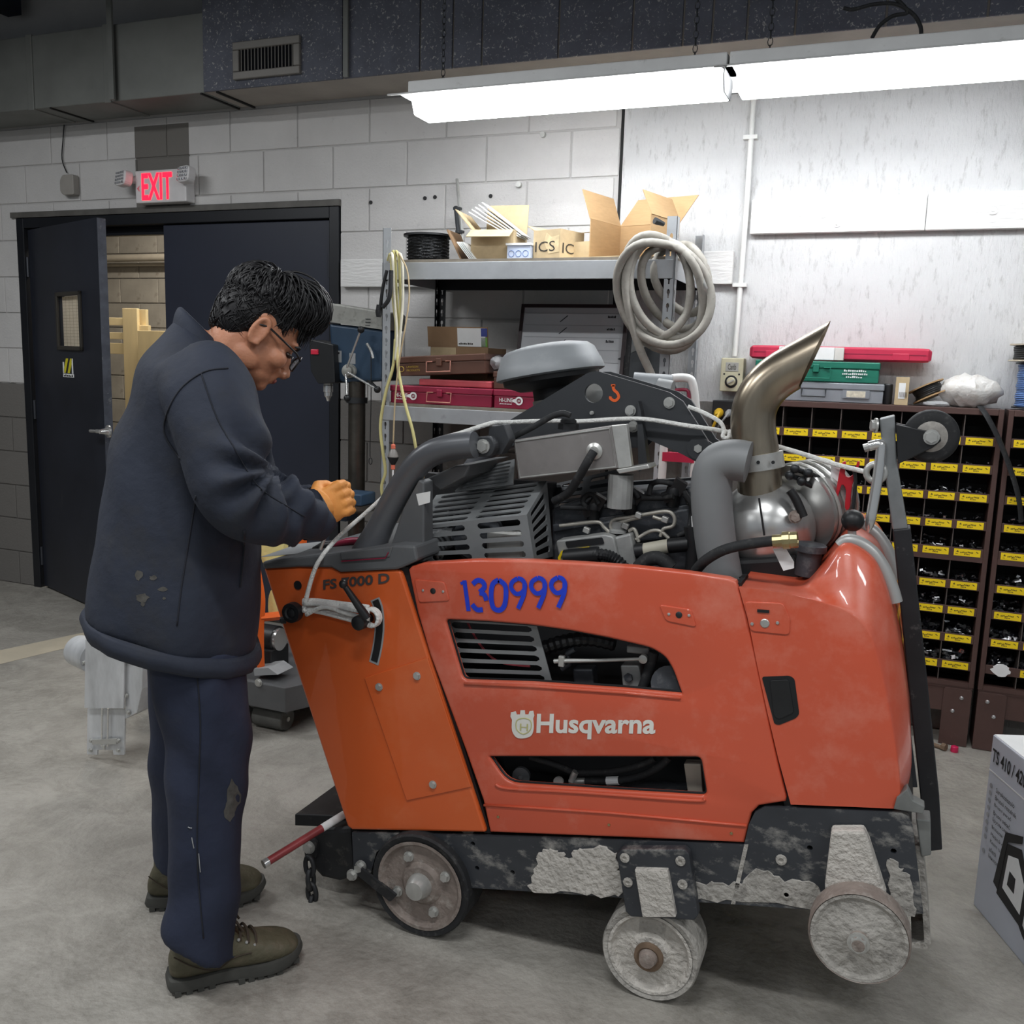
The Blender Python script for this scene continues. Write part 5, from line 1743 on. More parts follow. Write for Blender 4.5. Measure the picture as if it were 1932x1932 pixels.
# grip dial and lever
kc = P(566, 1150, Y0)
MB().lathe(kc, (0, -1, 0), [(0, 0.012), (0.02, 0.012), (0.021, 0.025), (0.026, 0.026), (0.042, 0.025), (0.043, 0.016), (0.040, 0.012), (0.044, 0.004)], 24).build('rope_knob', 'black_plastic', saw, smooth=30)
q = P(540, 1170, Y0 - 0.005)
MB().lathe(q, (-1, -0.6, 0), [(0, 0.009), (0.012, 0.009), (0.016, 0.006)], 10).build('hose_nipple', 'chassis_dark', saw, smooth=30)
lv0, lv1 = P(693, 1167, Y0 - 0.055), P(648, 1102, Y0 - 0.075)
b = MB()
b.lathe(P(697, 1166, Y0), (0, -1, 0), [(0, 0.012), (0.03, 0.012), (0.031, 0.019), (0.055, 0.018), (0.058, 0.014)], 18)
b.tube([lv0, lv0.lerp(lv1, 0.12), lv0.lerp(lv1, 0.8), lv1], [0.010, 0.011, 0.0075, 0.007], 12)
b.ell(lv1, 0.011)
b.build('crank_lever', 'black_plastic', saw, smooth=50)
text('FS 7000 D', P(610, 1113, Y0 - 0.001), P(735, 1098, Y0) - P(610, 1111, Y0), Vector((0, 0, 0.026)) + (P(611, 1087, Y0) - P(610, 1111, Y0)) * 0.0, 'grey_letter', saw, bold=0.03)

# grey console cover
g1 = PL([(494, 1060), (496, 1074), (562, 1070), (624, 1071), (641, 1080), (746, 1075), (757, 1072), (788, 1058), (783, 1030), (740, 1028), (732, 1038), (640, 1042), (600, 1046), (530, 1054)], Y0 - 0.006)
MB().prism(g1, yv * (Y1 - Y0 + 0.012)).build('console_cover', 'cover_grey', saw, bevel=0.006)
g2 = PL([(640, 1042), (643, 1058), (735, 1052), (742, 1030)], Y0 - 0.009)
MB().prism(g2, yv * 0.16).build('cover_pad', 'cover_grey', saw, bevel=0.004)
MB().tube(PL([(644, 1059), (727, 1053), (733, 1042)], Y0 - 0.0095), 0.0015, 6).build('red_pinstripe', 'case_red', saw)
# paper sheets on the cover
q0 = P(505, 1056, Y0 + 0.08)
MB().obox(Vector((q0.x, Y0 + 0.05, q0.z + 0.012)), Vector((0.10, 0.02, 0.016)), Vector((-0.02, 0.2, 0)), Vector((0, 0, 0.001))).build('decal_sheet', 'grey_paint', saw)
# support post + big bent tube (lifting frame)
MB().prism(PL([(735, 1035), (760, 960), (790, 905), (800, 910), (800, 1060), (785, 1062), (770, 1070), (748, 1068)], Y0 + 0.05), yv * 0.05).build('frame_post', 'cover_grey', saw, bevel=0.004)
q = P(814, 951, Y0 + 0.049)
MB().prism(PL([(785, 932), (812, 927), (811, 948), (790, 954)], Y0 + 0.049), yv * 0.001).build('rating_label', 'paper_white', saw)
tp = PL([(690, 1050), (704, 1022), (722, 985), (742, 945), (766, 905), (790, 874), (815, 855), (845, 845), (872, 841), (896, 839)], Y0 + 0.07)
MB().tube(catmull(tp, 4), [0.042 - 0.010 * min(1, i / 8) for i in range(37)], 20).build('lifting_tube', 'tube_grey', saw, smooth=60)
MB().tube(catmull([p + yv * 0.42 for p in tp], 4), 0.032, 16).build('lifting_tube', 'tube_grey', saw, smooth=60)
MB().prism(fillet(PL([(888, 826), (925, 822), (936, 842), (926, 862), (888, 862)], Y0 + 0.09), 0.012), yv * 0.03).build('tube_clevis', 'plate_dark', saw, bevel=0.003)
bolt(saw, P(912, 842, Y0 + 0.09), (0, -1, 0), 0.013, 0.012)
MB().prism(fillet(PL([(922, 806), (950, 800), (962, 830), (945, 858), (920, 858)], Y0 + 0.13), 0.004), yv * 0.04).build('tube_lug', 'plate_dark', saw, bevel=0.002)

# ---- lifting arch
Ya = 2.27
arch = PL([(905, 836), (930, 812), (1108, 704), (1118, 701), (1130, 701), (1262, 740), (1288, 757), (1318, 803), (1336, 832), (1362, 850), (1345, 862), (1318, 874), (1287, 857), (1222, 829), (1205, 845), (960, 838), (930, 850)], Ya)
hole = [P(1120, 742, Ya) + Vector((0.024 * math.cos(a), 0, 0.024 * math.sin(a))) for a in [2 * PI * i / 24 for i in range(24)]]
MB().prism(arch, yv * 0.012, [hole]).build('lifting_arch', 'plate_dark', saw)
MB().prism([p + yv * 0.10 for p in arch], yv * 0.012).build('lifting_arch', 'plate_dark', saw)
c_ = P(1120, 742, Ya + 0.06)
MB().cyl(c_, c_ + yv * 0.03, 0.026, 24).build('lifting_boss', 'steel', saw)
for px, py in ((1190, 775), (1195, 805), (1263, 760), (1117, 779), (1318, 846)):
    bolt(saw, P(px, py, Ya), (0, -1, 0), 0.0105 if px != 1117 else 0.004, 0.009)
MB().lathe(P(1318, 846, Ya - 0.006), (0, 1, 0), [(0, 0.028), (0.006, 0.028)], 24).build('pivot_boss', 'plate_dark', saw, smooth=30)
# hook symbol
hk = catmull(PL([(1157, 727), (1158, 735), (1165, 742), (1167, 750), (1160, 756), (1152, 752), (1152, 748)], Ya - 0.001), 4)
b = ribbon(hk, 0.007, 0.0012)
b.prism([p - yv * 0.001 for p in PL([(1153, 725), (1161, 725), (1161, 729), (1153, 729)], Ya)], yv * 0.001)
b.build('hook_symbol', mat('hook_orange', (226, 96, 40), 0.5), saw)
# angled gusset
MB().prism(PL([(1204, 757), (1209, 775), (1222, 880), (1205, 890), (1202, 800)], Ya - 0.03), yv * 0.03).build('gusset', 'plate_dark', saw)
# canisters behind the arch
q = P(1195, 722, Ya + 0.2)
MB().cyl(q + Vector((0, 0, -0.012)), q + Vector((0.10, 0.02, -0.016)), 0.04, 24).build('filter_canister', 'filter_grey', saw, smooth=40)
q = P(1240, 735, Ya + 0.18)
MB().cyl(q, q + Vector((0.04, 0.0, -0.005)), 0.03, 20).build('canister_cap', 'grey_paint', saw, smooth=40)
# ---- expansion tank
Yt = 2.12
tk = PL([(968, 830), (1153, 803), (1166, 884), (978, 905)], Yt)
tkb = MB().prism(fillet(tk, 0.004), yv * 0.13).build('coolant_tank', 'tank_metal', saw, bevel=0.004)
MB().tube([p - yv * 0.001 for p in PL([(972, 833), (1150, 808), (1162, 881), (982, 901)], Yt)], 0.0022, 6, closed=True).build('weld_bead', 'steel', tkb)
MB().prism(PL([(1153, 803), (1182, 800), (1192, 880), (1166, 884)], Yt + 0.003), yv * 0.02).build('tank_bracket', 'steel', saw, bevel=0.002)
MB().prism(PL([(1162, 886), (1222, 876), (1226, 884), (1168, 894)], Yt - 0.01), yv * 0.07).build('bracket_foot', 'steel', saw, bevel=0.002)
q = P(1172, 895, Yt + 0.03)
MB().cyl(q, q - Vector((0, 0, 0.08)), 0.03, 16).build('bracket_mount', 'cast_alloy', saw)
q = P(1072, 806, Yt + 0.06)
MB().lathe(q + Vector((0, 0, -0.005)), (0, 0, 1), [(0, 0.026), (0.014, 0.026), (0.016, 0.02), (0.022, 0.02), (0.026, 0.015)], 10).build('tank_cap', 'black_plastic', saw, smooth=30)
MB().tube(catmull(PL([(945, 838), (970, 824), (1005, 806), (1040, 786), (1062, 780), (1076, 784)], Yt + 0.02), 5), 0.0075, 10).build('vent_hose', 'black_rubber', saw, smooth=60)
q = P(1122, 851, Yt)
MB().lathe(q, (0, -1, 0), [(0, 0.02), (0.004, 0.02), (0.008, 0.012), (0.02, 0.01)], 18).build('hose_elbow', 'steel', saw, smooth=40)
MB().tube(catmull([P(1120, 852, Yt - 0.02), P(1108, 872, Yt - 0.03), P(1092, 900, Yt - 0.02), P(1072, 930, Yt), P(1046, 945, Yt + 0.02)], 5), 0.0105, 10).build('coolant_hose', 'black_rubber', saw, smooth=60)
# ---- air pre-cleaner
Yf = 2.44
q = P(1037, 694, Yf)
rA = (P(1134, 690, Yf) - P(940, 690, Yf)).length / 2
ax_ = Vector((-0.19, 0.0, 1))
MB().lathe(q, ax_, [(-0.022, rA * 0.95), (-0.018, rA), (-0.013, rA), (0.012, rA * 0.95), (0.014, rA * 0.935), (0.042, rA * 0.86), (0.054, rA * 0.76), (0.062, rA * 0.5), (0.064, 0.002)], 48).build('precleaner_cap', 'filter_grey', saw, smooth=35)
MB().lathe(q, ax_, [(-0.055, rA * 0.60), (-0.035, rA * 0.88), (-0.012, rA * 0.90)], 40).build('precleaner_skirt', 'black_plastic', saw, smooth=35)
MB().lathe(q, ax_, [(-0.16, 0.055), (-0.05, 0.055)], 30).build('intake_neck', 'black_plastic', saw, smooth=35)
MB().lathe(q, ax_, [(-0.105, 0.059), (-0.085, 0.059)], 30).build('neck_clamp', 'steel', saw, smooth=35)
MB().lathe(P(1085, 800, Yf), (1, 0, 0.1), [(-0.11, 0.04), (-0.09, 0.062), (0.12, 0.062), (0.14, 0.04)], 28).build('air_filter_housing', 'black_plastic', saw, smooth=35)
# roof plates under the tank
MB().prism(PL([(800, 905), (860, 878), (888, 876), (876, 900), (830, 925)], 2.06), yv * 0.25).build('shroud_plate', 'cover_grey', saw, bevel=0.004)


def slotted(q4, cols, rows, th, mx_, my_, gx, gy, name, m, skip=()):
    """plate spanning the quad q4 (tl, tr, br, bl) with rounded slots"""
    def bl(u, v):
        return (q4[0] * (1 - u) + q4[1] * u) * (1 - v) + (q4[3] * (1 - u) + q4[2] * u) * v
    holes = []
    for i in range(cols):
        for j in range(rows):
            if (i, j) in skip:
                continue
            u0 = mx_ + (1 - 2 * mx_ - (cols - 1) * gx) / cols * i + gx * i
            u1 = u0 + (1 - 2 * mx_ - (cols - 1) * gx) / cols
            v0 = my_ + (1 - 2 * my_ - (rows - 1) * gy) / rows * j + gy * j
            v1 = v0 + (1 - 2 * my_ - (rows - 1) * gy) / rows
            e = (u1 - u0) * 0.06
            holes.append([bl(u0 + e, v0), bl(u1 - e, v0), bl(u1 - e * .3, v0 * .7 + v1 * .3), bl(u1 - e * .3, v0 * .3 + v1 * .7), bl(u1 - e, v1), bl(u0 + e, v1), bl(u0 + e * .3, v0 * .3 + v1 * .7), bl(u0 + e * .3, v0 * .7 + v1 * .3)])
    n = (q4[1] - q4[0]).cross(q4[3] - q4[0]).normalized()
    if n.y < 0:
        n = -n
    return MB().prism(list(q4), n * th, holes).build(name, m, saw)


# belt guard: sloping top face, front face and right end, all slotted
A, B_ = P(823, 934, 2.20), P(1032, 907, 2.20)
C_, D_ = P(994, 971, 2.06), P(783, 994, 2.06)
slotted([A, B_, C_, D_], 2, 6, 0.004, 0.06, 0.06, 0.06, 0.075, 'guard_top', 'grille_metal')
E_, G_ = P(1008, 1058, 2.06), P(806, 1064, 2.06)
slotted([D_, C_, E_, G_], 2, 4, 0.004, 0.06, 0.08, 0.10, 0.10, 'guard_front', 'grille_metal')
slotted([C_, B_, P(1046, 951, 2.20), P(1036, 1056, 2.20)] if False else [C_, B_, P(1044, 1050, 2.20), E_], 1, 6, 0.004, 0.14, 0.08, 0.0, 0.06, 'guard_end', 'grille_metal')
slotted([P(905, 882, 2.24), P(971, 866, 2.24), P(968, 912, 2.16), P(858, 926, 2.16)], 1, 6, 0.004, 0.08, 0.08, 0, 0.075, 'guard_rear', 'grille_metal')
slotted([P(1050, 912, 2.34), P(1170, 884, 2.34), P(1160, 955, 2.30), P(1040, 960, 2.30)], 2, 4, 0.004, 0.1, 0.1, 0.1, 0.12, 'guard_panel', 'plate_dark')
# fan belt parts inside the guard
MB().lathe(P(905, 1010, 2.16), (0, -1, 0), [(0, 0.07), (0.02, 0.07), (0.025, 0.055), (0.04, 0.055), (0.045, 0.02)], 28).build('fan_pulley', 'engine_black', saw, smooth=30)
MB().box(P(960, 1030, 2.14), (0.10, 0.06, 0.085)).build('alternator', 'steel', saw, bevel=0.008)
for k in range(5):
    q = P(818 + k * 3, 1022 + k * 6, 2.12)
    MB().tube([q + Vector((0, 0.016 * math.cos(a), 0.016 * math.sin(a))) for a in [2 * PI * i / 14 for i in range(14)]], 0.0035, 6, closed=True).build('spring_coil', 'steel', saw)
for k in range(7):
    q = P(845 + k * 12, 990 - k * 1.5, 2.22)
    MB().bx(q.x - 0.003, q.x + 0.003, 2.22, 2.3, q.z - 0.08, q.z + 0.04).build('radiator_fin', 'engine_black', saw)
MB().bx(P(800, 1000, 2.3).x, P(1040, 1000, 2.3).x, 2.3, 2.33, P(800, 1100, 2.3).z, P(900, 900, 2.3).z).build('radiator', 'engine_inside', saw)

# ---- engine top
Ye = 2.16
eb = PL([(1040, 960), (1120, 935), (1320, 918), (1330, 930), (1345, 1085), (1040, 1085)], Ye + 0.06)
MB().prism(eb, yv * 0.22).build('engine_block', 'engine_black', saw, bevel=0.01)
MB().prism(PL([(1042, 990), (1310, 950), (1312, 962), (1044, 1004)], Ye + 0.05), yv * 0.04).build('rocker_rail', 'engine_black', saw, bevel=0.003)
MB().prism(PL([(1130, 985), (1300, 958), (1316, 1010), (1140, 1030)], Ye + 0.045), yv * 0.04).build('cylinder_head', 'engine_black', saw, bevel=0.006)
MB().prism(PL([(1050, 918), (1330, 900), (1330, 912), (1050, 932)], Ye + 0.26), yv * 0.03).build('intake_rail', 'plate_dark', saw)
for (px, py) in ((1120, 958), (1190, 947), (1270, 930)):
    q = P(px, py, Ye + 0.05)
    b = MB()
    b.lathe(q + Vector((0, 0, -0.03)), (0.1, -0.2, 1), [(0, 0.016), (0.03, 0.016), (0.032, 0.020), (0.045, 0.018), (0.055, 0.010)], 14)
    b.box(q + Vector((0.014, -0.012, 0.018)), (0.03, 0.02, 0.034), (0.2, 0.5, 0.3))
    b.box(q + Vector((-0.01, -0.012, -0.008)), (0.026, 0.02, 0.022), (0.2, -0.4, 0.3))
    b.build('injector', 'black_plastic', saw, smooth=35)
hoses = [
    [(1110, 960), (1100, 945), (1108, 934), (1122, 936), (1130, 950)],
    [(1172, 950), (1170, 930), (1182, 918), (1196, 926), (1206, 940)],
    [(1225, 935), (1228, 915), (1248, 908), (1272, 916), (1290, 930), (1300, 952)],
    [(1060, 956), (1090, 958), (1112, 957)],
    [(1140, 955), (1165, 956), (1190, 948)],
    [(1212, 938), (1245, 940), (1272, 936)],
    [(1292, 932), (1304, 950), (1303, 975), (1298, 1000), (1280, 1010)],
]
for h in hoses:
    MB().tube(catmull([P(x, y, Ye + 0.03) + Vector((0, rs.uniform(-0.01, 0.01), 0)) for x, y in h], 5), 0.0068, 8).build('wiring_loom', 'black_rubber', saw, smooth=60)
lines = [
    [(1056, 992), (1090, 988), (1128, 985), (1140, 995), (1156, 1010)],
    [(1158, 1005), (1152, 992), (1160, 980), (1190, 976), (1220, 970), (1258, 965), (1272, 975), (1270, 992), (1252, 998), (1246, 1012)],
    [(1164, 988), (1190, 980), (1210, 976)],
    [(1186, 1002), (1196, 998), (1202, 1010), (1205, 1022)],
    [(1200, 1018), (1225, 1003), (1245, 1002), (1262, 1016)],
    [(1232, 975), (1248, 980), (1256, 978)],
]
for l in lines:
    MB().tube(catmull(PL(l, Ye + 0.015), 5), 0.0046, 8).build('fuel_line', 'fuel_line', saw, smooth=60)
for px, py in ((1107, 1000), (1180, 992), (1255, 980), (1205, 972)):
    MB().box(P(px, py, Ye + 0.012), (0.016, 0.014, 0.014), (0, 0.3, 0)).build('line_fitting', 'steel', saw, bevel=0.002)
# control unit with yellow edge, corrugated loom
MB().prism(fillet(PL([(1048, 1020), (1140, 1008), (1158, 1012), (1170, 1070), (1060, 1075)], Ye - 0.02), 0.008), yv * 0.05).build('control_unit', 'cast_alloy', saw, bevel=0.004)
MB().prism(fillet(PL([(1066, 1022), (1136, 1014), (1140, 1026), (1070, 1034)], Ye - 0.023), 0.004), yv * 0.004).build('unit_recess', 'black_plastic', saw)
b = ribbon(PL([(1112, 1034), (1060, 1042), (1055, 1052), (1057, 1070)], Ye - 0.026), 0.007, 0.004)
b.build('yellow_seal', 'label_yellow', saw)
MB().tube(PL([(1066, 1052), (1130, 1046)], Ye - 0.03), 0.020, 14).build('connector_boot', 'black_plastic', saw, smooth=50)
cp_ = catmull(PL([(1120, 1046), (1145, 1048), (1165, 1058), (1182, 1076)], Ye - 0.035), 8)
MB().tube(cp_, [0.0155 if i % 2 else 0.0125 for i in range(len(cp_))], 12).build('corrugated_loom', 'black_plastic', saw)
MB().prism(PL([(1158, 1014), (1190, 1006), (1202, 1070), (1170, 1072)], Ye - 0.01), yv * 0.07).build('pump_housing', 'cast_alloy', saw, bevel=0.005)
q = P(1166, 1000, Ye + 0.02)
MB().lathe(q, (0, 0, 1), [(-0.006, 0.022), (0.0, 0.022), (0.004, 0.016), (0.02, 0.016), (0.022, 0.012)], 14).build('filler_cap', 'cast_alloy', saw, smooth=30)
MB().tube(PL([(1200, 1040), (1216, 1038)], Ye - 0.01), 0.018, 14).build('hose_joint', 'black_plastic', saw, smooth=40)
MB().tube(PL([(1216, 1038), (1262, 1030)], Ye - 0.01), 0.017, 14).build('fuel_filter', mat('filter_cream', (176, 172, 156), 0.5), saw, smooth=40)
MB().tube(PL([(1262, 1030), (1300, 1026)], Ye - 0.01), 0.018, 14).build('hose_joint', 'black_plastic', saw, smooth=40)
MB().tube(PL([(1306, 992), (1312, 1030), (1308, 1078)], Ye - 0.01), 0.0205, 14).build('t_hose', 'black_plastic', saw, smooth=40)
MB().prism(PL([(1304, 974), (1320, 972), (1320, 995), (1305, 994)], Ye - 0.03), yv * 0.02).build('white_tag', 'paper_white', saw)
MB().tube(catmull(PL([(1204, 1072), (1222, 1056), (1245, 1054), (1268, 1072)], Ye - 0.03), 6), 0.017, 12).build('return_hose', 'black_rubber', saw, smooth=60)

# ---- exhaust, muffler, grey duct
gd = catmull(PL([(1412, 872), (1385, 868), (1358, 874), (1344, 898), (1343, 950), (1350, 1020), (1362, 1090)], 2.10), 5)
MB().tube(gd, 0.046, 20).build('intake_duct', 'duct_grey', saw, smooth=60)
Yx = 2.20
ec = P(1446, 992, Yx + 0.02)
MB().ell(ec, (0.112, 0.105, 0.108), n=36).build('turbo_shield', 'muffler_steel', saw, smooth=180)
MB().cyl(P(1505, 960, Yx + 0.04), P(1562, 932, Yx + 0.12), 0.105, 32, 0.085).build('turbo_body', 'muffler_steel', saw, smooth=40)
for f in (0.2, 0.45, 0.7, 0.95):
    p_ = P(1505, 960, Yx + 0.04).lerp(P(1562, 932, Yx + 0.12), f)
    d_ = (P(1562, 932, Yx + 0.12) - P(1505, 960, Yx + 0.04)).normalized()
    u = d_.orthogonal().normalized()
    v_ = d_.cross(u)
    rr = 0.108 - 0.02 * f
    MB().tube([p_ + (u * math.cos(a) + v_ * math.sin(a)) * rr for a in [2 * PI * i / 28 for i in range(28)]], 0.004, 6, closed=True).build('shield_wire', 'steel', saw)
for (x0_, y0_, x1_, y1_) in ((1490, 897, 1545, 915), (1512, 908, 1560, 930), (1500, 884, 1562, 908), (1525, 892, 1570, 915)):
    b = MB().tube([P(x0_, y0_, Yx - 0.02), P(x1_, y1_, Yx + 0.03)], 0.006, 8)
    b.ell(P(x0_, y0_, Yx - 0.02), 0.011, n=10)
    b.build('shield_spring', 'dark_steel', saw, smooth=60)
MB().tube(catmull(PL([(1490, 925), (1503, 945), (1516, 975)], Yx - 0.07), 5), 0.010, 8).build('shield_slot', 'engine_inside', saw, smooth=60)
MB().cyl(P(1432, 940, Yx - 0.092), P(1442, 1010, Yx - 0.092), 0.0022, 6).build('shield_seam', 'ink_black', saw)
bolt(saw, P(1500, 975, Yx - 0.072), (0.3, -1, 0), 0.011, 0.008, 'wheel_rust')
pipe_pts = PL([(1436, 955), (1432, 900), (1427, 850), (1421, 805), (1425, 765), (1447, 728), (1483, 700), (1530, 676)], Yx)
pc = catmull(pipe_pts, 6)
# mitred open end: cut the last rings along a slanted plane
rE = 0.0505
b = MB()
n_ = 28
tg_end = (pc[-1] - pc[-3]).normalized()
b.tube(pc[:-6], rE, n_, cap=False)
last = b.v[-n_:]
tip_top, tip_low = P(1540, 662, Yx), P(1492, 764, Yx)
cdir = (tip_low - tip_top)
pn = Vector((-cdir.z, 0, cdir.x)).normalized()
dirv = (pc[-6] - pc[-9]).normalized() * 0.45 + tg_end * 0.55
dirv.normalize()
ring2 = []
for p_ in last:
    t_ = (tip_top - p_).dot(pn) / dirv.dot(pn)
    ring2.append(p_ + dirv * max(t_, 0.004))
inner = []
cen = sum(ring2, Vector((0, 0, 0))) / n_
o0 = len(b.v)
b.v += ring2
for j in range(n_):
    a_, b__ = o0 - n_ + j, o0 - n_ + (j + 1) % n_
    b.f.append((a_, b__, b__ + n_, a_ + n_))
in2 = [cen + (p_ - cen) * 0.95 for p_ in ring2]
in3 = [cen + (p_ - cen) * 0.95 - dirv * 0.12 for p_ in ring2]
b.v += in2 + in3
for k in (1, 2):
    for j in range(n_):
        a_, b__ = o0 + (k - 1) * n_ + j, o0 + (k - 1) * n_ + (j + 1) % n_
        b.f.append((a_, b__, b__ + n_, a_ + n_))
b.f.append(tuple(o0 + 2 * n_ + j for j in range(n_)))
b.build('exhaust_pipe', 'exhaust_steel', saw, smooth=40)
cc0, cdir_ = P(1432, 872, Yx), (P(1427, 850, Yx) - P(1434, 900, Yx)).normalized()
MB().lathe(cc0 - cdir_ * 0.017, cdir_, [(0, 0.0535), (0.0, 0.056), (0.036, 0.056), (0.036, 0.0535)], 30).build('pipe_clamp', 'steel', saw, smooth=30)
MB().box(P(1372, 878, Yx - 0.02), (0.035, 0.02, 0.03), (0, 0.1, 0)).build('clamp_ear', 'steel', saw, bevel=0.003)
for px in (1408, 1431, 1459):
    q = P(px, 872, Yx - 0.052)
    MB().cyl(q, q - yv * 0.006, 0.004, 8).build('clamp_rivet', 'dark_steel', saw)
# water hose with brass end
MB().tube(catmull([P(1312, 1078, Y0 + 0.06), P(1330, 1058, Y0 + 0.04), P(1365, 1038, Y0 + 0.03), P(1410, 1027, Y0 + 0.03), P(1462, 1020, Y0 + 0.03)], 6), 0.0115, 10).build('water_hose', 'black_rubber', saw, smooth=60)
h0_, h1_ = P(1458, 1021, Y0 + 0.03), P(1504, 1018, Y0 + 0.03)
hd_ = (h1_ - h0_).normalized()
b = MB()
b.lathe(h0_, hd_, [(0, 0.0135), (0.02, 0.0135), (0.02, 0.0185), (0.034, 0.0185), (0.036, 0.017), (0.05, 0.017), (0.05, 0.0125), (0.035, 0.012)], 12)
b.build('brass_coupling', 'brass', saw, smooth=25)
MB().prism(PL([(1458, 1036), (1482, 1034), (1498, 1060), (1498, 1072), (1478, 1077)], Y0 + 0.045), yv * 0.0015).build('hang_tag', 'paper_white', saw)
# dark machinery below the muffler
MB().prism(PL([(1330, 1060), (1500, 1050), (1520, 1098), (1400, 1095)], 2.12), yv * 0.3).build('hydraulic_block', 'engine_inside', saw, bevel=0.01)
MB().cyl(P(1528, 1040, 2.1), P(1522, 1085, 2.1), 0.026, 16).build('filler_neck', 'engine_black', saw, smooth=40)
MB().lathe(P(1529, 1036, 2.1), (0.05, 0, 1), [(-0.004, 0.034), (0.010, 0.034), (0.013, 0.028)], 18).build('filler_lid', 'engine_black', saw, smooth=40)
MB().prism(PL([(1500, 1092), (1530, 1040), (1548, 1045), (1525, 1096)], 2.14), yv * 0.2).build('battery_box', 'engine_black', saw, bevel=0.004)
MB().prism(PL([(1490, 1010), (1545, 1014), (1575, 1010), (1605, 990), (1622, 1000), (1600, 1040), (1500, 1085)], 2.34), yv * 0.012).build('far_panel', 'dark_red', saw)

# ---- side panel in red orange with the two openings
sp_o = PL([(770, 1075), (776, 1068), (800, 1062), (900, 1056), (1000, 1057), (1100, 1062), (1200, 1069), (1300, 1080), (1375, 1091), (1388, 1097), (1392, 1106), (1410, 1172), (1430, 1262), (1450, 1360), (1470, 1450), (1484, 1505), (1482, 1513),
           (1450, 1518), (1432, 1521), (1418, 1535), (1404, 1591), (1150, 1580), (924, 1571), (911, 1511), (878, 1417), (843, 1323), (811, 1237), (787, 1156)])
w1 = fillet(PL([(839, 1169), (920, 1173), (1003, 1180), (1080, 1191), (1148, 1204), (1229, 1223), (1256, 1240), (1270, 1265), (1286, 1309), (1177, 1299), (1003, 1287), (873, 1283)]), [0.012, 0.0, 0, 0, 0, 0.02, 0.02, 0.01, 0.002, 0, 0, 0.014])
w2 = fillet(PL([(922, 1428), (1322, 1429), (1334, 1502), (1180, 1493), (956, 1478)]), [0.005, 0.012, 0.014, 0.0, 0.03])
pan = MB().panel(sp_o, yv * 0.022, [w1, w2], 0.007, 4).build('side_panel', 'saw_red_orange', saw, smooth=40, weld=True)
MB().prism([p + yv * (Y1 - Y0 - 0.022) for p in sp_o], yv * 0.022).build('side_panel', 'saw_red_orange', saw, bevel=0.008)
# dark rubber lips of the openings
for wl in (w1, w2):
    MB().tube([p + yv * 0.012 for p in wl], 0.004, 6, closed=True).build('opening_lip', 'black_plastic', pan)
# crease above the lower strip
cr = PL([(913, 1519), (1000, 1524), (1150, 1534), (1300, 1548), (1409, 1558)], Y0 - 0.001)
MB().tube(cr, 0.0032, 8).build('pressed_crease', 'saw_red_orange', pan, smooth=180)
MB().tube([p + Vector((0, 0, 0.012)) for p in PL([(880, 1285), (1003, 1292), (1177, 1304), (1280, 1313)], Y0 - 0.001)][0:0] or PL([(876, 1290), (1003, 1295), (1177, 1307), (1284, 1317)], Y0 - 0.0005), 0.004, 8).build('pressed_crease', 'saw_red_orange', pan, smooth=180)
MB().tube(catmull(PL([(935, 1480), (960, 1488), (1090, 1495), (1300, 1510), (1330, 1508)], Y0 - 0.0005), 4), 0.004, 8).build('pressed_crease', 'saw_red_orange', pan, smooth=180)
# latch pads
for pts, scr in (([(781, 1093), (838, 1098), (848, 1134), (790, 1137)], (817, 1115)), ([(1243, 1141), (1304, 1150), (1314, 1184), (1256, 1172)], (1281, 1160))):
    MB().prism(fillet(PL(pts, Y0 - 0.003), 0.008), yv * 0.004).build('latch_pad', 'saw_red_orange', pan, bevel=0.0025)
    for dx, r_ in ((0, 0.0055), (-19, 0.0025), (19, 0.0025)):
        q = P(scr[0] + dx, scr[1] + dx * 0.06, Y0 - 0.003)
        MB().lathe(q, (0, -1, 0), [(0, r_ * 1.3), (0.001, r_ * 1.3), (0.002, r_), (0.0025, r_ * 0.3)], 14).build('latch_screw', 'steel' if dx else 'dark_steel', pan, smooth=30)
for px, py in ((940, 1541), (1149, 1556), (1380, 1572)):
    MB().lathe(P(px, py, Y0), (0, -1, 0), [(0, 0.0035), (0.002, 0.003)], 10).build('rivet', 'brass', pan)
# stencil number, drawn in strokes
def stroke(pts, k=5):
    return catmull([P(x, y, Y0 - 0.0012) for x, y in pts], k)
num = MB()
nk = [0]
def rib(pts, wd=0.0118):
    r_ = ribbon(pts, wd, 0.0008)
    nk[0] += 1
    num.add([v_ + Vector((0, -0.00025 * nk[0], 0)) for v_ in r_.v], r_.f)
rib(PL([(876, 1095), (884, 1153)], Y0 - 0.0012), 0.0105)
rib(PL([(869, 1101), (880, 1097)], Y0 - 0.0012), 0.007)
rib(stroke([(892, 1102), (901, 1095), (911, 1098), (914, 1108), (905, 1117)]))
rib(stroke([(905, 1118), (914, 1122), (918, 1133)]))
rib(stroke([(911, 1150), (900, 1150), (891, 1140)]))
rib(stroke([(941, 1094), (953, 1104), (955, 1122), (952, 1142), (943, 1151), (931, 1146), (927, 1124), (930, 1102), (941, 1094)]))
for x0, y0 in ((964, 1091), (1002, 1090), (1040, 1089)):
    rib(stroke([(x0 + 13, y0), (x0 + 3, y0 + 7), (x0 + 1, y0 + 18), (x0 + 10, y0 + 29), (x0 + 22, y0 + 26), (x0 + 27, y0 + 14), (x0 + 22, y0 + 3), (x0 + 13, y0)]), 0.0105)
    rib(stroke([(x0 + 26, y0 + 12), (x0 + 25, y0 + 30), (x0 + 14, y0 + 57)]), 0.0105)
num.build('stencil_number', 'blue_stencil', pan, label='blue stencilled number 130999')
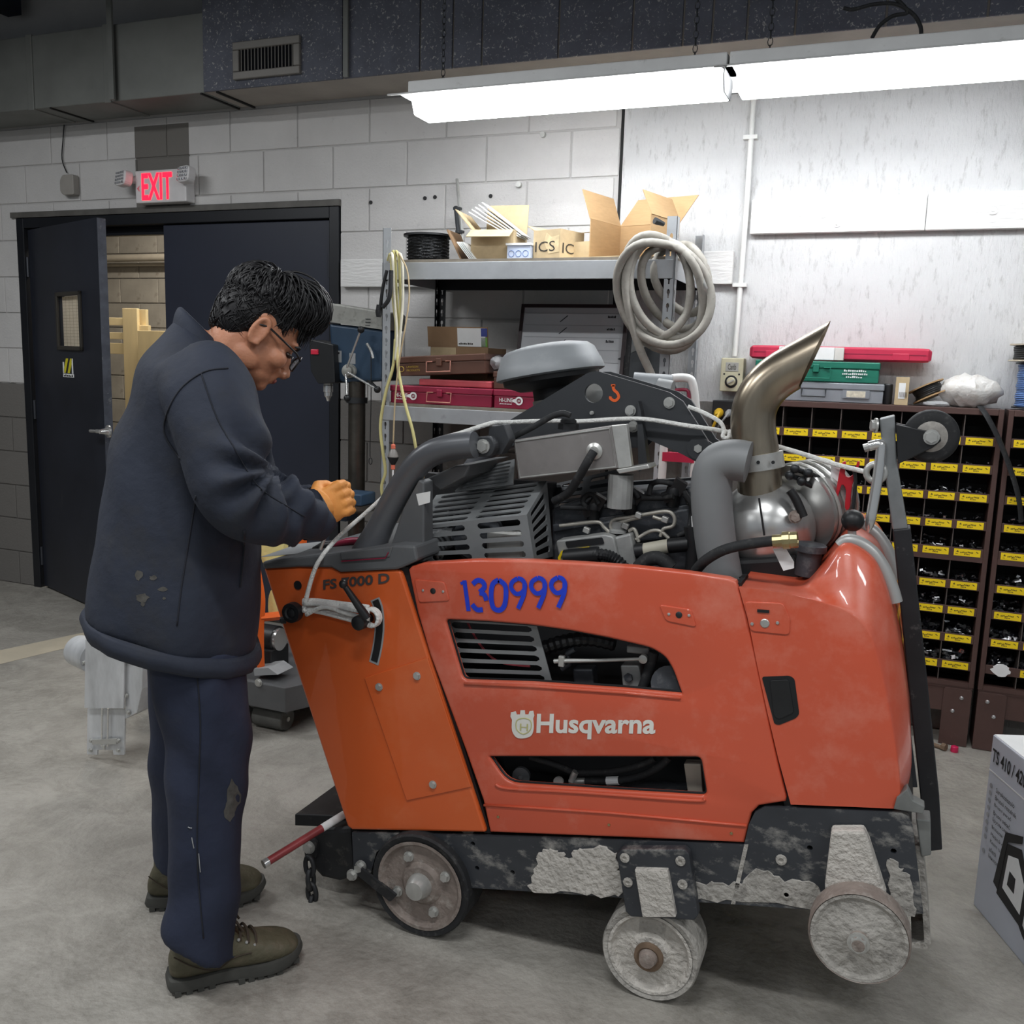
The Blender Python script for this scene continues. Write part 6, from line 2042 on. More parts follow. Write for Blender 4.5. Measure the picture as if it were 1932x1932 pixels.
# maker's name: letters with a crowned badge
bl_, br_ = P(1012, 1386, Y0 - 0.0005), P(1236, 1388, Y0 - 0.0005)
hgt = P(1012, 1346, Y0).z - bl_.z
text('Husqvarna', bl_ + Vector((0, 0, -0.010)), (br_ - bl_), Vector((0, 0, hgt + 0.010)), 'logo_white', pan, bold=0.028)
bd = catmull(PL([(966, 1358), (966, 1378), (974, 1391), (988, 1393), (1002, 1388), (1007, 1374), (1006, 1356)], Y0 - 0.0022), 5)
crown = PL([(1008, 1350), (1006, 1341), (999, 1342), (997, 1348), (991, 1348), (990, 1340), (982, 1340), (981, 1348), (975, 1348), (973, 1342), (964, 1344), (963, 1352)], Y0 - 0.0022)
bdg = MB().prism(bd + crown, yv * 0.001).build('crown_badge', 'logo_white', pan, label='white crowned badge with an H')
MB().tube(catmull(PL([(975, 1360), (975, 1376), (988, 1385), (1001, 1376), (1001, 1360), (988, 1355)], Y0 - 0.0024), 5, closed=True), 0.0012, 6, closed=True).build('badge_ring', 'logo_gold', bdg)
text('H', P(981, 1378, Y0 - 0.0024), P(996, 1379, Y0) - P(981, 1378, Y0), Vector((0, 0, 0.017)), 'logo_gold', bdg)

# ---- what shows through the openings
MB().prism(PL([(766, 1062), (774, 1062), (930, 1572), (920, 1572)], Y0 + 0.03), yv * 0.55).build('console_shade_plate', 'engine_inside', saw)  # added dark plate, paints shade over the orange console face behind the opening
core = PL([(800, 1110), (1380, 1130), (1470, 1500), (1400, 1560), (930, 1540)], Y0 + 0.19)
MB().prism(core, yv * 0.30).build('light_block_core', 'engine_inside', saw)  # dark box added inside the body to block light behind the openings
gq = [P(838, 1168, Y0 + 0.04), P(1012, 1178, Y0 + 0.04), P(1042, 1290, Y0 + 0.04), P(864, 1285, Y0 + 0.04)]
slotted(gq, 1, 6, 0.003, 0.05, 0.04, 0.0, 0.06, 'inner_grille', 'grille_metal')
MB().tube(catmull([P(880, 1170, Y0 + 0.10), P(905, 1215, Y0 + 0.09), P(940, 1248, Y0 + 0.08), P(1000, 1257, Y0 + 0.08)], 5), 0.003, 6).build('red_wire', 'case_pink', saw)
q_ = [(1020, 1225), (1060, 1212), (1110, 1205), (1160, 1215)]
cp_ = catmull(PL(q_, Y0 + 0.09), 8)
MB().tube(cp_, [0.0185 if i % 2 else 0.0155 for i in range(len(cp_))], 12).build('corrugated_loom', 'black_plastic', saw)
MB().tube(PL([(1046, 1248), (1060, 1247), (1136, 1246), (1215, 1243)], Y0 + 0.05), [0.006, 0.0055, 0.0045, 0.004], 10).build('control_rod', 'steel', saw, smooth=40)
MB().box(P(1060, 1247, Y0 + 0.05), (0.014, 0.014, 0.026)).build('rod_clevis', 'steel', saw, bevel=0.002)
MB().lathe(P(1214, 1243, Y0 + 0.05), (0, -1, 0), [(-0.006, 0.010), (0.006, 0.010), (0.008, 0.004)], 14).build('rod_end', 'steel', saw, smooth=30)
MB().prism(fillet(PL([(1170, 1255), (1205, 1255), (1214, 1300), (1175, 1298)], Y0 + 0.07), 0.006), yv * 0.05).build('hydraulic_pump', 'cast_alloy', saw, bevel=0.005)
MB().lathe(P(1186, 1278, Y0 + 0.07), (0, -1, 0), [(0, 0.011), (0.006, 0.010)], 6).build('pump_plug', 'engine_black', saw)
MB().prism(PL([(1182, 1218), (1225, 1224), (1228, 1236), (1182, 1232)], Y0 + 0.07), yv * 0.04).build('pump_flange', 'cast_alloy', saw, bevel=0.003)
MB().tube(catmull(PL([(1234, 1230), (1226, 1260), (1212, 1300)], Y0 + 0.06), 5), 0.012, 10).build('pump_hose', 'black_rubber', saw, smooth=60)
MB().tube(catmull(PL([(1060, 1262), (1075, 1250), (1070, 1235), (1085, 1225)], Y0 + 0.07), 5), 0.007, 8).build('linkage', 'engine_black', saw, smooth=60)
MB().box(P(1105, 1275, Y0 + 0.10), (0.05, 0.04, 0.045), (0, -0.15, 0)).build('valve_block', 'engine_black', saw, bevel=0.005)
MB().cyl(P(1262, 1290, Y0 + 0.10), P(1262, 1290, Y0 + 0.04), 0.04, 20).build('drum', 'engine_black', saw, smooth=40)
# lower opening
MB().lathe(P(985, 1462, Y0 + 0.06), (0.1, -1, 0), [(0, 0.022), (0.01, 0.022), (0.012, 0.006), (0.016, 0.005)], 20).build('belt_roller', 'cover_grey', saw, smooth=30)
for pts, r_, m_ in (([(1075, 1474), (1110, 1474), (1160, 1474)], 0.0085, 'steel'), ([(1105, 1474), (1170, 1472), (1215, 1462), (1245, 1445), (1262, 1428)], 0.0095, 'black_rubber'), ([(1090, 1458), (1150, 1456), (1200, 1446), (1235, 1430)], 0.0085, 'black_rubber'), ([(1000, 1428), (1040, 1440), (1080, 1456)], 0.008, 'black_rubber')):
    MB().tube(catmull(PL(pts, Y0 + 0.06), 5), r_, 10).build('hydraulic_hose', m_, saw, smooth=60)
MB().tube(PL([(1145, 1473.5), (1168, 1472.5)], Y0 + 0.06), 0.0102, 10).build('hose_label', 'paper_white', saw)
b = MB()
b.tube(catmull(PL([(1086, 1456), (1082, 1464), (1078, 1474)], Y0 + 0.05), 4), 0.008, 10)
b.lathe(P(1055, 1473, Y0 + 0.05), (0, -1, 0), [(0, 0.012), (0.008, 0.012)], 16)
b.build('hose_end', 'steel', saw, smooth=40)
MB().prism(PL([(1290, 1441), (1322, 1442), (1326, 1502), (1298, 1500)], Y0 + 0.05), yv * 0.03).build('hinge_plate', mat('plate_tan', (168, 160, 148), 0.6, 0.2), saw, bevel=0.002)
MB().cyl(P(1150, 1492, Y0 + 0.11), P(1300, 1502, Y0 + 0.11), 0.03, 18).build('lift_cylinder', 'engine_black', saw, smooth=40)

# ---- front hood: flat side rolling over to the front
A_ = [(1394, 1108), (1450, 1114), (1501, 1124), (1553, 1137), (1594, 1153), (1625, 1178), (1643, 1207), (1654, 1246), (1664, 1285), (1677, 1349), (1690, 1427), (1697, 1495), (1690, 1526), (1600, 1522), (1492, 1518), (1468, 1430), (1448, 1345), (1430, 1262), (1412, 1172)]
B2 = [(1395, 1091), (1450, 1098), (1503, 1104), (1524, 1098), (1552, 1068), (1592, 1024), (1640, 1044), (1666, 1085), (1688, 1160), (1706, 1262), (1716, 1350), (1720, 1440), (1712, 1528), (1600, 1524), (1492, 1520), (1468, 1432), (1448, 1347), (1430, 1264), (1412, 1174)]
RH = 0.095
Ap = PL(A_, Y0)
Bp = [P(x, y, Y0 + RH * 0.9) for x, y in B2]
# let the side edge near the gap and the bottom stay straight
for i in (12, 13, 14, 15, 16, 17, 18):
    Bp[i] = Vector((Ap[i].x + (0.02 if i == 12 else 0), Y0 + RH, Ap[i].z))
Bp[0] = Vector((Ap[0].x, Y0 + RH, Bp[0].z))


def sm(pts):
    up_ = catmull(pts[:13], 4)
    return up_ + pts[13:]


Ap, Bp = sm(Ap), sm(Bp)
rings = []
for k, dpt in ((0, 0), (0.04, 0.006), (0.09, 0.03), (0.15, 0.075), (0.50, 0.36), (0.86, 0.70), (0.94, 0.80), (0.985, 0.90), (1.0, 1.0)):
    rings.append([Vector((a.x + (b_.x - a.x) * k, Y0 + (b_.y - Y0) * dpt, a.z + (b_.z - a.z) * k)) for a, b_ in zip(Ap, Bp)])
rings.append([Vector((p.x, YM, p.z)) for p in Bp])
mir = []
for r_ in rings[:-1][::-1]:
    mir.append([Vector((p.x, 2 * YM - p.y, p.z)) for p in r_])
# hollow behind: close with caps at both sides only
hood = MB().loft(rings + mir).build('front_hood', 'saw_red_orange', saw, smooth=38)
# hollow for the hand grip
rc_o = PL([(1437, 1277), (1490, 1275), (1499, 1281), (1508, 1347), (1502, 1355), (1470, 1368), (1461, 1366)], Y0 - 0.0012)
hg_ = MB().prism(fillet(rc_o, 0.006), yv * 0.002).build('grip_recess', 'engine_inside', hood)
MB().prism(fillet(PL([(1452, 1284), (1488, 1282), (1498, 1345), (1470, 1358), (1460, 1352)], Y0 - 0.003), 0.006), yv * 0.003).build('grip_plate', 'black_plastic', hg_, bevel=0.002)
lp = PL([(1404, 1135), (1478, 1138), (1491, 1168), (1490, 1199), (1415, 1191)], Y0 - 0.003)
MB().prism(fillet(lp, 0.01), yv * 0.004).build('latch_pad', 'saw_red_orange', hood, bevel=0.0025)
for dx, dy, r_ in ((0, 0, 0.008), (-24, 1, 0.003), (24, -1, 0.003)):
    MB().lathe(P(1443 + dx, 1176 + dy, Y0 - 0.003), (0, -1, 0), [(0, r_ * 1.2), (0.001, r_ * 1.2), (0.0022, r_), (0.0025, r_ * 0.3)], 14).build('latch_screw', 'steel', hood, smooth=30)
MB().box(P(1440, 1153, Y0 - 0.004), (0.024, 0.003, 0.006), (0, -0.05, 0)).build('latch_slot', 'black_plastic', hood)
# gap between panel and hood
MB().prism(PL([(1388, 1100), (1398, 1100), (1432, 1262), (1470, 1430), (1497, 1522), (1480, 1520), (1452, 1400), (1420, 1240)], Y0 + 0.012), yv * 0.1).build('panel_gap', 'engine_inside', saw)
# silver grip bar on top of the hood and the ball lever
hb2 = catmull([P(x, y, Y0 + 0.10) for x, y in ((1586, 1030), (1598, 1020), (1620, 1024), (1646, 1042), (1667, 1072), (1682, 1108), (1690, 1136))], 5)
MB().tube(hb2, 0.014, 12).build('hood_grip', 'handle_silver', saw, smooth=60)
MB().tube([p + yv * 0.24 for p in hb2], 0.017, 12).build('hood_grip', 'handle_silver', saw, smooth=60)
kb = P(1609, 982, 2.12)
MB().ell(kb, 0.024, n=20).build('ball_knob', 'black_plastic', saw, smooth=180)
MB().cyl(kb + Vector((0.0, 0, -0.02)), kb + Vector((0.004, 0, -0.075)), 0.009, 10).build('ball_stem', 'steel', saw, smooth=40)
# ---- folded guide arm with its wheel
Yg = 2.16
arm_top = PL([(1659, 790), (1688, 783), (1692, 870), (1713, 998), (1684, 1000), (1668, 880)], Yg)
arm = MB().prism(arm_top, yv * 0.045).build('guide_arm', mat('galvanised', (138, 141, 142), 0.45, 0.45, 0.18, 14), saw, bevel=0.003)
MB().prism(PL([(1684, 1000), (1718, 996), (1745, 1240), (1772, 1500), (1778, 1604), (1744, 1608), (1736, 1500), (1708, 1240)], Yg - 0.002), yv * 0.05).build('guide_arm_lower', mat('arm_black', (38, 39, 42), 0.5, 0.2, 0.2, 14, col2=(110, 108, 106), thr=(0.62, 0.72, 0.6)), saw, bevel=0.003)
wc = P(1757, 824, Yg)
fk = PL([(1690, 800), (1745, 812), (1772, 818), (1776, 832), (1760, 845), (1694, 876)], Yg - 0.012)
MB().prism(fk, yv * 0.006).build('wheel_fork', 'black_plastic', saw, bevel=0.002)
MB().prism([p + yv * 0.06 for p in fk], yv * 0.006).build('wheel_fork', 'black_plastic', saw, bevel=0.002)
gw = MB().lathe(wc, (0, 1, 0), [(0, 0.036), (0.0, 0.046), (0.004, 0.053), (0.012, 0.056), (0.036, 0.056), (0.044, 0.053), (0.048, 0.046), (0.048, 0.036)], 36).build('guide_wheel', 'black_rubber', saw, smooth=40)
MB().lathe(wc, (0, -1, 0), [(-0.03, 0.037), (-0.002, 0.037), (0.001, 0.03), (0.001, 0.001)], 30).build('wheel_hub', mat('hub_wrap', (150, 146, 140), 0.5, 0.2, 0.3, 60), gw, smooth=30)
bolt(saw, wc - yv * 0.012, (0, -1, 0), 0.012, 0.012)
MB().tube(catmull([P(1640, 842, Yg - 0.01), P(1660, 838, Yg - 0.01), P(1662, 850, Yg - 0.01), P(1656, 900, Yg - 0.015), P(1646, 960, Yg - 0.02), P(1638, 1005, Yg - 0.025)], 6), [0.011] * 26 + [0.011, 0.010, 0.008, 0.005, 0.002], 10).build('chrome_hook', 'chrome', saw, smooth=60)
MB().cyl(P(1630, 846, Yg), P(1662, 836, Yg), 0.009, 10).build('hook_bolt', 'steel', saw)
eo = P(1652, 892, Yg)
MB().tube([eo + Vector((0.019 * math.cos(a), 0.0, 0.019 * math.sin(a))) for a in [2 * PI * i / 18 for i in range(18)]], 0.007, 8, closed=True).build('eye_ring', 'steel', saw, smooth=180)
bolt(saw, P(1654, 803, Yg), (-1, -0.3, 0), 0.012, 0.012)

# ================================================================== ROPE
rp = thing('white_rope', 'white rope wound round knob and lever and strung over the saw', 'rope', P(566, 1150, Y0 - 0.03))
rr_ = 0.0058
path = [P(575, 1140, Y0 - 0.03), P(590, 1085, Y0 - 0.02), P(606, 1052, Y0 - 0.012), P(640, 1012, Y0 + 0.05), P(690, 968, Y0 + 0.11), P(735, 926, Y0 + 0.14), P(780, 876, Y0 + 0.135), P(823, 833, Y0 + 0.10), P(870, 817, Y0 + 0.10), P(926, 799, Y0 + 0.13), P(951, 797, Y0 + 0.18),
        P(1040, 794, Y0 + 0.26), P(1091, 795, Y0 + 0.28), P(1203, 790, Y0 + 0.285), P(1295, 803, Y0 + 0.29), P(1362, 813, Y0 + 0.31), P(1400, 823, Y0 + 0.34), P(1459, 840, Y0 + 0.32), P(1520, 858, Y0 + 0.28), P(1576, 876, Y0 + 0.25), P(1636, 891, Yg + 0.0)]
MB().tube(catmull(path, 6), rr_, 8).build('rope_run', 'rope_white', rp, smooth=180)
MB().tube(catmull([P(1298, 767, Y0 + 0.31), P(1330, 780, Y0 + 0.31), P(1358, 796, Y0 + 0.30), P(1366, 812, Y0 + 0.29), P(1364, 824, Y0 + 0.28), P(1374, 826, Y0 + 0.28), P(1378, 812, Y0 + 0.29)], 6), rr_ * 0.9, 8).build('rope_loop', 'rope_white', rp, smooth=180)
for i in range(7):
    yy = Y0 - 0.016 - 0.005 * (i % 4)
    o_ = i * 2.2
    pts = [P(572, 1133 + o_ * 1.5, yy), P(600, 1133 + o_ * 1.6, yy), P(650, 1139 + o_ * 2.1, yy - 0.004), P(696, 1145 + o_ * 2.6, yy - 0.008)]
    if i == 3:
        pts = [P(578, 1160, yy), P(612, 1145, yy - 0.006), P(650, 1156, yy - 0.006), P(696, 1168, yy - 0.006)]
    MB().tube(catmull(pts, 5), rr_ * 0.95, 7).build('rope_strand', 'rope_white', rp, smooth=180)
lc = P(701, 1165, Y0 - 0.02)
for i in range(3):
    ring = [lc + Vector((0.021 * math.cos(a), -0.006 + i * 0.007, 0.021 * math.sin(a))) for a in [2 * PI * j / 18 for j in range(18)]]
    MB().tube(ring, rr_ * 0.8, 7, closed=True).build('rope_turn', 'rope_white', rp, smooth=180)
# pliers on the console
pq = P(640, 1030, Y0 + 0.14)
pz_ = P(640, 1046, Y0 - 0.006).z
pl_ = thing('pliers', 'red handled pliers lying on the grey console cover', 'pliers', (pq.x, Y0 + 0.12, pz_ + 0.01))
for s, m_ in ((0, 'case_red'), (1, 'case_red')):
    pts = [P(685, 1020 + s * 8, Y0 + 0.12 + s * 0.03), P(655, 1022 + s * 9, Y0 + 0.13 + s * 0.03), P(625, 1030 + s * 2, Y0 + 0.14)]
    MB().tube(catmull(pts, 5), [0.010] * 6 + [0.009, 0.008, 0.007, 0.006, 0.005], 10).build('handle', m_, pl_, smooth=60)
MB().tube(catmull([P(628, 1030, Y0 + 0.14), P(606, 1033, Y0 + 0.15), P(590, 1036, Y0 + 0.16)], 5), [0.014] * 5 + [0.013, 0.011, 0.009, 0.007, 0.006, 0.004], 10).build('jaws', 'black_plastic', pl_, smooth=60)
# chrome and red bar leaning into the rear of the saw
b0_, b1_ = P(497, 1631, 1.80), P(652, 1535, 2.02)
jb = thing('pry_bar', 'chrome bar with red sleeve sticking out behind the saw', 'bar', b0_)
d_ = b1_ - b0_
MB().cyl(b0_, b0_ + d_ * 0.05, 0.0115, 16).build('end_cap', 'chrome', jb, smooth=40)
MB().cyl(b0_ + d_ * 0.05, b0_ + d_ * 1.3, 0.0100, 16).build('shaft', 'chrome', jb, smooth=40)
MB().cyl(b0_ + d_ * 0.06, b0_ + d_ * 0.70, 0.0104, 16).build('red_sleeve', mat('sleeve_red', (142, 58, 60), 0.35, 0.1, 0.2, 20), jb, smooth=40)
MB().cyl(b0_ + d_ * 0.70, b0_ + d_ * 0.98, 0.0106, 16).build('bar_label', 'paper_white', jb, smooth=40)
# ================================================================== DRILL PRESS
mat('press_blue', (44, 66, 88), 0.45, 0.1, 0.15, 10)
mat('press_grey', (146, 146, 140), 0.5, 0.15, 0.18, 14, col2=(92, 92, 88), thr=(0.54, 0.7, 0.7))
mat('column_steel', (86, 82, 76), 0.35, 0.75, 0.3, 12)
DYc = 3.56
colp = P(673, 850, DYc)
dp = thing('drill_press', 'blue floor drill press with grey belt cover beside the shelving', 'drill press', (colp.x, DYc, 0))
zt_ = P(673, 935, DYc).z
MB().cyl((colp.x, DYc, 0.02), (colp.x, DYc, P(673, 640, DYc).z), 0.037, 24).build('column', 'column_steel', dp, smooth=40)
MB().bx(colp.x - 0.2, colp.x + 0.12, DYc - 0.32, DYc + 0.12, 0.0, 0.035).build('base', 'press_blue', dp, bevel=0.008)
zc2 = P(673, 755, DYc).z
MB().lathe((colp.x, DYc, zc2 - 0.012), (0, 0, 1), [(0, 0.046), (0.024, 0.046)], 24).build('collar', 'dark_steel', dp, smooth=30)
tc0 = P(655, 945, DYc - 0.16)
MB().lathe((tc0.x - 0.0, DYc - 0.16, zt_ - 0.035), (0, 0, 1), [(0, 0.12), (0.01, 0.135), (0.03, 0.135)], 36).build('table', 'column_steel', dp, smooth=30)
MB().box((colp.x - 0.02, DYc - 0.05, zt_ - 0.06), (0.09, 0.14, 0.08)).build('table_arm', 'press_blue', dp, bevel=0.01)
# belt cover
hY = DYc - 0.05
qa, qb, qc, qd = P(612, 570, hY), P(722, 588, hY), P(722, 622, hY), P(618, 606, hY)
qa2 = P(575, 576, hY)
MB().prism(fillet([qa, qb, qc, qd], 0.012), (0, 0.2, 0)).build('belt_cover', 'press_grey', dp, bevel=0.006)
MB().prism([p + Vector((0, -0.004, 0)) for p in [P(616, 600, hY), P(722, 616, hY), P(722, 622, hY), P(618, 607, hY)]], (0, 0.2, 0)).build('cover_rim', 'press_grey', dp)
for k in range(3):
    q = P(694, 602 + k * 6, hY - 0.003)
    MB().bx(q.x - 0.012, q.x + 0.012, hY - 0.004, hY - 0.001, q.z - 0.0015, q.z + 0.0015).build('cover_louver', 'dark_steel', dp)
hd_ = PL([(620, 610), (722, 622), (720, 718), (650, 722), (628, 716)], hY + 0.01)
MB().prism(hd_, (0, 0.18, 0)).build('head', 'press_blue', dp, bevel=0.012)
MB().prism(fillet(PL([(583, 640), (628, 650), (632, 722), (600, 724), (586, 700)], hY - 0.03), 0.005), (0, 0.12, 0)).build('control_box', 'black_plastic', dp, bevel=0.004)
q = P(594, 664, hY - 0.031)
MB().box(q, (0.036, 0.012, 0.022)).build('red_switch', mat('switch_red', (206, 40, 66), 0.4), dp, bevel=0.003)
q0 = P(629, 683, hY + 0.008)
MB().obox(q0, Vector((0.04, 0, -0.001)), Vector((0, 0, 0.05)), Vector((0, 0.003, 0))).build('info_label', 'grey_paint', dp)
dashes(q0 + Vector((0.004, -0.0015, 0.035)), Vector((0.03, 0, 0)), Vector((0, 0, 0.01)), 3, 'ink_black', dp)
MB().obox(P(659, 686, hY + 0.008), Vector((0.03, 0, -0.001)), Vector((0, 0, 0.045)), Vector((0, 0.003, 0))).build('info_label', 'grey_paint', dp)
# quill and chuck
qx = P(619, 735, hY + 0.02)
MB().cyl(qx + Vector((0, 0, 0.05)), qx + Vector((0, 0, 0.02)), 0.02, 16).build('quill', 'steel', dp, smooth=40)
MB().lathe(qx + Vector((0, 0, 0.025)), (0, 0, -1), [(0, 0.014), (0.008, 0.021), (0.035, 0.021), (0.037, 0.017), (0.052, 0.017), (0.062, 0.010), (0.075, 0.006)], 20).build('chuck', 'chrome', dp, smooth=30)
# feed hub with three arms
hub = P(652, 700, hY - 0.03)
MB().lathe(hub + Vector((0, 0.04, 0)), (0.25, -1, 0), [(0, 0.03), (0.03, 0.03), (0.034, 0.024), (0.055, 0.022), (0.06, 0.012)], 20).build('feed_hub', 'press_grey', dp, smooth=30)
for px, py in ((681, 622), (655, 751), (712, 735)):
    e = P(px, py, hY - 0.06)
    b = MB().cyl(hub + Vector((0.008, -0.012, 0)), e, 0.005, 10)
    a = b.build('feed_arm', 'chrome', dp, smooth=40)
    MB().ell(e, 0.015, n=14).build('ball_grip', 'black_plastic', a, smooth=180)
MB().tube(catmull(PL([(692, 648), (700, 662), (704, 676)], hY - 0.02), 4), 0.006, 8).build('lock_lever', 'chrome', dp)
MB().tube(catmull(PL([(700, 672), (700, 760), (698, 850), (699, 862)], hY), 4), 0.0022, 6).build('chuck_key_cord', 'ink_black', dp)
q = P(699, 870, hY)
MB().tube([q + Vector((0.008 * math.cos(a), 0, 0.014 * math.sin(a))) for a in [2 * PI * i / 12 for i in range(12)]], 0.002, 6, closed=True).build('cord_ring', 'ink_black', dp)
MB().tube(catmull(PL([(684, 706), (700, 722), (716, 738)], hY + 0.02), 4), 0.008, 8).build('motor_cord', 'black_rubber', dp)
# vise on the table
vz = zt_ - 0.004
vx = P(676, 915, DYc - 0.18).x
vs = thing('drill_vise', 'blue drill press vise with long black handle on the table', 'vise', (vx, DYc - 0.18, vz))
MB().bx(vx - 0.055, vx + 0.05, DYc - 0.24, DYc - 0.12, vz, vz + 0.05).build('vise_body', 'press_blue', vs, bevel=0.006)
MB().bx(vx - 0.02, vx + 0.02, DYc - 0.2405, DYc - 0.24, vz + 0.018, vz + 0.036).build('vise_plate', mat('vise_green', (60, 120, 112), 0.4), vs)
MB().bx(vx - 0.17, vx - 0.06, DYc - 0.22, DYc - 0.14, vz, vz + 0.026).build('vise_slide', 'dark_steel', vs, bevel=0.004)
MB().cyl((vx - 0.06, DYc - 0.18, vz + 0.05), (vx - 0.26, DYc - 0.2, vz + 0.056), 0.008, 10).build('vise_screw', 'dark_steel', vs)
MB().cyl((vx - 0.2, DYc - 0.2, vz + 0.054), (vx - 0.06, DYc - 0.2, vz + 0.066), 0.012, 10).build('vise_jaw_bar', 'black_plastic', vs)

# ================================================================== SMALL CORE SAW ON A CART BEHIND THE MAN
mat('cart_grey', (96, 97, 98), 0.5, 0.2, 0.1, 8)
mat('cart_orange', (226, 100, 34), 0.4, 0, 0.06, 6)
mat('galv_bright', (206, 208, 210), 0.35, 0.35, 0.25, 6, stretch=(2, 1, 0.7))
KY = 2.80
ct_ = thing('saw_cart', 'small orange and grey saw cart with bright steel blade guard behind the man', 'cart', (P(400, 1300, KY).x, KY + 0.2, 0))
zb0, zb1 = P(400, 1318, KY).z, P(400, 1272, KY).z
xa, xb = P(258, 1290, KY).x, P(538, 1290, KY).x
MB().prism([Vector((xa, KY, zb0)), Vector((xb, KY, zb0)), Vector((xb + 0.06, KY + 0.12, zb0)), Vector((xb + 0.06, KY + 0.5, zb0)), Vector((xa, KY + 0.5, zb0))], (0, 0, zb1 - zb0)).build('base_deck', 'cart_grey', ct_, bevel=0.004)
bolt(ct_, P(488, 1288, KY), (0, -1, 0), 0.012, 0.008)
r0, r1 = P(487, 1350, KY + 0.08), P(543, 1350, KY + 0.08)
rw_ = 0.045
for yy in (KY + 0.08, KY + 0.4):
    wh = MB().lathe((r0.x, yy, rw_ + 0.001), (1, 0, 0), [(0, rw_ - 0.004), (0.004, rw_), (r1.x - r0.x - 0.004, rw_), (r1.x - r0.x, rw_ - 0.004)], 28).build('roller', mat('roller_grey', (92, 92, 88), 0.8, 0, 0.15, 20), ct_, smooth=40)
    MB().cyl((r0.x - 0.02, yy, rw_ + 0.001), (r1.x + 0.004, yy, rw_ + 0.001), 0.009, 10).build('axle', 'steel', wh)
    MB().bx(r0.x - 0.02, r1.x + 0.012, yy - 0.02, yy + 0.02, zb0 - 0.03, zb0 - 0.001).build('wheel_mount', 'cart_grey', ct_)
    MB().lathe((xa + 0.12, yy, rw_ + 0.001), (1, 0, 0), [(0, rw_), (0.06, rw_)], 28).build('roller', 'roller_grey', ct_, smooth=40)
    MB().bx(xa + 0.11, xa + 0.19, yy - 0.02, yy + 0.02, zb0 - 0.03, zb0 - 0.001).build('wheel_mount', 'cart_grey', ct_)
# orange uprights
up1 = catmull(PL([(493, 1272), (491, 1230), (491, 1180), (493, 1130), (486, 1084), (478, 1040)], KY + 0.06), 5)
MB().tube(up1, 0.019, 4).build('upright', 'cart_orange', ct_, bevel=0.003)
MB().tube([p + Vector((0, 0.3, 0)) for p in up1], 0.019, 4).build('upright', 'cart_orange', ct_, bevel=0.003)
MB().cyl(P(493, 1165, KY + 0.06), P(545, 1160, KY + 0.12), 0.017, 4).build('cross_tube', 'cart_orange', ct_)
MB().cyl(P(560, 1160, KY + 0.22), P(574, 985, KY + 0.22), 0.016, 12).build('handle_tube', 'cart_orange', ct_)
MB().cyl(P(574, 1100, KY + 0.24), P(592, 1035, KY + 0.24), 0.012, 12).build('handle_tube', 'cart_orange', ct_)
MB().prism(PL([(478, 1262), (506, 1260), (524, 1273), (480, 1275)], KY + 0.03), (0, 0.1, 0)).build('foot_plate', 'grey_paint', ct_)
mq = P(520, 1205, KY + 0.16)
MB().cyl(mq + Vector((-0.12, 0.0, 0)), mq + Vector((0.01, 0, 0)), 0.052, 24).build('motor', 'black_plastic', ct_, smooth=40)
MB().cyl(mq + Vector((0.01, 0, 0)), mq + Vector((0.025, 0, 0)), 0.044, 24).build('motor_end', 'chrome', ct_, smooth=40)
MB().bx(mq.x - 0.14, mq.x + 0.02, mq.y - 0.06, mq.y + 0.06, zb1, mq.z - 0.03).build('motor_mount', 'black_plastic', ct_, bevel=0.006)
# steel guard assembly at the left end
GY = 2.34
MB().prism(PL([(161, 1207), (235, 1208), (233, 1337), (159, 1336)], GY), (0, 0.006, 0)).build('guard_plate', 'galv_bright', ct_, bevel=0.001)
MB().prism(PL([(235, 1205), (252, 1203), (270, 1220), (268, 1300), (258, 1345), (236, 1357)], GY + 0.015), (0, 0.14, 0)).build('guard_side', 'galv_bright', ct_, bevel=0.002)
MB().prism(PL([(236, 1285), (262, 1275), (262, 1310), (236, 1312)], GY + 0.05), (0, 0.50, 0)).build('guard_arm', 'cart_grey', ct_)
MB().prism(PL([(165, 1337), (236, 1338), (234, 1424), (214, 1424), (213, 1415), (184, 1415), (183, 1424), (164, 1423)], GY + 0.02), (0, 0.006, 0)).build('slide_plate', 'galv_bright', ct_)
MB().cyl(P(200, 1192, GY + 0.03), P(199, 1215, GY + 0.03), 0.013, 16).build('spindle_top', 'steel', ct_, smooth=40)
for px in (193, 204):
    MB().cyl(P(px, 1337, GY + 0.008), P(px - 1, 1408, GY + 0.008), 0.0035, 8).build('guide_rod', 'chrome', ct_)
MB().prism(PL([(173, 1396), (219, 1394), (219, 1404), (174, 1405)], GY + 0.004), (0, 0.012, 0)).build('clamp_bar', 'steel', ct_)
q = P(196, 1410, GY)
MB().lathe(q, (0, 0, 1), [(-0.008, 0.006), (0.008, 0.006)], 8).build('clamp_nut', 'steel', ct_)
for px, py in ((173, 1397), (224, 1397), (172, 1415), (224, 1415), (238, 1232), (242, 1246), (239, 1312), (243, 1344), (159, 1250)):
    bolt(ct_, P(px, py, GY + 0.012), (0, -1, 0), 0.006, 0.008)
cq = P(160, 1238, GY + 0.05)
MB().cyl(cq + Vector((-0.07, 0.04, 0)), cq + Vector((0.05, 0.0, 0)), 0.055, 26).build('guard_drum', 'galv_bright', ct_, smooth=40)
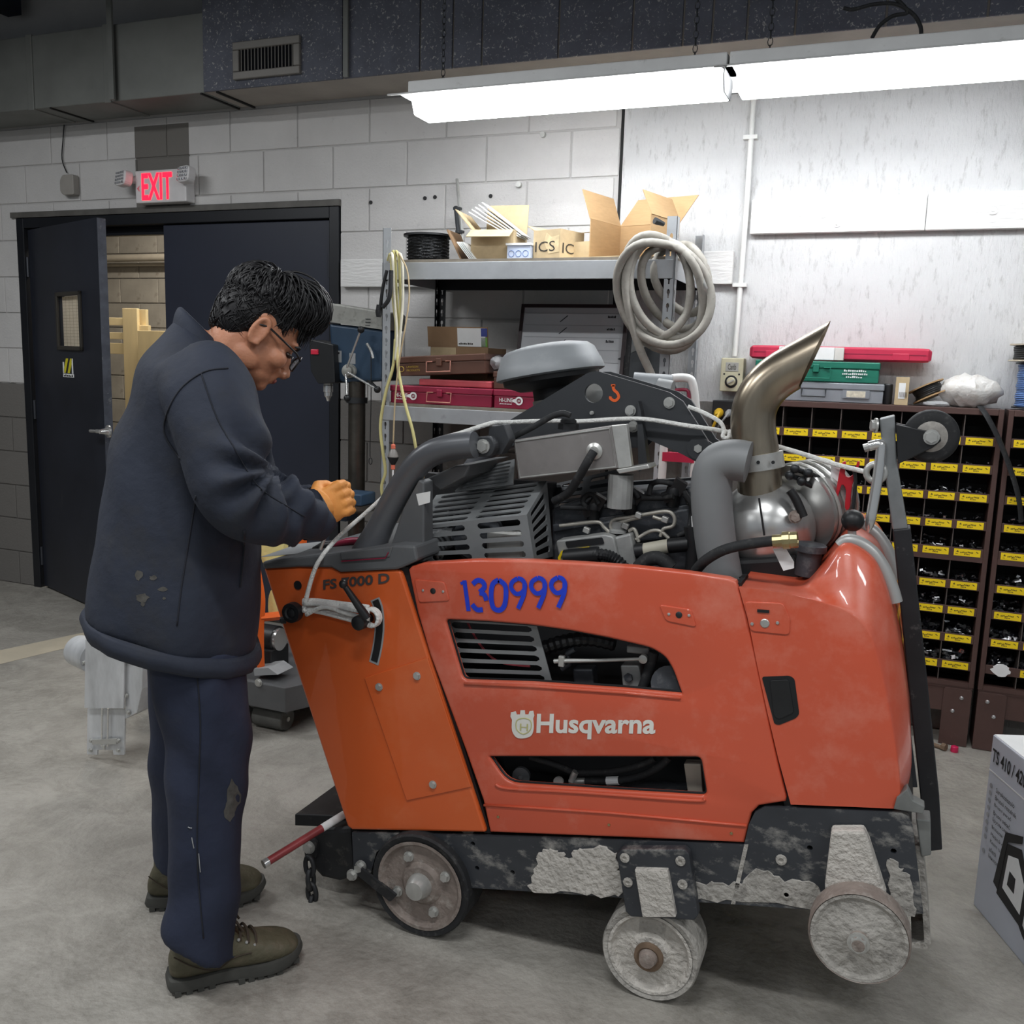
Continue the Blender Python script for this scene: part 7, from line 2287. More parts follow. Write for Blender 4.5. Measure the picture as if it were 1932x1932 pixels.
# gloves hanging over the cart
gm_ = mat('leather_yellow', (222, 208, 138), 0.7, 0, 0.12, 10, bump=0.5, bscale=30)
def lump(name, label, pts, Y, th, m):
    b = MB().prism(catmull(PL(pts, Y), 4, closed=True), (0, th, 0))
    return tag(b.build(name, m, bevel=th * 0.4, seg=3), label, 'glove', 'yellow gloves')
lump('work_glove', 'pale yellow leather glove draped above the cart, upper one behind the man', [(494, 1060), (490, 1020), (508, 1000), (520, 1003), (534, 1000), (536, 1030), (528, 1064), (508, 1068)], KY + 0.10, 0.03, gm_)
lump('work_glove', 'pale yellow leather glove lower down beside the orange upright', [(506, 1160), (505, 1130), (512, 1112), (524, 1125), (528, 1160), (518, 1166)], KY + 0.10, 0.03, gm_)

# ================================================================== WHITE HAND TRUCK BEHIND THE SAW
HY = 3.1
ht = thing('hand_truck', 'white tubular hand truck with red crossbars standing behind the saw', 'hand truck', (P(1280, 800, HY).x, HY, 0))
top = catmull(PL([(1256, 790), (1258, 745), (1264, 719), (1276, 713), (1298, 714), (1307, 724), (1312, 760), (1316, 800)], HY), 5)
MB().tube(top, 0.014, 12).build('handle_loop', 'white_paint', ht, smooth=60)
lx_, rx_ = P(1256, 790, HY), P(1316, 800, HY)
for q in (lx_, rx_):
    MB().cyl(q, Vector((q.x, HY - 0.05, 0.02)), 0.014, 12).build('rail', 'white_paint', ht, smooth=60)
MB().tube(catmull(PL([(1268, 752), (1270, 738), (1296, 736), (1300, 752)], HY - 0.01), 4), 0.006, 8).build('red_bar', 'case_red', ht)
for z in (0.75, 0.95, 1.12):
    MB().bx(lx_.x, rx_.x, HY - 0.02, HY + 0.005, z, z + 0.03).build('crossbar', 'case_magenta', ht)
MB().bx(lx_.x - 0.05, rx_.x + 0.05, HY - 0.3, HY - 0.02, 0.0, 0.012).build('toe_plate', 'case_magenta', ht)

# ---- red clamp and card hanging on the rope
rc2 = thing('red_clamp', 'red spring clamp with white card hanging from the rope', 'clamp', P(1600, 900, 2.20))
MB().prism(catmull(PL([(1586, 880), (1596, 872), (1594, 895), (1602, 900), (1612, 892), (1617, 872), (1622, 876), (1608, 915), (1603, 958), (1594, 958), (1596, 925), (1588, 915), (1580, 940), (1576, 938)], 2.20), 3, closed=True), (0, 0.012, 0)).build('clamp_body', mat('clamp_red', (196, 30, 44), 0.4), rc2, bevel=0.002)
MB().prism(PL([(1568, 878), (1586, 882), (1578, 940), (1566, 936)], 2.215), (0, 0.0015, 0)).build('white_card', 'paper_white', rc2)
MB().tube(catmull(PL([(1610, 880), (1614, 910), (1609, 960)], 2.19), 4), 0.004, 8).build('grey_lead', 'dark_steel', rc2)
MB().prism(fillet(PL([(1560, 940), (1580, 938), (1584, 972), (1560, 980)], 2.22), 0.003), (0, 0.04, 0)).build('black_block', 'black_plastic', rc2, bevel=0.003)

# ================================================================== CARTON ON THE FLOOR, RIGHT
f0, f1 = PZ(1836, 1706, 0), PZ(1932, 1822, 0)
da_ = (f1 - f0).normalized()
db_ = Vector((-da_.y, da_.x, 0))
hT = 0.0
p_ = f0.copy()
# height from the top left corner
d_ = ray(1866, 1384)
s_ = ((f0.x - CC.x) * d_.x + (f0.y - CC.y) * d_.y) / (d_.x ** 2 + d_.y ** 2)
hT = (CC + d_ * s_).z
LB = 0.50
tb_ = thing('saw_carton', 'white and grey printed carton lettered TS 410 / 420 on the floor', 'box', f0)
bxm = mat('carton_print', (186, 190, 200), 0.5, 0, 0.03, 6)
MB().obox(f0, da_ * LB, db_ * 0.30, Vector((0, 0, hT))).build('carton_body', bxm, tb_, bevel=0.003)
MB().obox(f0 + Vector((0, 0, hT + 0.0003)) + da_ * 0.003 + db_ * 0.003, da_ * (LB - 0.006), db_ * 0.294, Vector((0, 0, 0.0012))).build('carton_top', 'paper_white', tb_)
nf = -db_
up = Vector((0, 0, 1))
MB().obox(f0 + nf * 0.0006 + up * hT * 0.80 + da_ * 0.003, da_ * (LB - 0.006), nf * 0.0004, up * 0.0035).build('print_line', 'paper_white', tb_)
text('TS 410 / 420', f0 + da_ * 0.012 + nf * 0.001 + up * hT * 0.86, da_ * 0.17, up * hT * 0.075, 'ink_black', tb_, bold=0.02)
words = ['Sarokcsiszoló', 'Brusni rezalnik', 'Brusni parač', 'Brusni sekač', 'Брусен секач', 'Ъглошлайф', 'Maşină de tăiat', 'Kesim taşlama', 'aleti', 'Бензорез']
for i, wd_ in enumerate(words):
    z = hT * (0.715 - i * 0.042)
    text(wd_, f0 + da_ * 0.05 + nf * 0.001 + up * z, da_ * (0.0072 * len(wd_)), up * hT * 0.026, 'vision_frame', tb_)
    if i != 8:
        q = f0 + da_ * 0.022 + nf * 0.001 + up * (z + hT * 0.012)
        MB().lathe(q, nf, [(0, 0.0065), (0.0005, 0.0065)], 12).build('round_mark', 'faint_grey', tb_)
# line drawing of a cut-off saw
def flat(pts, m, off, nm):
    return MB().prism([f0 + da_ * a + up * b_ + nf * off for a, b_ in pts], nf * 0.0004).build(nm, m, tb_)
cw = (0.30, 0.16)
flat([(cw[0] + 0.11 * math.cos(t), cw[1] + 0.11 * math.sin(t)) for t in [2 * PI * i / 30 for i in range(30)]], 'ink_black', 0.0008, 'drawn_saw')
flat([(cw[0] + 0.09 * math.cos(t), cw[1] + 0.09 * math.sin(t)) for t in [2 * PI * i / 30 for i in range(30)]], 'paper_white', 0.0013, 'drawn_saw')
flat([(0.11, 0.10), (0.24, 0.08), (0.25, 0.20), (0.20, 0.27), (0.13, 0.25)], 'ink_black', 0.0018, 'drawn_saw')
flat([(0.135, 0.13), (0.225, 0.11), (0.23, 0.19), (0.19, 0.24), (0.145, 0.225)], 'paper_white', 0.0023, 'drawn_saw')
flat([(0.09, 0.12), (0.115, 0.11), (0.135, 0.255), (0.20, 0.285), (0.20, 0.305), (0.12, 0.275)], 'ink_black', 0.0024, 'drawn_saw')
flat([(0.155, 0.15), (0.19, 0.145), (0.19, 0.185), (0.16, 0.19)], 'ink_black', 0.0028, 'drawn_saw')

# ---- bits on the floor by the bins
q = Vector((0.262, 3.845, 0.0))
sb_ = thing('hex_bolt', 'rusty hex bolt lying on the floor by bolt bin foot', 'bolt', q)
MB().cyl(q + Vector((-0.03, 0.02, 0.009)), q + Vector((0.02, -0.01, 0.009)), 0.008, 10).build('shank', 'rust', sb_)
MB().cyl(q + Vector((0.02, -0.01, 0.0145)), q + Vector((0.034, -0.019, 0.0145)), 0.0145, 6).build('bolt_head', 'rust', sb_)
q = Vector((0.326, 3.835, 0.0))
tag(MB().lathe(q + Vector((0, 0, 0.0005)), (0, 0, 1), [(0, 0.013), (0.003, 0.0145), (0.02, 0.0135), (0.022, 0.011)], 18).build('bottle_stopper', mat('cap_pink', (206, 30, 84), 0.4), smooth=30), 'small pinkish red plastic cap on the floor near the bins', 'cap')

# ================================================================== REAR ROOM: pallet timber
mat('pine', (224, 204, 158), 0.75, 0, 0.12, 6, stretch=(1, 1, 0.2))
ry = 5.35
pal = thing('pallet_stack', 'pale timber pallet frame standing in the rear room', 'pallet', P(260, 900, ry))
pal.location.z = 0
for (x0, x1, yt, yb, d) in ((228, 250, 600, 614, 0.0), (228, 250, 628, 640, 0.0), (228, 250, 648, 668, 0.0), (241, 258, 582, 900, -0.03), (259, 275, 584, 900, 0.02), (272, 280, 614, 900, -0.01)):
    a, c = P(x0, yb, ry + d), P(x1, yt, ry + d)
    zlow = 0.002 if yb == 900 else a.z
    MB().bx(a.x - (0.5 if x0 == 228 else 0), c.x, ry + d, ry + d + 0.025, zlow, c.z).build('plank', 'pine', pal, bevel=0.002)
a, c = P(262, 720, ry - 0.06), P(330, 625, ry - 0.06)
pw = MB().bx(a.x, c.x + 0.4, ry - 0.06, ry - 0.04, 0.002, c.z).build('plywood_sheet', 'pine', bevel=0.002)
tag(pw, 'pale plywood sheet leaning beside the pallet frame in rear room', 'sheet')

# faded tan line on the floor, left
a0_, a1_, b0_, b1_ = PZ(-40, 1262), PZ(-40, 1228), PZ(215, 1184), PZ(215, 1205)
lm = MB().prism([Vector((v.x, v.y, 0.0006)) for v in (PZ(-60, 1268), PZ(260, 1190), PZ(260, 1172), PZ(-60, 1240))], (0, 0, 0.0006))
struct(lm.build('trim_4', mat('line_tan', (186, 176, 156), 0.7, 0, 0.1, 6)))
# ================================================================== THE MAN
from mathutils.bvhtree import BVHTree
HEAD = R(38)
MF = Vector((math.cos(HEAD), math.sin(HEAD), 0))
MS = Vector((math.sin(HEAD), -math.cos(HEAD), 0))       # his right side, towards the camera
M0 = Vector((-1.44, 1.70, 0))
UP = Vector((0, 0, 1))
man = thing('person', 'man in navy work jacket and trousers with orange gloves bending over the saw', 'person', (M0.x, M0.y, 0))


def PM(px, py, off=0.0):
    return PP(px, py, M0 + MS * off, MS)


def ringpx(bk, fr_, off, t, n=32, e=2.3, wob=0.0):
    a, c = PM(*bk, off), PM(*fr_, off)
    ce, u = (a + c) / 2, (c - a) / 2
    out = []
    for i in range(n):
        th = 2 * PI * i / n
        cx, sy = math.cos(th), math.sin(th)
        x = math.copysign(abs(cx) ** (2 / e), cx)
        y = math.copysign(abs(sy) ** (2 / e), sy)
        out.append(ce + u * x + MS * (t * y))
    return out


def blend_rings(rings, k=3):
    n = len(rings[0])
    cols = [catmull([r[j] for r in rings], k) for j in range(n)]
    return [[cols[j][i] for j in range(n)] for i in range(len(cols[0]))]


def remesh(mb, voxel, smooth_it, name, m, parent, disp=None, label=None):
    me = mb.mesh('tmp')
    b = bmesh.new()
    b.from_mesh(me)
    bmesh.ops.recalc_face_normals(b, faces=b.faces)
    b.to_mesh(me)
    b.free()
    o = bpy.data.objects.new('tmp', me)
    COL.objects.link(o)
    r = o.modifiers.new('r', 'REMESH')
    r.mode = 'VOXEL'
    r.voxel_size = voxel
    s = o.modifiers.new('s', 'SMOOTH')
    s.iterations = smooth_it
    s.factor = 0.5
    dg = bpy.context.evaluated_depsgraph_get()
    me2 = bpy.data.meshes.new_from_object(o.evaluated_get(dg))
    bpy.data.objects.remove(o)
    me2.name = name
    if disp:
        me2.update()
        nn = [v.normal.copy() for v in me2.vertices]
        for v, n_ in zip(me2.vertices, nn):
            v.co = v.co + n_ * disp(v.co)
    return put(name, me2, m, parent, smooth=180, label=label)


def px_of(p):
    d = p - CC
    z = d.dot(_fw)
    return 966 + FPX * d.dot(CR) / z, 966 + FPX * d.dot(CD) / z


# ---- body: one continuous surface
hd_yaw = HEAD + R(14)
HF0 = Vector((math.cos(hd_yaw), math.sin(hd_yaw), 0))
HL = Vector((-math.sin(hd_yaw), math.cos(hd_yaw), 0))   # his left
pit = R(36)
HX = HF0 * math.cos(pit) - UP * math.sin(pit)           # nose direction
HZ = HF0 * math.sin(pit) + UP * math.cos(pit)
HO = PM(485, 624, 0.075) - MS * 0.075                   # head centre between the ears
HSC = 0.93


def HP(x, y, z):
    return HO + (HX * x + HL * y + HZ * z) * HSC


HM = Matrix((HX, HL, HZ)).transposed()
b = MB()
def he(x, y, z, rx, ry, rz, n=20):
    b.ell(HP(x, y, z), (rx * HSC, ry * HSC, rz * HSC), HM, n)
he(-0.012, 0, 0.045, 0.100, 0.077, 0.088, 28)
he(0.012, 0, 0.02, 0.082, 0.072, 0.075, 24)
he(0.03, 0, -0.03, 0.066, 0.061, 0.080, 24)
he(0.046, 0, -0.078, 0.045, 0.046, 0.034)
he(0.076, 0, -0.098, 0.020, 0.024, 0.018)
he(0.086, 0, 0.024, 0.014, 0.052, 0.014)
for s in (-1, 1):
    he(0.062, s * 0.042, -0.030, 0.030, 0.024, 0.026)
    he(0.00, s * 0.050, -0.070, 0.040, 0.018, 0.030)
    he(0.106, s * 0.013, -0.049, 0.012, 0.010, 0.009, 12)
    # ear
    b.tube([HP(-0.012 + 0.020 * math.cos(t) * 0.8, s * (0.080 + 0.004 * math.sin(t)), -0.008 + 0.032 * math.sin(t)) for t in [2 * PI * i / 16 for i in range(16)]], 0.0062, 8, closed=True)
    he(-0.012, s * 0.076, -0.010, 0.014, 0.006, 0.026, 14)
    he(0.000, s * 0.079, -0.034, 0.008, 0.006, 0.010, 12)
b.tube([HP(0.088, 0, 0.012), HP(0.100, 0, -0.012), HP(0.117, 0, -0.044), HP(0.110, 0, -0.053)], [0.009, 0.0095, 0.0125, 0.009], 12)
he(0.094, 0, -0.068, 0.012, 0.023, 0.0065, 14)
he(0.091, 0, -0.079, 0.011, 0.020, 0.0065, 14)
nb_ = PM(372, 668, 0)
b.tube([HP(-0.015, 0, 0.0), HP(-0.035, 0, -0.06), HP(-0.03, 0, -0.10), nb_, nb_ + (nb_ - HP(-0.03, 0, -0.1)) * 0.6], [0.06, 0.056, 0.056, 0.060, 0.05], 20)
chest, belly, pelv = PM(370, 770), PM(350, 980), PM(350, 1180)
b.tube([nb_ + MF * -0.02, chest, belly, pelv], [0.055, 0.11, 0.115, 0.12], 20)
AR = {}
for s, el, wr, hnd in ((1, (452, 930), (588, 962), (615, 948)), (-1, (470, 900), (585, 945), (612, 940))):
    sh_o, el_o, wr_o = 0.17 * s, 0.26 * s, 0.13 * s + (0.0 if s > 0 else 0.03)
    S_, E_, W_ = PM(395, 715, sh_o), PM(*el, el_o), PM(*wr, wr_o)
    AR[s] = (S_, E_, W_, PM(*hnd, wr_o * 0.8))
    b.tube([chest, S_, S_.lerp(E_, 0.5), E_, E_.lerp(W_, 0.5), W_, AR[s][3]], [0.06, 0.055, 0.048, 0.042, 0.034, 0.020, 0.020], 14)
LG = {}
for s, kn, an in ((1, (400, 1470), (385, 1745)), (-1, (355, 1440), (320, 1640))):
    H_, K_, A_n = PM(360, 1190, 0.09 * s), PM(*kn, 0.125 * s), PM(*an, (0.15 if s > 0 else -0.175))
    LG[s] = A_n
    b.tube([pelv, H_, H_.lerp(K_, 0.5), K_, K_.lerp(A_n, 0.4), A_n], [0.08, 0.078, 0.068, 0.052, 0.045, 0.026], 14)
sk = mat('skin', (186, 128, 98), 0.5, 0, 0.06, 18, bump=0.12, bscale=180, col2=(150, 92, 72), thr=(0.55, 0.75, 0.35))
sk.node_tree.nodes['Principled BSDF'].inputs['Subsurface Weight'].default_value = 0.12
sk.node_tree.nodes['Principled BSDF'].inputs['Subsurface Radius'].default_value = (0.02, 0.008, 0.004)
body = remesh(b, 0.0042, 3, 'body', sk, man)
# eyes, brows, lips
for s in (-1, 1):
    MB().ell(HP(0.0865, s * 0.030, -0.004), (0.011, 0.013, 0.006), HM, 14).build('eye', mat('eye_dark', (40, 30, 26), 0.3), man, smooth=180)
    MB().tube(catmull([HP(0.100, s * 0.012, 0.020), HP(0.099, s * 0.034, 0.026), HP(0.084, s * 0.054, 0.018)], 4), [0.003, 0.0042, 0.0042, 0.004, 0.0038, 0.0034, 0.003, 0.0024, 0.0016], 6).build('eyebrow', 'ink_black', man, smooth=180)
MB().ell(HP(0.1015, 0, -0.0725), (0.005, 0.021, 0.0075), HM, 14).build('lips', mat('lip', (156, 92, 84), 0.5), man, smooth=180)

# ---- hair
hm_ = mat('hair_black', (20, 19, 21), 0.5, 0, 0.35, 40, spec=0.4, stretch=(1, 1, 1))
b = MB()
def hh(x, y, z, rx, ry, rz, n=28):
    b.ell(HP(x, y, z), (rx * HSC, ry * HSC, rz * HSC), HM, n)
hh(-0.018, 0, 0.066, 0.104, 0.0815, 0.086)
hh(-0.045, 0, 0.020, 0.073, 0.0775, 0.080)
hh(-0.055, 0, -0.012, 0.055, 0.068, 0.060)
hh(0.040, 0, 0.100, 0.070, 0.066, 0.055)
hh(0.018, 0, 0.040, 0.050, 0.0775, 0.034)
cap = remesh(b, 0.005, 4, 'hair', hm_, man)
rh = random.Random(5)
cb = BVHTree.FromPolygons([v.co.copy() for v in cap.data.vertices], [tuple(p.vertices) for p in cap.data.polygons])
bb = BVHTree.FromPolygons([v.co.copy() for v in body.data.vertices], [tuple(p.vertices) for p in body.data.polygons])
hc_ = HP(-0.01, 0, 0.045)
wh = (HX * -0.30 + HZ * 0.95 + HL * -0.10).normalized()     # whorl
we1 = (HX - wh * HX.dot(wh)).normalized()
we2 = wh.cross(we1)


def hdir(al, ph):
    return wh * math.cos(al) + (we1 * math.cos(ph) + we2 * math.sin(ph)) * math.sin(al)


def hrad(d, last):
    loc, nn_, ii, dd = cb.ray_cast(hc_ + d * 0.3, -d)
    r1 = (loc - hc_).length if loc is not None else last
    l2, n2, i2, d2_ = bb.ray_cast(hc_ + d * 0.3, -d)
    r2 = (l2 - hc_).length if l2 is not None else 0
    return r1, r2


b = MB()
cnt = 0
while cnt < 1400:
    ph = rh.uniform(-PI, PI)
    al = math.acos(1 - rh.random() * 1.55)
    d = hdir(al, ph)
    r1, r2 = hrad(d, 0.1)
    if r1 < r2 + 0.002:
        continue
    cnt += 1
    front = max(0, math.cos(ph))
    top = max(0.0, 1 - al / 1.5)
    ln = (0.16 + 0.75 * front * (0.4 + 0.6 * top) + 0.35 * top) * rh.uniform(0.75, 1.15)
    if front < 0.35 and al > 1.0:
        ln = rh.uniform(0.10, 0.2)
    tw_ = rh.uniform(-0.25, 0.25)
    pts = []
    last = r1
    for k in range(6):
        t = k / 5
        d2 = hdir(al + ln * t, ph + tw_ * t)
        rr1, rr2 = hrad(d2, last)
        if rr1 > rr2 + 0.001 and abs(rr1 - last) < 0.03:
            last = rr1
        lift = 0.002 + (0.010 + 0.022 * front) * top * math.sin(PI * min(1, t * 1.1)) + 0.030 * front * t * t * (0.3 + 0.7 * top)
        pts.append(hc_ + d2 * (last + lift))
    q = catmull(pts, 2)
    r0 = rh.uniform(0.0012, 0.0026) * (1.3 if top > 0.3 else 0.75)
    b.tube(q, [r0 * (1 - 0.85 * (k / (len(q) - 1)) ** 2) for k in range(len(q))], 5)
b.build('hair_locks', hm_, cap, smooth=180, kind='stuff')
# ---- glasses
gf = mat('glasses_frame', (24, 24, 26), 0.3)
gl = thing('glasses', 'thin', 'x')
bpy.data.objects.remove(gl)
b = MB()
for s in (-1, 1):
    b.tube([HP(0.116 - 0.006 * abs(math.cos(t)), s * (0.036 + 0.024 * math.cos(t)), -0.010 + 0.020 * math.sin(t)) for t in [2 * PI * i / 20 for i in range(20)]], 0.0021, 7, closed=True)
    b.tube([HP(0.112, s * 0.060, -0.002), HP(0.09, s * 0.075, 0.004), HP(0.0, s * 0.084, 0.012), HP(-0.02, s * 0.082, 0.004), HP(-0.03, s * 0.078, -0.012)], 0.0023, 7)
b.tube([HP(0.115, -0.012, -0.006), HP(0.119, 0, -0.002), HP(0.115, 0.012, -0.006)], 0.0021, 7)
gls = b.build('glasses', gf, man, smooth=60)
lens = mat('lens_glass', (210, 216, 220), 0.05, 0, 0, 5, alpha=0.18)
for s in (-1, 1):
    MB().prism([HP(0.112, s * (0.036 + 0.0225 * math.cos(t)), -0.010 + 0.0185 * math.sin(t)) for t in [2 * PI * i / 20 for i in range(20)]], HX * 0.001).build('lens', lens, gls)

# ---- jacket
jk = mat('jacket_navy', (37, 43, 57), 0.8, 0, 0.12, 3.5, bump=0.35, bscale=26, col2=(44, 46, 52), thr=(0.50, 0.70, 0.8))
n = jk.node_tree
fine = n.nodes.new('ShaderNodeTexNoise')
fine.inputs['Scale'].default_value = 420
bp2 = n.nodes.new('ShaderNodeBump')
bp2.inputs['Strength'].default_value = 0.12
bp2.inputs['Distance'].default_value = 0.003
old = n.nodes['Principled BSDF'].inputs['Normal'].links[0].from_socket
n.links.new(old, bp2.inputs['Normal'])
n.links.new(fine.outputs['Fac'], bp2.inputs['Height'])
n.links.new(bp2.outputs['Normal'], n.nodes['Principled BSDF'].inputs['Normal'])
b = MB()
tor = [((166, 1150), (478, 1224), 0.215), ((168, 1122), (486, 1190), 0.222), ((180, 1040), (492, 1105), 0.215), ((193, 950), (494, 1010), 0.205), ((208, 862), (488, 915), 0.198), ((226, 790), (480, 832), 0.198),
       ((252, 716), (474, 765), 0.20), ((284, 662), (462, 722), 0.185), ((312, 622), (440, 690), 0.135), ((332, 600), (420, 668), 0.09)]
b.loft(blend_rings([ringpx(a, c, 0, t) for a, c, t in tor], 4))
for s in (1, -1):
    S_, E_, W_, Hn = AR[s]
    if s > 0:
        cl = [PM(372, 706, 0.13), PM(398, 745, 0.185), PM(418, 835, 0.23), PM(440, 915, 0.26), PM(474, 958, 0.25), PM(530, 968, 0.20), PM(592, 972, 0.145)]
    else:
        cl = [PM(372, 706, -0.13), PM(398, 745, -0.185), PM(430, 835, -0.23), PM(462, 900, -0.25), PM(495, 935, -0.23), PM(535, 945, -0.16), PM(588, 955, -0.10)]
    cc_ = catmull(cl, 6)
    rad = [0.085, 0.094, 0.084, 0.080, 0.078, 0.068, 0.056]
    rr2 = []
    for i in range(len(cc_)):
        f = i / (len(cc_) - 1) * 6
        k = min(int(f), 5)
        rr2.append(rad[k] + (rad[k + 1] - rad[k]) * (f - k))
    b.tube(cc_, rr2, 24)


def folds(p):
    x, y = px_of(p)
    d = 0.0
    # elbow creases fan out from the crook of the arm
    dx, dy = x - 520, y - 885
    r_ = math.hypot(dx, dy)
    ang = math.atan2(dy, dx)
    d += 0.017 * math.exp(-((r_ - 65) / 50) ** 2) * math.sin(ang * 9 + 0.6)
    # armpit drape
    dx, dy = x - 275, y - 760
    r_ = math.hypot(dx, dy)
    d += 0.009 * math.exp(-(r_ / 130) ** 2) * math.sin((dx * 0.8 - dy * 0.3) * 0.055)
    # soft vertical drape of the skirt
    d += 0.005 * max(0, (y - 900) / 300) * math.sin(x * 0.035 + y * 0.006 + 1.2)
    d += 0.0025 * math.sin(p.x * 31 + p.z * 17) * math.sin(p.z * 23 - p.y * 19)
    # cuff gathers
    d += 0.007 * math.exp(-((x - 560) / 40) ** 2) * math.sin(x * 0.16 + y * 0.05) * (1 if 900 < y < 1030 else 0)
    return d


jac = remesh(b, 0.009, 7, 'jacket', jk, man, folds)
bvh = BVHTree.FromPolygons([v.co.copy() for v in jac.data.vertices], [tuple(p.vertices) for p in jac.data.polygons])


def surf(px, py, lift=0.001):
    d = ray(px, py).normalized()
    loc, nrm, _i, _d = bvh.ray_cast(CC, d)
    if loc is None:
        return None
    return loc + nrm * lift if nrm.dot(d) < 0 else loc - nrm * lift


seam = mat('seam_dark', (28, 31, 40), 0.85)


def seamline(pts, r=0.0018, m=seam, nm='seam'):
    q = [surf(p.x, p.y) for p in catmull([Vector((x, y, 0)) for x, y in pts], 5)]
    q = [p for p in q if p is not None]
    if len(q) > 2:
        MB().tube(q, r, 6).build(nm, m, jac, smooth=180)


seamline([(430, 695), (385, 702), (340, 735), (314, 785), (312, 822), (340, 865)])
seamline([(380, 705), (410, 790), (445, 850), (485, 915), (530, 948), (575, 975)], 0.0014)
seamline([(370, 935), (362, 985), (350, 1060), (342, 1110), (334, 1180)])
seamline([(461, 1000), (458, 1050), (452, 1108)], 0.0028, nm='pocket_slit')
# hem band and collar
b = MB()
hem = [ringpx((160, 1144), (490, 1212), 0, 0.228, 40), ringpx((156, 1158), (494, 1228), 0, 0.236, 40), ringpx((163, 1178), (488, 1242), 0, 0.228, 40)]
for r_ in hem:
    for i, p in enumerate(r_):
        p += (p - sum(r_, Vector()) / 40).normalized() * 0.0025 * math.sin(i * 2.4)
b.loft(blend_rings(hem, 3))
b.build('jacket_hem', jk, jac, smooth=180)
b = MB()
co = [ringpx((326, 610), (432, 690), 0, 0.098, 32), ringpx((330, 592), (424, 672), 0, 0.090, 32), ringpx((337, 580), (416, 652), 0, 0.080, 32), ringpx((346, 582), (410, 646), 0, 0.070, 32), ringpx((350, 600), (408, 660), 0, 0.066, 32)]
b.loft(blend_rings(co, 3), cap=False)
b.build('collar', jk, jac, smooth=180)
# knit cuff end
S_, E_, W_, Hn = AR[1]
cu = [PM(583, 971, 0.150), PM(596, 973, 0.142), PM(603, 966, 0.137)]
MB().tube(cu, [0.0575, 0.0575, 0.050], 24).build('cuff', jk, jac, smooth=60)
# dust marks on the skirt of the jacket
dm_ = mat('dust', (78, 76, 72), 0.95, 0, 0.3, 60)
for (px, py, r1, r2) in ((268, 1127, 14, 10), (308, 1112, 10, 5), (290, 1090, 8, 5), (270, 1140, 6, 4), (310, 1129, 4, 3), (262, 1085, 8, 10)):
    pts = [surf(px + r1 * math.cos(t) * rh.uniform(0.6, 1.2), py + r2 * math.sin(t) * rh.uniform(0.6, 1.2), 0.0008) for t in [2 * PI * i / 12 for i in range(12)]]
    if all(p is not None for p in pts):
        c_ = sum(pts, Vector()) / 12
        me_ = MB().add(pts + [c_], [(i, (i + 1) % 12, 12) for i in range(12)])
        me_.build('dust_mark', dm_, jac)

# ---- trousers
tr = mat('trouser_navy', (33, 40, 60), 0.85, 0, 0.10, 4, bump=0.3, bscale=30, col2=(46, 50, 62), thr=(0.55, 0.75, 0.6))
b = MB()
near = [((276, 1200), (466, 1218), 0.10, 0.095), ((284, 1290), (472, 1305), 0.105, 0.105), ((304, 1400), (469, 1410), 0.115, 0.098), ((314, 1500), (461, 1512), 0.125, 0.09), ((318, 1600), (454, 1610), 0.14, 0.086), ((316, 1690), (448, 1702), 0.15, 0.088), ((309, 1738), (449, 1772), 0.155, 0.094), ((311, 1754), (450, 1798), 0.155, 0.094)]
b.loft(blend_rings([ringpx(a, c, of_, t, 28, 2.1) for a, c, of_, t in near], 4))
far = [((272, 1200), (456, 1218), -0.10, 0.095), ((278, 1290), (450, 1305), -0.115, 0.105), ((284, 1400), (432, 1408), -0.135, 0.095), ((284, 1500), (420, 1505), -0.155, 0.09), ((281, 1580), (404, 1592), -0.172, 0.088), ((281, 1614), (404, 1644), -0.175, 0.09)]
b.loft(blend_rings([ringpx(a, c, of_, t, 28, 2.1) for a, c, of_, t in far], 4))


def tfold(p):
    x, y = px_of(p)
    d = 0.004 * math.sin(y * 0.045 + x * 0.03) * math.exp(-((y - 1700) / 90) ** 2)
    d += 0.004 * math.sin(y * 0.05 - x * 0.05) * math.exp(-((y - 1440) / 110) ** 2)
    d += 0.004 * math.sin(x * 0.06 + y * 0.012) + 0.004 * math.sin(x * 0.03 - y * 0.022)
    return d


trs = remesh(b, 0.008, 3, 'trousers', tr, man, tfold)
bvh = BVHTree.FromPolygons([v.co.copy() for v in trs.data.vertices], [tuple(p.vertices) for p in trs.data.polygons])
jac_keep, jac = jac, trs
seamline([(372, 1270), (378, 1360), (376, 1450), (372, 1560), (374, 1650), (384, 1770)], 0.0016, nm='side_seam')
for (px, py, r1, r2) in ((440, 1500, 14, 30), (432, 1530, 10, 22)):
    pts = [surf(px + r1 * math.cos(t) * rh.uniform(0.7, 1.15), py + r2 * math.sin(t) * rh.uniform(0.7, 1.15), 0.0008) for t in [2 * PI * i / 14 for i in range(14)]]
    if all(p is not None for p in pts):
        c_ = surf(px, py, 0.001)
        MB().add(pts + [c_], [(i, (i + 1) % 14, 14) for i in range(14)]).build('dust_mark', dm_, trs)
for (x0, y0, x1, y1) in ((375, 1610, 378, 1645), (362, 1580, 366, 1600), (355, 1560, 362, 1562)):
    p0, p1 = surf(x0, y0), surf(x1, y1)
    if p0 is not None and p1 is not None:
        MB().tube([p0, p0.lerp(p1, 0.5) + MS * 0.0015, p1], 0.0012, 5).build('scuff', 'grey_paint', trs)

# ---- gloves: palm, four curled fingers, thumb
gv = mat('glove_orange', (226, 150, 74), 0.6, 0, 0.06, 20, bump=0.2, bscale=60)


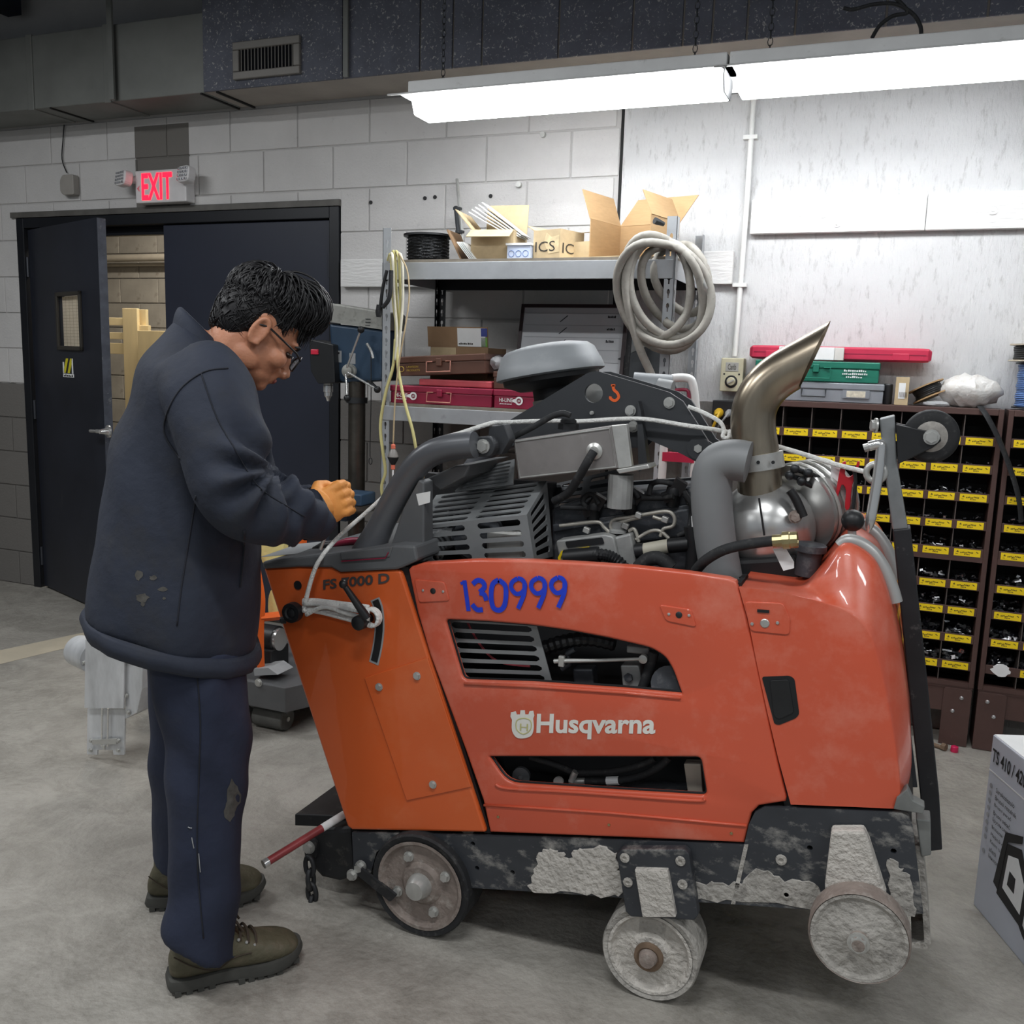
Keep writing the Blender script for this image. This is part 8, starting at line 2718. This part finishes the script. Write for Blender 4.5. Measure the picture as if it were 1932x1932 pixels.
def glove(s):
    S_, E_, W_, Hn = AR[s]
    if s > 0:
        o = PM(592, 962, 0.135)
        fwd = (PM(640, 942, 0.10) - o).normalized()
    else:
        o = PM(590, 950, -0.085)
        fwd = (PM(640, 940, -0.06) - o).normalized()
    side = MS * s
    side = (side - fwd * side.dot(fwd)).normalized()     # back of the hand faces outwards
    dn_ = fwd.cross(side) * s
    if dn_.z > 0:
        dn_ = -dn_
    b = MB()
    b.tube([o - fwd * 0.02, o + fwd * 0.01, o + fwd * 0.03], [0.034, 0.034, 0.036], 14)
    m3 = Matrix((fwd, side, -dn_)).transposed()
    b.ell(o + fwd * 0.045 + dn_ * 0.004, (0.042, 0.021, 0.043), m3, 20)
    for i, (v, ln, rf) in enumerate(((-0.032, 0.95, 0.0105), (-0.011, 1.08, 0.011), (0.011, 1.0, 0.0108), (0.031, 0.8, 0.0098))):
        k0 = o + fwd * 0.072 + dn_ * v + side * 0.010
        k1 = k0 + (fwd * 0.75 + dn_ * 0.12 - side * 0.5).normalized() * 0.034 * ln
        k2 = k1 + (-side * 1.0 - fwd * 0.25).normalized() * 0.026 * ln
        k3 = k2 + (-fwd * 1.0 + side * 0.2).normalized() * 0.02 * ln
        b.tube([o + fwd * 0.04 + dn_ * v * 0.8, k0, k1, k2, k3], [rf * 1.15, rf * 1.15, rf * 1.05, rf, rf * 0.85], 10)
    t0 = o + fwd * 0.02 - dn_ * 0.030 - side * 0.005
    t1 = t0 + (fwd * 0.7 - dn_ * 0.35 - side * 0.6).normalized() * 0.034
    t2 = t1 + (fwd * 0.9 + dn_ * 0.25 - side * 0.3).normalized() * 0.030
    t3 = t2 + (fwd * 0.7 + dn_ * 0.6).normalized() * 0.02
    b.tube([o + fwd * 0.01 - dn_ * 0.01, t0, t1, t2, t3], [0.014, 0.0155, 0.0135, 0.0125, 0.010], 10)
    return remesh(b, 0.0032, 2, 'glove', gv, man), o, fwd, dn_


g1_, go, gfw, gdn = glove(1)
glove(-1)

# ---- boots
lb = mat('boot_leather', (84, 80, 62), 0.7, 0, 0.18, 12, bump=0.4, bscale=60, col2=(104, 92, 76), thr=(0.5, 0.7, 0.7))
ls = mat('boot_sole', (70, 70, 66), 0.85, 0, 0.15, 20)


def boot(heel, toe, ankle):
    fx = (toe - heel)
    fx.z = 0
    L_ = fx.length
    fx.normalize()
    fy_ = Vector((-fx.y, fx.x, 0))
    k = L_ / 0.30

    def B(x, y, z):
        return heel + fx * x * k + fy_ * y + UP * z
    sec = [(0.002, 0.022, 0.04, 0.072), (0.012, 0.034, 0.034, 0.098), (0.028, 0.038, 0.028, 0.118), (0.05, 0.041, 0.026, 0.13), (0.08, 0.042, 0.026, 0.135), (0.115, 0.043, 0.026, 0.138), (0.145, 0.045, 0.026, 0.115), (0.175, 0.048, 0.026, 0.098), (0.21, 0.050, 0.026, 0.088), (0.245, 0.050, 0.027, 0.080), (0.275, 0.043, 0.030, 0.070), (0.293, 0.028, 0.036, 0.058), (0.299, 0.010, 0.042, 0.050)]
    rings = []
    for x, wd, z0, z1 in sec:
        r_ = []
        for i in range(24):
            t = 2 * PI * i / 24
            cx, sy = math.cos(t), math.sin(t)
            e = 2 / 2.6
            r_.append(B(x, math.copysign(abs(cx) ** e, cx) * wd, (z0 + z1) / 2 + math.copysign(abs(sy) ** e, sy) * (z1 - z0) / 2))
        rings.append(r_)
    bt = MB()
    bt.loft(blend_rings(rings, 3))
    bt.tube([B(0.062, 0, 0.08), B(0.064, 0, 0.15), ankle.lerp(B(0.066, 0, 0.2), 0.5)], [0.045, 0.044, 0.046], 20)
    up_ = remesh(bt, 0.006, 3, 'boot', lb, man)
    # sole with lugs
    ol = [(0.0, 0.020), (0.006, 0.034), (0.04, 0.041), (0.09, 0.040), (0.13, 0.040), (0.18, 0.050), (0.22, 0.054), (0.26, 0.050), (0.29, 0.034), (0.303, 0.012)]
    out = [B(x, y, 0) for x, y in ol] + [B(x, -y, 0) for x, y in ol[::-1]]
    out = catmull(out, 3, closed=True)
    for z0, z1, g in ((0.010, 0.036, 0.0),):
        rings = []
        for z, f in ((z0, 1.0), (0.02, 1.03), (z1, 1.0)):
            rr = []
            for p in out:
                xx = (p - heel).dot(fx)
                lift = max(0, (xx - 0.22 * k)) ** 2 * 2.6
                c_ = heel + fx * 0.15 * k
                rr.append(c_ + (p - c_) * f + UP * (z + lift))
            rings.append(rr)
        MB().loft(rings).build('sole', ls, up_, smooth=50)
    for x in (0.01, 0.035, 0.06, 0.085, 0.15, 0.172, 0.194, 0.216, 0.238, 0.26, 0.28):
        lift = max(0, (x - 0.22)) ** 2 * 2.6 * k
        hw = 0.040 if x < 0.13 else (0.050 if x < 0.25 else 0.036)
        MB().obox(B(x, -hw, 0.001 + lift), fx * 0.014 * k, fy_ * 2 * hw, UP * 0.012).build('lug', ls, up_)
    lc_ = mat('lace', (62, 52, 42), 0.8)
    for i in range(4):
        x, z = 0.135 + i * 0.018, 0.128 - i * 0.011
        MB().tube(catmull([B(x - 0.004, 0.034, z - 0.012), B(x, 0.015, z + 0.006), B(x + 0.006, -0.015, z + 0.004), B(x + 0.004, -0.036, z - 0.014)], 3), 0.003, 6).build('lace', lc_, up_)
        for sgn in (-1, 1):
            MB().ell(B(x, sgn * 0.036, z - 0.012), 0.0042, n=8).build('eyelet', 'steel', up_)
    for sgn in (-1, 1):
        MB().tube(catmull([B(0.135, 0, 0.134), B(0.15, sgn * 0.022, 0.142), B(0.165, sgn * 0.028, 0.118)], 4), 0.0028, 6).build('lace_bow', lc_, up_)
    MB().tube([B(0.006, 0.03, 0.075), B(0.06, 0.046, 0.062), B(0.10, 0.047, 0.045), B(0.17, 0.0515, 0.050), B(0.24, 0.053, 0.058)][0:0] or catmull([B(0.01, -0.038, 0.10), B(0.05, -0.0435, 0.07), B(0.10, -0.0455, 0.05), B(0.14, -0.047, 0.07), B(0.18, -0.0505, 0.075)], 4), 0.0016, 5).build('boot_stitching', lc_, up_)
    return up_


boot(PZ(318, 1866), PZ(563, 1806) + Vector((0, 0, 0)), LG[1])
boot(PZ(280, 1706), PZ(496, 1690), LG[-1])
# tool in his hand
tl = thing('screwdriver', 'slim grey tool held in the orange glove', 'tool', go + gfw * 0.05)
q0 = go + gfw * 0.075 - MS * 0.012
q1 = PM(604, 1036, 0.06)
MB().tube([q0, q0.lerp(q1, 0.55)], 0.0085, 10).build('tool_grip', 'grey_paint', tl, smooth=60)
MB().tube([q0.lerp(q1, 0.55), q1], 0.0045, 8).build('tool_shaft', 'steel', tl, smooth=60)
